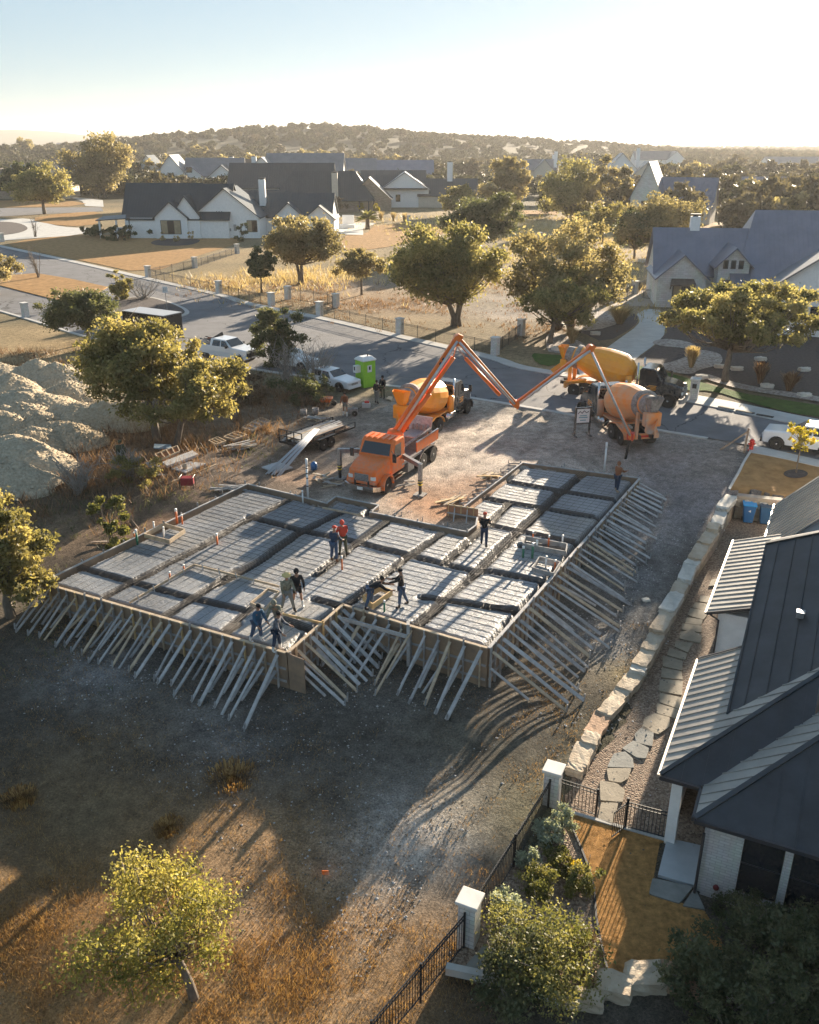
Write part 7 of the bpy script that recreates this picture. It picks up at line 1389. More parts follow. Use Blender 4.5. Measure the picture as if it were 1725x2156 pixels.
# ------------------------------------------------------------------ trees and plants
def leafmat(name, cols, trans=.4, rough=.55):
    m = M(name, cols[0], rough, attr=None, spec=.35); nt = m.node_tree; N = nt.nodes; Lk = nt.links; p = N['Principled BSDF']
    a = N.new('ShaderNodeAttribute'); a.attribute_name = 'col'; sp = N.new('ShaderNodeSeparateColor'); Lk.new(a.outputs['Color'], sp.inputs[0])
    r = N.new('ShaderNodeValToRGB'); r.color_ramp.elements[0].color = (*cols[0], 1); r.color_ramp.elements[1].color = (*cols[-1], 1)
    for i, c in enumerate(cols[1:-1]): e = r.color_ramp.elements.new((i + 1) / (len(cols) - 1)); e.color = (*c, 1)
    Lk.new(sp.outputs[0], r.inputs[0]); Lk.new(r.outputs[0], p.inputs['Base Color'])
    tr = N.new('ShaderNodeBsdfTranslucent'); hs = N.new('ShaderNodeMix'); hs.data_type = 'RGBA'; hs.blend_type = 'MULTIPLY'; hs.inputs[0].default_value = 1; hs.inputs[7].default_value = (1.35, 1.28, .8, 1); Lk.new(r.outputs[0], hs.inputs[6]); Lk.new(hs.outputs[2], tr.inputs[0])
    ms = N.new('ShaderNodeMixShader'); ms.inputs[0].default_value = trans; Lk.new(p.outputs[0], ms.inputs[1]); Lk.new(tr.outputs[0], ms.inputs[2]); Lk.new(ms.outputs[0], N['Material Output'].inputs[0]); return m
LM = dict(olive=leafmat('sunny oak leaves', [(.12, .13, .04), (.26, .245, .07), (.48, .41, .15)], .5), far=leafmat('far woods olive', [(.045, .05, .03), (.085, .088, .05), (.14, .13, .075)], .3), far2=leafmat('far woods brown', [(.07, .062, .042), (.12, .105, .07), (.2, .17, .11)], .3), oak=leafmat('live oak leaves', [(.1, .105, .05), (.18, .175, .08), (.3, .27, .13), (.45, .38, .19)], .55), dark=leafmat('dark evergreen leaves', [(.055, .07, .04), (.11, .125, .065), (.21, .2, .11)], .45), gold=leafmat('golden oak leaves', [(.12, .115, .05), (.25, .225, .095), (.43, .36, .17)], .5), tawny=leafmat('tawny grass', [(.18, .09, .035), (.34, .2, .08), (.54, .36, .16)], .35),
          dusty=leafmat('dusty oak leaves', [(.14, .125, .075), (.26, .225, .13), (.42, .35, .22)], .55), brown=leafmat('brown bare twigs', [(.1, .07, .05), (.16, .11, .07), (.24, .17, .1)], .2), yellow=leafmat('yellow leaves', [(.2, .2, .03), (.4, .33, .04), (.55, .4, .05)], .5), silver=leafmat('silver sage leaves', [(.24, .28, .22), (.36, .4, .32), (.48, .5, .4)], .4), lime=leafmat('olive green leaves', [(.08, .095, .03), (.17, .17, .055), (.34, .31, .13)], .4),
          straw=leafmat('straw grass', [(.3, .22, .12), (.45, .35, .2), (.6, .5, .32)], .4), rust=leafmat('rust grass', [(.14, .075, .045), (.23, .135, .08), (.36, .24, .15)], .3))
def leaves(rg, C, RC, n, size, asp=1.6, flat=.75, droop=0, shell=.55):
    # C: cluster centres, RC: radii
    w = RC ** 2; idx = rg.choice(len(C), n, p=w / w.sum()); d = rg.normal(size=(n, 3)); d /= np.linalg.norm(d, axis=1)[:, None]; r = RC[idx] * np.abs(rg.normal(.8, .38, n))
    P_ = C[idx] + d * r[:, None] * np.array([1, 1, flat]); a = rg.normal(size=(n, 3)); a /= np.linalg.norm(a, axis=1)[:, None]; b = np.cross(a, rg.normal(size=(n, 3))); b /= np.linalg.norm(b, axis=1)[:, None]
    s = size * (.6 + .8 * rg.random(n))[:, None]; a = a * s * asp / 2; b = b * s / 2
    V = np.stack([P_ - a, P_ + b * .9 - a * .1, P_ + a, P_ - b * .9 + a * .1], 1).reshape(-1, 3); F_ = np.arange(n * 4).reshape(n, 4)
    clump = rg.random(len(C))[idx] * .55 + rg.random(n) * .45
    return V, F_, np.repeat(clump, 4)
RCF = .31
def tree_mesh(seed, h, rx, rz, nclu, nleaf, size, trunk_h, tr=.22, lean=(0, 0), mat='oak', name='tree', bark='bark', rc=(.5, .95), stems=1, holes=.0, ry=None, shape='oak', limbs=True):
    rg = np.random.default_rng(seed); ry = ry or rx; cz = h - rz; C = []; nclu = int(nclu * 1.75); LB = rg.normal(size=(7, 3)); LB /= np.linalg.norm(LB, axis=1)[:, None]; LA = rg.uniform(-.3, .38, 7)
    tries = 0
    while len(C) < nclu and tries < nclu * 60:
        tries += 1; d = rg.normal(size=3); d /= np.linalg.norm(d); u = rg.random() ** .38
        if shape == 'cone': zz = rg.random(); q = np.array([d[0] * (1 - zz) * .9, d[1] * (1 - zz) * .9, zz * 2 - 1])
        else: q = d * u * (1 + float((LA * np.clip(LB @ d - .45, 0, 1) * 2).sum()))
        if shape == 'oak' and q[2] < -.72 + .25 * np.hypot(q[0], q[1]): continue
        p = np.array([q[0] * rx, q[1] * ry, cz + q[2] * rz])
        if C and min(np.linalg.norm(p - c) for c in C) < min(rx, rz) * (.2 if nclu > 40 else .28): continue
        C.append(p)
    C = np.array(C) + np.array([lean[0], lean[1], 0]); RC = rg.uniform(rc[0], rc[1], len(C)) ** 1.3 * min(rx, rz * 1.3) * RCF
    V, F_, col = leaves(rg, C, RC, int(nleaf * .72), size)
    t = thing(name, None, None)
    o = npmesh('crown', V, F_, LM[mat], t, np.stack([col] * 3, 1)); m = MB()
    for s in range(stems):
        bx, by = (rg.uniform(-.35, .35), rg.uniform(-.35, .35)) if stems > 1 else (0, 0)
        top = np.array([lean[0] * .6 + bx * 2.5, lean[1] * .6 + by * 2.5, trunk_h]); kk = [np.array([bx, by, -.3]), np.array([bx + lean[0] * .12 + rg.uniform(-.1, .1), by + lean[1] * .12, trunk_h * .35]), np.array([bx * 1.6 + lean[0] * .35, by * 1.6 + lean[1] * .35 + rg.uniform(-.1, .1), trunk_h * .7]), top]
        m.tube([Vector(k) for k in kk], [tr * 1.25, tr, tr * .85, tr * .75], 9)
        if limbs:
            for i in range(s, len(C), stems):
                c = C[i]; md = top * .45 + c * .55 + np.array([rg.uniform(-.2, .2), rg.uniform(-.2, .2), -.12 * np.linalg.norm(c - top)]); st = np.array(kk[2]) * .5 + top * .5 if rg.random() < .4 else top
                L_ = np.linalg.norm(c - top); r0 = tr * .42 * min(1, .4 + L_ / (rx + .1) * .4)
                m.tube([Vector(st), Vector(md), Vector(c)], [r0, r0 * .55, r0 * .2], 5)
                if i % 2 == 0:
                    for _ in range(2): q = c + rg.normal(size=3) * RC[i] * .8; m.tube([Vector(c), Vector(q)], [r0 * .25, .012], 4)
    m.build('trunk', MAT[bark], t, True, fix=False)
    return t
def setl(t, label, cat='tree', group=None):
    t['label'] = label; t['category'] = cat
    if group: t['group'] = group
def put(t, pix, rz=0, zf=None, dxy=(0, 0)):
    p = (zf or at)(*pix); t.location = (p.x + dxy[0], p.y + dxy[1], gzs(p.x, p.y) if zf is None else p.z); t.rotation_euler = (0, 0, R(rz)); return t
# near individual trees
# the big double oak by the dirt piles
t = tree_mesh(11, 7.8, 3.5, 2.9, 46, 42000, .15, 3.2, .26, (-1.0, 1.0), 'gold', 'oak_tree', stems=1); put(t, K4(995, 960), 0); setl(t, 'tall golden-green oak with a leaning trunk beside the dirt heaps')
t = tree_mesh(12, 5.4, 3.0, 2.0, 36, 26000, .14, 2.2, .2, (1.4, .3), 'gold', 'oak_tree'); put(t, K4(1110, 990), 0); setl(t, 'lower golden oak with ivy-dark trunk, right half of the pair by the dirt heaps')
t = tree_mesh(13, 5.6, 2.0, 2.6, 30, 26000, .12, 2.0, .2, (0, 0), 'gold', 'oak_tree'); put(t, (25, 1300), 0); setl(t, 'sunlit yellow-green oak cut by the left edge of the photo')
t = tree_mesh(14, 3.6, 1.9, 1.3, 26, 17000, .062, 1.35, .12, (-.75, .4), 'olive', 'oak_tree', shape='x', rc=(.55, 1.1)); put(t, L7(878, 1110), 0); setl(t, 'small leafy oak with a leaning bare trunk in the foreground, lower left')
t = tree_mesh(15, 3.6, .75, 1.5, 14, 5200, .11, 1.6, .07, (.25, 0), 'lime', 'sapling', shape='x'); put(t, L1(700, 560), 0); setl(t, 'thin yellow-green sapling left of the slab')
t = tree_mesh(16, 5.2, 1.9, 2.4, 34, 26000, .13, 1.0, .14, (0, 0), 'dark', 'cedar_tree', shape='x'); put(t, K5(260, 590), 0); setl(t, 'dark green cedar between the pickup and the white car', 'tree')
t = tree_mesh(17, 5.6, 3.0, 2.4, 34, 26000, .15, 2.0, .16, (0, 0), 'dark', 'oak_tree'); put(t, K4(560, 330), 0); setl(t, 'dark bushy oak at the street beside the black trailer')
t = tree_mesh(18, 5.5, 2.8, 2.2, 28, 20000, .16, 2.6, .2, (-.5, 0), 'dusty', 'oak_tree'); put(t, K4(-10, 30), 0); setl(t, 'dusty oak cut by the left edge beside the second road')
# across the street
def oak(seed, pix, h, rx, rz, label, mat='oak', nclu=34, nleaf=22000, size=.2, th=2.4, tr=.2, lean=(0, 0), stems=1, cat='tree', nm='oak_tree', **k):
    t = tree_mesh(seed, h, rx, rz, nclu, nleaf, size, th, tr, lean, mat, nm, stems=stems, **k); put(t, pix); setl(t, label, cat); return t
oak(21, K2(180, 1150), 8.8, 5.2, 3.3, 'broad double-trunked dusty oak before the white farmhouse end', 'dusty', 44, 34000, .22, 3.0, .24, (0, 0), 2)
oak(22, K3(-1150, 1135) if False else K1(1655, 1200), 5.4, 2.0, 2.0, 'small dark oak left of the double-trunked oak, behind the kerb fence', 'dark', 20, 9000, .2, 2.2, .12)
oak(23, K2(560, 1215), 5.6, 2.7, 2.0, 'small oak with a straight dark trunk in the dry grass, mid photo', 'dusty', 22, 10000, .2, 2.6, .14)
oak(24, K5(1370, 330), 9.4, 5.6, 3.8, 'largest green oak behind the kerb fence above the boom peak', 'oak', 52, 46000, .2, 2.6, .3, (-.5, 0), 3)
oak(25, K2(1310, 950), 9.4, 6.2, 3.9, 'big dark green oak behind the largest one, before the white gabled house', 'dark', 46, 34000, .26, 3.0, .3)
oak(26, (1180, 690), 8.8, 5.6, 3.9, 'pale dusty oak right of the largest green oak', 'dusty', 44, 32000, .22, 2.8, .24, (0, 0), 2)
oak(27, K6(20, 500), 6.2, 3.9, 2.4, 'sunlit oak right of the boom peak, over the river-rock bed', 'oak', 34, 26000, .17, 2.2, .24, (.9, .8))
oak(28, K6(1135, 745), 7.3, 7.0, 2.1, 'wide spreading oak with twisting limbs before the white stone house', 'oak', 66, 56000, .16, 2.8, .26, (.9, 1.6), 2)
oak(29, K3(-260, 660) if False else K2(1490, 690), 14.5, 5.5, 6.8, 'tallest pale green tree behind the big dark oak', 'dusty', 40, 20000, .4, 3.0, .3, shape='x')
oak(30, K3(155, 735), 13, 7.5, 6.0, 'round-topped green tree in the middle distance, left of a pair', 'oak', 40, 20000, .4, 2.0, .3, shape='x')
oak(31, K3(425, 748), 12, 4.6, 5.8, 'upright dark tree next to the stone A-frame house', 'dusty', 34, 16000, .38, 2.0, .3, shape='x')
oak(32, K3(700, 985), 9.6, 6.0, 4.4, 'broad brownish oak behind the white boulders', 'dusty', 40, 24000, .26, 3.0, .24, (0, 0), 3)
oak(33, K3(555, 985), 7.8, 3.6, 3.6, 'dark rounded oak left of the broad brownish oak', 'dark', 26, 14000, .24, 1.6, .2)
oak(34, K3(230, 865), 5.0, 2.2, 2.3, 'small dark round cedar in the dry field', 'dark', 16, 7000, .22, .6, .14, shape='x', nm='cedar_tree')
oak(35, K3(355, 890), 7.2, 3.9, 3.0, 'young pale oak right of the small round cedar', 'gold', 24, 10000, .26, 2.0, .14)
oak(36, K1(283, 705), 12, 7.6, 5.0, 'large rounded dark oak on the lawn island at the left, before the stone house', 'oak', 44, 26000, .34, 3.6, .45)
oak(37, K1(660, 600), 19, 9.5, 9.0, 'tall broad oak behind the driveway at the left', 'dusty', 56, 26000, .5, 4, .5, shape='x')
oak(38, K1(150, 620), 11, 6.0, 4.6, 'dark oak right of the stone gable at the far left', 'dark', 34, 12000, .45, 3, .3)
oak(39, K2(330, 700), 4.6, 5.5, 2.2, 'brown bare thicket around the stone house porch', 'brown', 20, 7000, .3, 1, .1, nm='bare_shrub', cat='shrub')
oak(40, K2(870, 650), 5.0, 3.6, 2.4, 'bare small tree by the wall of the white gabled house', 'brown', 14, 3000, .2, 1.6, .12, nm='bare_tree')
oak(41, K2(745, 650), 4.8, 2.8, 2.2, 'bare small tree left of its twin by the white gabled house', 'brown', 12, 2400, .2, 1.6, .12, nm='bare_tree')
oak(42, K2(1190, 720), 7.2, 5.0, 3.6, 'tawny tree right of the white gabled house', 'gold', 26, 11000, .36, 2, .2)
oak(43, K1(750, 865), 2.6, 5.5, 1.4, 'low dark hedge under the farmhouse porch', 'dark', 26, 9000, .2, .5, .1, nm='hedge', cat='hedge', shape='x', limbs=False)
oak(44, K1(590, 848), 2.4, 2.4, 1.2, 'rounded shrub left of the farmhouse porch hedge', 'dark', 14, 4000, .2, .4, .08, nm='shrub', cat='shrub', shape='x', limbs=False)
for i, (x, y, hh, lb) in enumerate(((1030, 878, 1.7, 'left of three'), (1118, 880, 1.7, 'middle of three'), (1205, 876, 2.2, 'right of three'))): oak(45 + i, K1(x, y), hh, .7, .9, 'tan upright grass clump below the farmhouse window, ' + lb, 'straw', 6, 900, .18, .2, .05, nm='grass_clump', cat='grass clump', shape='x', limbs=False)
oak(48, K1(1535, 880), 3.4, 1.2, 1.7, 'dark upright shrub at the right corner of the farmhouse', 'dark', 10, 2500, .2, .4, .08, nm='shrub', cat='shrub', shape='x')
# mid distance woods: individual trees behind and between the houses
base_t = [tree_mesh(61, 9, 6.2, 4.2, 26, 4200, .75, 3, .3, (0, 0), 'far', 'oak_tree'), tree_mesh(62, 9.5, 5.6, 4.6, 24, 4200, .7, 3, .3, (0, 0), 'far2', 'oak_tree', shape='x'), tree_mesh(63, 8.5, 5.4, 4.0, 24, 4200, .7, 2.6, .3, (0, 0), 'far', 'oak_tree'), tree_mesh(64, 9, 5.8, 4.4, 24, 3800, .7, 3, .3, (0, 0), 'dusty', 'oak_tree')]
KN = ['green', 'dusty', 'dark', 'tawny']
SP = []
def add(pix, k, s, where): SP.append((pix, k, s, where))
for x, y, k, s in ((40, 345, 2, 1.5), (170, 330, 3, 1.9), (230, 300, 2, 1.6), (320, 300, 1, 1.3), (420, 300, 1, 1.3), (520, 290, 2, 1.3), (600, 300, 0, 1.4), (700, 300, 3, 1.3), (780, 330, 2, 1.2)): add(K1(x, y), k, s, 'along the far left skyline')
for x, y, k, s in ((930, 360, 3, 1.3), (1010, 350, 1, 1.2), (1090, 355, 3, 1.3), (1180, 365, 0, 1.3), (1270, 370, 3, 1.4), (1360, 380, 1, 1.2), (1450, 372, 3, 1.4), (1560, 370, 3, 1.5), (1630, 375, 1, 1.2)): add(K1(x, y), k, s, 'in the row behind the central roofs')
for x, y, k, s in ((60, 350, 1, 1.2), (220, 385, 3, 1.5), (330, 390, 3, 1.3), (440, 400, 1, 1.2), (540, 420, 3, 1.3), (650, 420, 1, 1.2), (760, 440, 3, 1.3), (850, 440, 1, 1.2), (1180, 470, 2, 1.0), (1260, 480, 1, 1.1)): add(K2(x, y), k, s, 'behind the roofs, mid horizon')
for x, y, k, s in ((60, 640, 2, .95), (260, 640, 0, 1.1), (10, 700, 2, .9), (820, 690, 1, 1.25), (870, 800, 1, 1.2), (960, 720, 0, 1.1), (1050, 700, 1, 1.2), (740, 640, 1, 1.2), (650, 600, 2, 1.1), (640, 740, 1, 1.2), (1200, 830, 1, 1.0), (1290, 760, 0, 1.2), (1400, 790, 1, 1.3), (1500, 830, 3, 1.1), (1580, 760, 1, 1.3), (1680, 820, 1, 1.3), (1700, 700, 2, 1.3), (1180, 690, 0, 1.1), (1330, 680, 3, 1.1), (1620, 690, 1, 1.1), (1450, 700, 1, 1.1), (1120, 640, 2, 1.1), (1050, 610, 0, 1.1), (700, 500, 2, 1.2), (780, 520, 0, 1.3), (860, 500, 1, 1.2), (950, 530, 3, 1.2), (1060, 540, 1, 1.2), (1150, 560, 0, 1.2), (1180, 480, 1, 1.3), (1300, 500, 1, 1.2), (1400, 520, 1, 1.2), (1500, 500, 2, 1.2), (1600, 520, 1, 1.2), (1700, 560, 1, 1.2), (350, 470, 2, 1.3), (110, 420, 2, 1.3), (200, 420, 1, 1.2), (300, 430, 2, 1.3), (1640, 620, 1, 1.2), (1710, 660, 0, 1.2), (630, 690, 3, 1.0), (1240, 600, 1, 1), (570, 700, 1, 1.0), (1350, 850, 1, .9)): add(K3(x, y), k, s, 'in the hazy woods at the right')
used = [False] * 4
for i, (pix, k, s, where) in enumerate(SP):
    p = at(*pix); dist = math.hypot(p.x, p.y); lb = '%s oak %s' % (KN[k], where); gr = 'oaks ' + where
    s *= .82
    if not used[k]: o = base_t[k]; used[k] = True; o.scale = (s,) * 3
    else: o = dup(base_t[k], scale=s * random.uniform(.92, 1.1))
    o.location = (p.x, p.y, gzs(p.x, p.y)); o.rotation_euler = (0, 0, random.uniform(0, 6.28)); o['label'] = lb; o['category'] = 'tree'; o['group'] = lb + 's'
# far woods on the hill and plain: a mass instancing the same crowns
def scatter(name, pts, scales, srcs, label, seed=1, kind='stuff', mat=None):
    me = bpy.data.meshes.new(name); me.from_pydata([tuple(p) for p in pts], [], []); a = me.attributes.new('sc', 'FLOAT', 'POINT'); a.data.foreach_set('value', np.array(scales, np.float32)); o = bpy.data.objects.new(name, me); COL.objects.link(o); o['kind'] = kind; o['label'] = label
    ng = bpy.data.node_groups.new(name, 'GeometryNodeTree'); ng.interface.new_socket('Geometry', in_out='INPUT', socket_type='NodeSocketGeometry'); ng.interface.new_socket('Geometry', in_out='OUTPUT', socket_type='NodeSocketGeometry'); N = ng.nodes; Lk = ng.links
    gi = N.new('NodeGroupInput'); go = N.new('NodeGroupOutput'); ip = N.new('GeometryNodeInstanceOnPoints'); ip.inputs['Pick Instance'].default_value = True; gm = N.new('GeometryNodeJoinGeometry')
    for s in srcs:
        oi = N.new('GeometryNodeObjectInfo'); oi.inputs['Object'].default_value = s; oi.inputs['As Instance'].default_value = True; Lk.new(oi.outputs['Geometry'], gm.inputs[0])
    Lk.new(gm.outputs[0], ip.inputs['Instance']); rv = N.new('FunctionNodeRandomValue'); rv.data_type = 'FLOAT_VECTOR'; rv.inputs[0].default_value = (0, 0, 0); rv.inputs[1].default_value = (0, 0, 6.283); rv.inputs['Seed'].default_value = seed; Lk.new(rv.outputs[0], ip.inputs['Rotation'])
    ri = N.new('FunctionNodeRandomValue'); ri.data_type = 'INT'; ri.inputs[4].default_value = 0; ri.inputs[5].default_value = len(srcs) - 1; ri.inputs['Seed'].default_value = seed + 5; Lk.new(ri.outputs[2], ip.inputs['Instance Index'])
    na = N.new('GeometryNodeInputNamedAttribute'); na.data_type = 'FLOAT'; na.inputs[0].default_value = 'sc'; Lk.new(na.outputs[0], ip.inputs['Scale']); Lk.new(gi.outputs[0], ip.inputs['Points']); Lk.new(ip.outputs[0], go.inputs[0])
    md = o.modifiers.new('scatter', 'NODES'); md.node_group = ng; return o
crowns = [[c for c in b.children if c.name.startswith('crown')][0] for b in base_t]
rg = np.random.default_rng(99); n = 19000; yy = 330 + 2300 * rg.random(n) ** 1.25; xx = (rg.random(n) * 1.24 - .62) * yy
den = np.clip(.62 + .6 * smoothnoise(xx, yy, 60, 9), .1, 1) * np.where(yy > 1500, .7, 1); k = rg.random(n) < den
# keep the small clearings round the houses open
for q in (K3(360, 520), K3(80, 475), K2(1560, 500), K3(1250, 620), K1(355, 305), K1(90, 320), K3(560, 410), K3(1400, 425), K3(900, 560), K3(1250, 420), K3(1650, 580)):
    p = at(*q); k &= ~((np.abs(xx - p.x - 8) < 24 + .02 * yy) & (yy > p.y - 30 - .06 * p.y) & (yy < p.y + 22))
xx = xx[k]; yy = yy[k]; sc = rg.uniform(.4, .8, len(xx)); zz = gz(xx, yy) - .8
scatter('distant_woods', list(zip(xx, yy, zz)), sc, [crowns[0], crowns[2], crowns[2], crowns[2], crowns[1], crowns[2]], 'olive and brown scrub oak woods covering the hill and plain')

# shrubs in the near garden
def shrub(seed, pix, h, r, label, mat, n=9000, size=.05, nclu=24, zf=aty, group=None, nm='shrub', shape='x', rz_=None):
    t = tree_mesh(seed, h, r, rz_ or h * .5, nclu, n, size, h * .25, .03, (0, 0), mat, nm, shape=shape, rc=(.6, 1.1)); put(t, pix, 0, zf); setl(t, label, 'shrub', group); return t
shrub(71, L8(660, 660), 2.05, 1.45, 'tall airy yellow-green shrub at the bottom centre by the pale boulders', 'lime', 12500, .055, 40)
shrub(72, L8(560, 720), 1.6, 1.0, 'dark lower shrub beneath the airy yellow-green one, bottom edge', 'dark', 11000, .06)
shrub(73, L8(1580, 690), 1.75, 2.3, 'large dark feathery shrub in the bottom right corner', 'dark', 28000, .055, 44); shrub(74, L8(1330, 745), 1.5, 1.5, 'dark feathery shrub left of the largest one, bottom right', 'dark', 20000, .07, 34); shrub(75, L8(1500, 470), .9, 1.1, 'dark airy shrub under the near house windows', 'dark', 8000, .05); shrub(79, L8(1760, 720), 1.8, 1.8, 'dark shrub at the extreme bottom right', 'dark', 18000, .08, 30)
shrub(76, L8(720, 80), .8, .45, 'silver sage bush nearest the corner pillar', 'silver', 3500, .05, 14); shrub(77, L8(665, 125), .85, .5, 'silver sage bush, second from the corner pillar', 'silver', 4000, .05, 14); shrub(78, L8(590, 230), .65, .36, 'small silver sage bush midway along the picket fence', 'silver', 2600, .05, 12); shrub(80, L8(630, 320), .95, .55, 'bright green feathery bush beside the picket fence', 'lime', 6000, .045, 16); shrub(81, L8(785, 325), .85, .48, 'bright green rounded bush against the orange lawn edge', 'lime', 5500, .045, 14)
shrub(82, L8(720, 240), .6, .4, 'small yellow-green plant behind the two bright bushes', 'lime', 2500, .05, 10); shrub(83, L8(775, 250), .6, .3, 'small yellow plant by the steel edging', 'yellow', 1800, .05, 10); shrub(84, L8(500, 420), .9, .5, 'grey-green bush by the lower pillar', 'silver', 4500, .05, 14); shrub(85, L8(705, 170), .5, .35, 'low yellow-green plant in the sunny gravel bed', 'lime', 2000, .05, 10); shrub(86, L8(800, 560), .9, .5, 'bare twiggy shrub against the steel edging', 'brown', 3500, .04, 14)
# ornamental grasses
def grass_clump(pix, h, r, n, label, mat, seed=0, zf=None, group=None, flat=False):
    rg = np.random.default_rng(seed); a = rg.uniform(0, 6.28, n); l = rg.uniform(.2, 1, n) * r * (.12 if flat else 1); hh = h * rg.uniform(.6, 1, n); b = rg.uniform(0, 1 if flat else .18, n) * r; w = .012 + .012 * rg.random(n) + h * .006
    cx, cy = np.cos(a), np.sin(a); P0 = np.stack([cx * b, cy * b, -.05 + 0 * a], 1); P1 = np.stack([cx * (b + l * .45), cy * (b + l * .45), hh * .7], 1); P2 = np.stack([cx * (b + l), cy * (b + l), hh], 1); S = np.stack([-cy, cx, 0 * a], 1) * w[:, None]
    V = np.stack([P0 - S, P0 + S, P1 + S, P1 - S, P2 + S * .6, P2 - S * .6], 1).reshape(-1, 3); i = np.arange(n)[:, None] * 6; F_ = np.concatenate([i + [0, 1, 2, 3], i + [3, 2, 4, 5]]); o = npmesh('grass_clump', V, F_, LM[mat], None, np.repeat(rg.random(n), 6)[:, None] * np.ones(3)); put(o, pix, 0, zf); tag(o, label, 'grass clump', group); return o
# bare shrub tangle near the car, weeds
def twigs(seed, pix, h, r, n, label, mat='barkgrey', zf=None):
    rg = np.random.default_rng(seed); m = MB()
    for k in range(n):
        a = rg.uniform(0, 6.28); l = r * rg.uniform(.3, 1); q = Vector((math.cos(a) * l, math.sin(a) * l, h * rg.uniform(.5, 1))); b = Vector((rg.uniform(-.2, .2) * r, rg.uniform(-.2, .2) * r, -.1)); md = b.lerp(q, .5) + Vector(rg.normal(size=3)) * r * .1; m.tube([b, md, q], [.05, .03, .012], 4)
        for j in range(5): s_ = md.lerp(q, rg.uniform(0, 1)); e = s_ + Vector(rg.normal(size=3)) * h * .14 + Vector((0, 0, h * .1)); m.tube([s_, s_.lerp(e, .5) + Vector(rg.normal(size=3)) * .05, e], [.02, .014, .007], 3)
    t = thing('bare_shrub', label, 'shrub'); m.build('branches', MAT[mat], t, fix=False); put(t, pix, 0, zf); return t
for j, (q, rr, l) in enumerate(((L7(1040, 118), .9, 'small sunlit straw grass patch on the dark ground, middle'), (L7(760, 350), .5, 'rusty twig tuft behind the foreground oak'), (L7(90, 215), .6, 'rusty grass tuft at the left edge of the shaded ground'))): grass_clump(q, .2, rr, 500, l, 'tawny', 60 + j, flat=True)
twigs(91, K5(480, 700), 3.4, 2.1, 46, 'tangled grey bare shrub half hiding the white car'); twigs(92, K5(290, 690), 3.2, 1.2, 26, 'pale grey bare branches before the dark cedar'); twigs(93, L1(500, 150), 2.2, 1.4, 26, 'grey bare shrub between the dirt heaps and the sapling'); twigs(94, K4(830, 1190), 1.8, 1.2, 22, 'bare twiggy shrub left of the pale panels'); twigs(95, K4(900, 60), 2.6, 2.6, 34, 'grey leafless bush on the planting island'); twigs(96, K1(225, 850), 4.2, .9, 12, 'thin bare sapling on the farmhouse lawn', 'bark'); twigs(97, K1(245, 1110), 4.6, 1.0, 14, 'thin bare sapling on the verge between the two roads', 'bark')
oak(98, K4(760, 60), 3.6, 1.6, 1.8, 'golden shrub at the left end of the planting island', 'gold', 16, 7000, .15, .8, .08, nm='shrub', cat='shrub', shape='x')
t = tree_mesh(99, 1.5, 1.5, .9, 16, 6000, .08, .4, .04, (0, 0), 'gold', 'shrub', shape='x'); put(t, K4(850, 1200)); setl(t, 'small autumn shrub with orange leaves left of the slab', 'shrub')
oak(100, K5(430, 800), 2.0, 2.0, 1.2, 'low dark scrub beneath the bare shrub by the buckets', 'dark', 18, 8000, .1, .4, .05, nm='shrub', cat='shrub', shape='x'); oak(101, K5(60, 800), 2.0, 2.2, 1.2, 'brown scrub behind the framed trays', 'brown', 20, 8000, .1, .4, .05, nm='shrub', cat='shrub', shape='x')
# young tree on the brown lawn
t = tree_mesh(102, 3.6, .85, 1.2, 16, 1500, .1, 2.0, .045, (0, 0), 'yellow', 'young_tree', shape='x', rc=(.5, .9)); put(t, M4(1130, 1530)); setl(t, 'young thin tree with sparse yellow leaves in a mulch ring')
# palm
t = thing('palm_tree', 'yellow-tipped short palm by the white fireplace', 'palm'); m = MB(); m.tube([(0, 0, 0), (0, 0, 2.4)], [.55, .4], 10); m.build('trunk', MAT['bark'], t, True); m = MB()
for k in range(44):
    a = k * 2.4; el = random.uniform(.1, 1.3); l = 3.2; p = [Vector((math.cos(a) * math.cos(el) * l * s, math.sin(a) * math.cos(el) * l * s, 2.3 + math.sin(el) * l * s - 1.2 * s * s)) for s in (0, .5, 1)]
    sd_ = Vector((-math.sin(a), math.cos(a), 0)) * .35; m.add([p[0] - sd_ * .2, p[0] + sd_ * .2, p[1] + sd_, p[2], p[1] - sd_], [(0, 1, 2, 3, 4)])
V_ = np.array(m.v); o = npmesh('fronds', V_, np.arange(len(V_)).reshape(-1, 5), LM['lime'], t, np.repeat(np.random.default_rng(3).random(len(V_) // 5), 5)[:, None] * np.ones(3)); put(t, K2(598, 800))
t = shrub(103, K2(560, 690), 2.6, 1.2, 'golden-yellow shrub behind the palm', 'yellow', 3000, .25, 12, at); shrub(104, K2(655, 700), 2.6, .9, 'second golden-yellow shrub right of the palm', 'yellow', 2000, .25, 10, at)
grass_clump(K6(465, 375), 1.9, 1.6, 900, 'large feathery pale grass fountain by the driveway', 'straw', 1); grass_clump(K6(165, 500), 1.5, .8, 500, 'bright tan grass tuft left of the driveway', 'straw', 2); grass_clump(K6(150, 430), 1.4, .9, 500, 'rusty grass clump behind the tan tuft', 'rust', 3); grass_clump(K6(915, 655), 1.9, .7, 600, 'upright tan grass clump in the pale gravel swirl', 'straw', 4); grass_clump(K6(1350, 755), 1.8, .7, 500, 'reddish grass clump left of a pair in the dark bed', 'rust', 5); grass_clump(K6(1535, 800), 1.5, .9, 500, 'reddish rounded grass clump right of a pair in the dark bed', 'rust', 6)
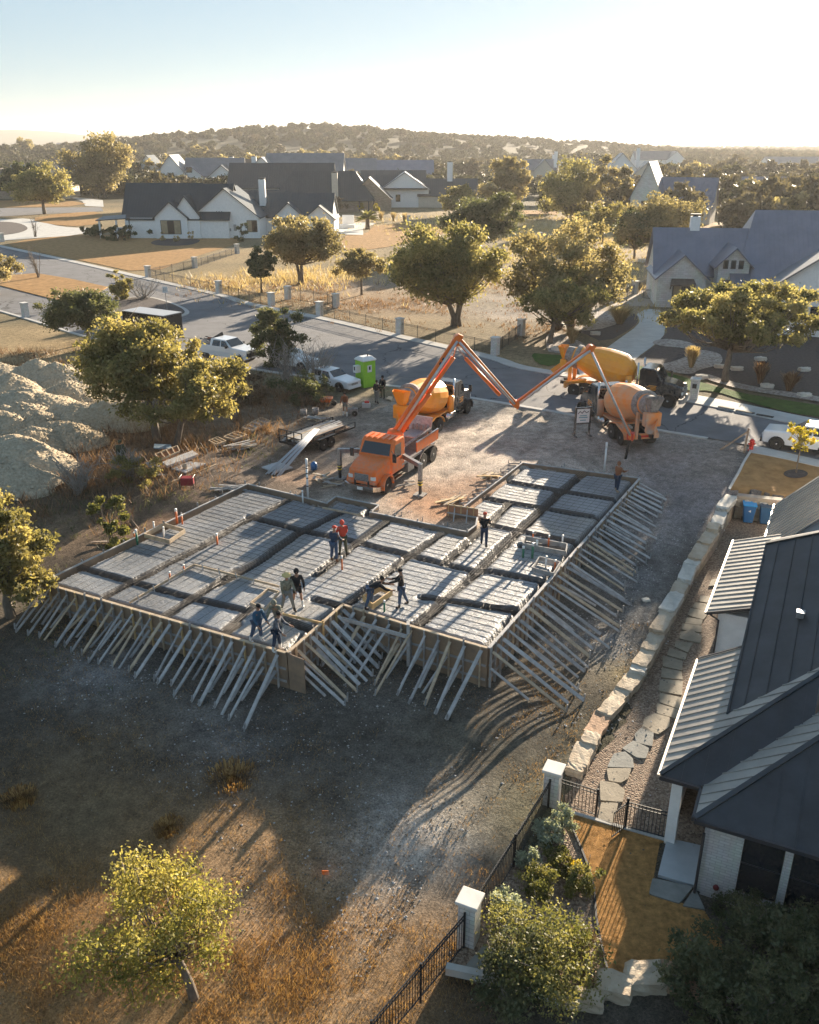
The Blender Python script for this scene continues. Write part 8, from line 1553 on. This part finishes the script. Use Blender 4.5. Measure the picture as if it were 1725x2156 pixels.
for i, (x, y) in enumerate(((680, 745), (760, 750), (830, 755))): grass_clump(K2(x, y), 2.2, 1.2, 200, 'tan grass clump beside the palm lawn, %s' % ('left of three', 'middle of three', 'right of three')[i], 'straw', 10 + i)
# grass and weeds that nobody could count
def turf_field(name, n, region, hrange, wid, mat, label, seed=1, blades=5, dens=None, spread=.14, zf=gz):
    rg = np.random.default_rng(seed); x = rg.uniform(region[0], region[1], n); y = rg.uniform(region[2], region[3], n); keep = np.ones(n, bool) if dens is None else rg.random(n) < dens(x, y); keep &= ~inpoly(x, y, OUTXY); x = x[keep]; y = y[keep]; z = zf(x, y); n = len(x)
    x = np.repeat(x, blades) + rg.normal(0, spread, n * blades); y = np.repeat(y, blades) + rg.normal(0, spread, n * blades); z = np.repeat(z, blades) - .03; h = rg.uniform(hrange[0], hrange[1], n * blades); a = rg.uniform(0, 6.28, n * blades); lx = np.cos(a) * h * .55; ly = np.sin(a) * h * .55; w = wid * (.5 + rg.random(n * blades)); b = rg.uniform(0, 6.28, n * blades); sx = np.cos(b) * w; sy = np.sin(b) * w
    V = np.stack([np.stack([x - sx, y - sy, z], 1), np.stack([x + sx, y + sy, z], 1), np.stack([x + lx, y + ly, z + h], 1)], 1).reshape(-1, 3); o = npmesh(name, V, np.arange(len(V)).reshape(-1, 3), LM[mat], None, np.repeat(rg.random(n) * .6, blades * 3)[:, None] * np.ones(3) + np.repeat(rg.random(n * blades) * .4, 3)[:, None]); o['kind'] = 'stuff'; o['label'] = label; return o
def near_pts(L, scale):
    P_ = [(at(u, v), r, s) for u, v, r, s in L]
    def f(x, y):
        d = np.zeros_like(x)
        for p, r, s in P_: d = np.maximum(d, s * np.exp(-(((x - p.x) ** 2 + (y - p.y) ** 2) / (r * r))))
        return d * np.clip(.6 + .9 * smoothnoise(x, y, scale, 17), 0, 1)
    return f
turf_field('dry_grass', 120000, (-22, 5, 11, 27), (.05, .22), .008, 'tawny', 'dry brown grass tufts in the foreground', 1, 5, near_pts([(80, 2020, 4.5, .9), (300, 2100, 3.5, .9), (560, 2060, 2.6, .75), (60, 1780, 2.5, .35), (900, 2050, 1.4, .8), (860, 2120, 1.4, .9), (560, 1900, 1.7, .5), (350, 1790, 1.2, .5), (1000, 1850, .9, .5), (480, 1640, 1, .12), (300, 1700, 6, .06)], 1.2))
turf_field('short_grass', 90000, (-20, 12, 11, 34), (.03, .12), .007, 'tawny', 'short sparse dead grass scattered on the bare lot', 8, 3, lambda x, y: np.clip(.35 + .5 * smoothnoise(x, y, 1.7, 44), 0, 1) * (1 - inpoly(x, y, YARD)))
turf_field('dry_grass', 42000, (-48, -6, 42, 82), (.25, .85), .022, 'rust', 'reddish dry weeds round the dirt heaps and street edge', 2, 4, near_pts([(230, 960, 4, 1), (310, 980, 3.5, .9), (420, 930, 3, .7), (560, 830, 3.5, .8), (500, 900, 3, .7), (100, 1080, 4, .5), (600, 860, 3, .6), (640, 850, 2, .6), (180, 1040, 3, .6), (60, 760, 7, .4), (330, 900, 4, .6)], 1.6))
turf_field('low_weeds', 30000, (-40, -8, 26, 62), (.08, .3), .02, 'dark', 'low dark green weeds over the left of the lot', 3, 4, near_pts([(120, 1120, 5, .6), (40, 1180, 5, .6), (250, 1180, 3, .5), (60, 750, 9, .7), (300, 1050, 3, .4), (500, 940, 3, .4), (200, 1350, 3, .25)], 1.5))
turf_field('tall_dry_grass', 52000, (-40, 60, 82, 240), (.4, 1.0), .05, 'straw', 'tall golden dry grass in the field across the street', 4, 4, near_pts([(640, 590, 9, 1), (560, 595, 8, .9), (520, 610, 6, .7), (720, 600, 6, .5), (1180, 470, 30, .6), (1280, 500, 24, .6), (1230, 440, 30, .6), (1240, 560, 12, .6), (1400, 660, 4, .6), (1300, 620, 8, .5)], 5), .3)
turf_field('dry_scrub', 26000, (-30, 40, 72, 130), (.15, .5), .04, 'rust', 'brown scrub grass under the oaks across the street', 5, 4, near_pts([(640, 620, 8, .8), (820, 640, 7, .8), (900, 660, 6, .6), (740, 650, 6, .5), (1000, 600, 9, .5), (450, 600, 6, .7), (1150, 690, 4, .6), (1060, 650, 6, .3)], 3), .25)
# rubble: loose stones
def pebbles(name, n, L, smin, smax, mat, label, seed, zf=base_z):
    rg = np.random.default_rng(seed); V = []; F_ = []; base = np.array([(-1, 0, 0), (0, -1, 0), (1, 0, 0), (0, 1, 0), (0, 0, .8)]); fs = np.array([(0, 1, 4), (1, 2, 4), (2, 3, 4), (3, 0, 4)]); k = 0
    for u, v, r, m_ in L:
        c = at(u, v); q = int(n * m_); x = c.x + rg.normal(0, r, q); y = c.y + rg.normal(0, r, q); ok = ~inpoly(x, y, OUTXY); x = x[ok]; y = y[ok]; z = zf(x, y); s = rg.uniform(smin, smax, len(x)) * rg.random(len(x)) ** .5
        b = base[None] * s[:, None, None] * rg.uniform(.6, 1.4, (len(x), 5, 1)) + np.stack([x, y, z], 1)[:, None, :]; V.append(b.reshape(-1, 3)); F_.append((fs[None] + (np.arange(len(x)) * 5)[:, None, None] + k).reshape(-1, 3)); k += len(x) * 5
    o = npmesh(name, np.concatenate(V), np.concatenate(F_), mat); o['kind'] = 'stuff'; o['label'] = label
pebbles('rubble', 420, [(1320, 1200, 1.5, 1.4), (1260, 1340, 1.3, 1), (200, 1420, 1.6, .8), (480, 1560, 2, 1), (800, 1500, 2, .7), (1000, 1550, 2.5, .6), (820, 1900, 1.5, .5), (760, 1050, 1.5, .6), (1380, 1120, 1.5, .8), (700, 1700, 4, .8), (300, 1650, 4, .6)], .015, .055, LUM[0], 'loose pale rubble stones over the bare ground', 5)

LPOLY = [tuple(aty(*q)[:2]) for q in LAWN]
turf_field('lawn_grass', 60000, (3, 12, 13, 25), (.02, .05), .006, 'tawny', 'short dormant blades of the orange garden lawn', 9, 4, lambda x, y: inpoly(x, y, LPOLY) * 1.0, .05, lambda x, y: yard_z(x, y) + .06)
pebbles('loose_stones', 260, [(1100, 950, 4, 1.5), (900, 1000, 3, 1), (1350, 1050, 2.5, 1.4), (1420, 960, 3, 1), (640, 960, 3, 1), (860, 1800, 1.5, 1), (780, 1930, 1.4, 1), (1250, 1500, 1.5, .8)], .015, .06, LUM[0], 'loose stones and clods on the dirt by the trucks and track', 6)

pebbles('clods', 650, [(300, 1650, 5, 1.2), (700, 1650, 4, 1.2), (500, 1800, 4, 1), (150, 1500, 4, .8), (1000, 1600, 3, .8), (900, 1800, 2.5, .8), (500, 2000, 3, .8), (1300, 1400, 2.5, .8)], .015, .05, M('soil clods', (.14, .12, .095), .95, 4, .3), 'clods of dark soil over the foreground', 16)

# ------------------------------------------------------------------ haze: one closed box of thin even air
hz = MB(); hz.box((0, 2900, 45), (6400, 6200, 100)); o = hz.build('haze', None, None); o['kind'] = 'stuff'
hm = bpy.data.materials.new('warm haze'); hm.use_nodes = True; N = hm.node_tree.nodes; N.remove(N['Principled BSDF']); pv = N.new('ShaderNodeVolumePrincipled'); pv.inputs['Color'].default_value = (.95, .93, .9, 1); pv.inputs['Density'].default_value = .00012; pv.inputs['Anisotropy'].default_value = .35
hm.node_tree.links.new(pv.outputs[0], N['Material Output'].inputs['Volume']); o.data.materials.append(hm); o.display_type = 'WIRE'
for m_ in bpy.data.materials:
    if m_.users == 0: bpy.data.materials.remove(m_)
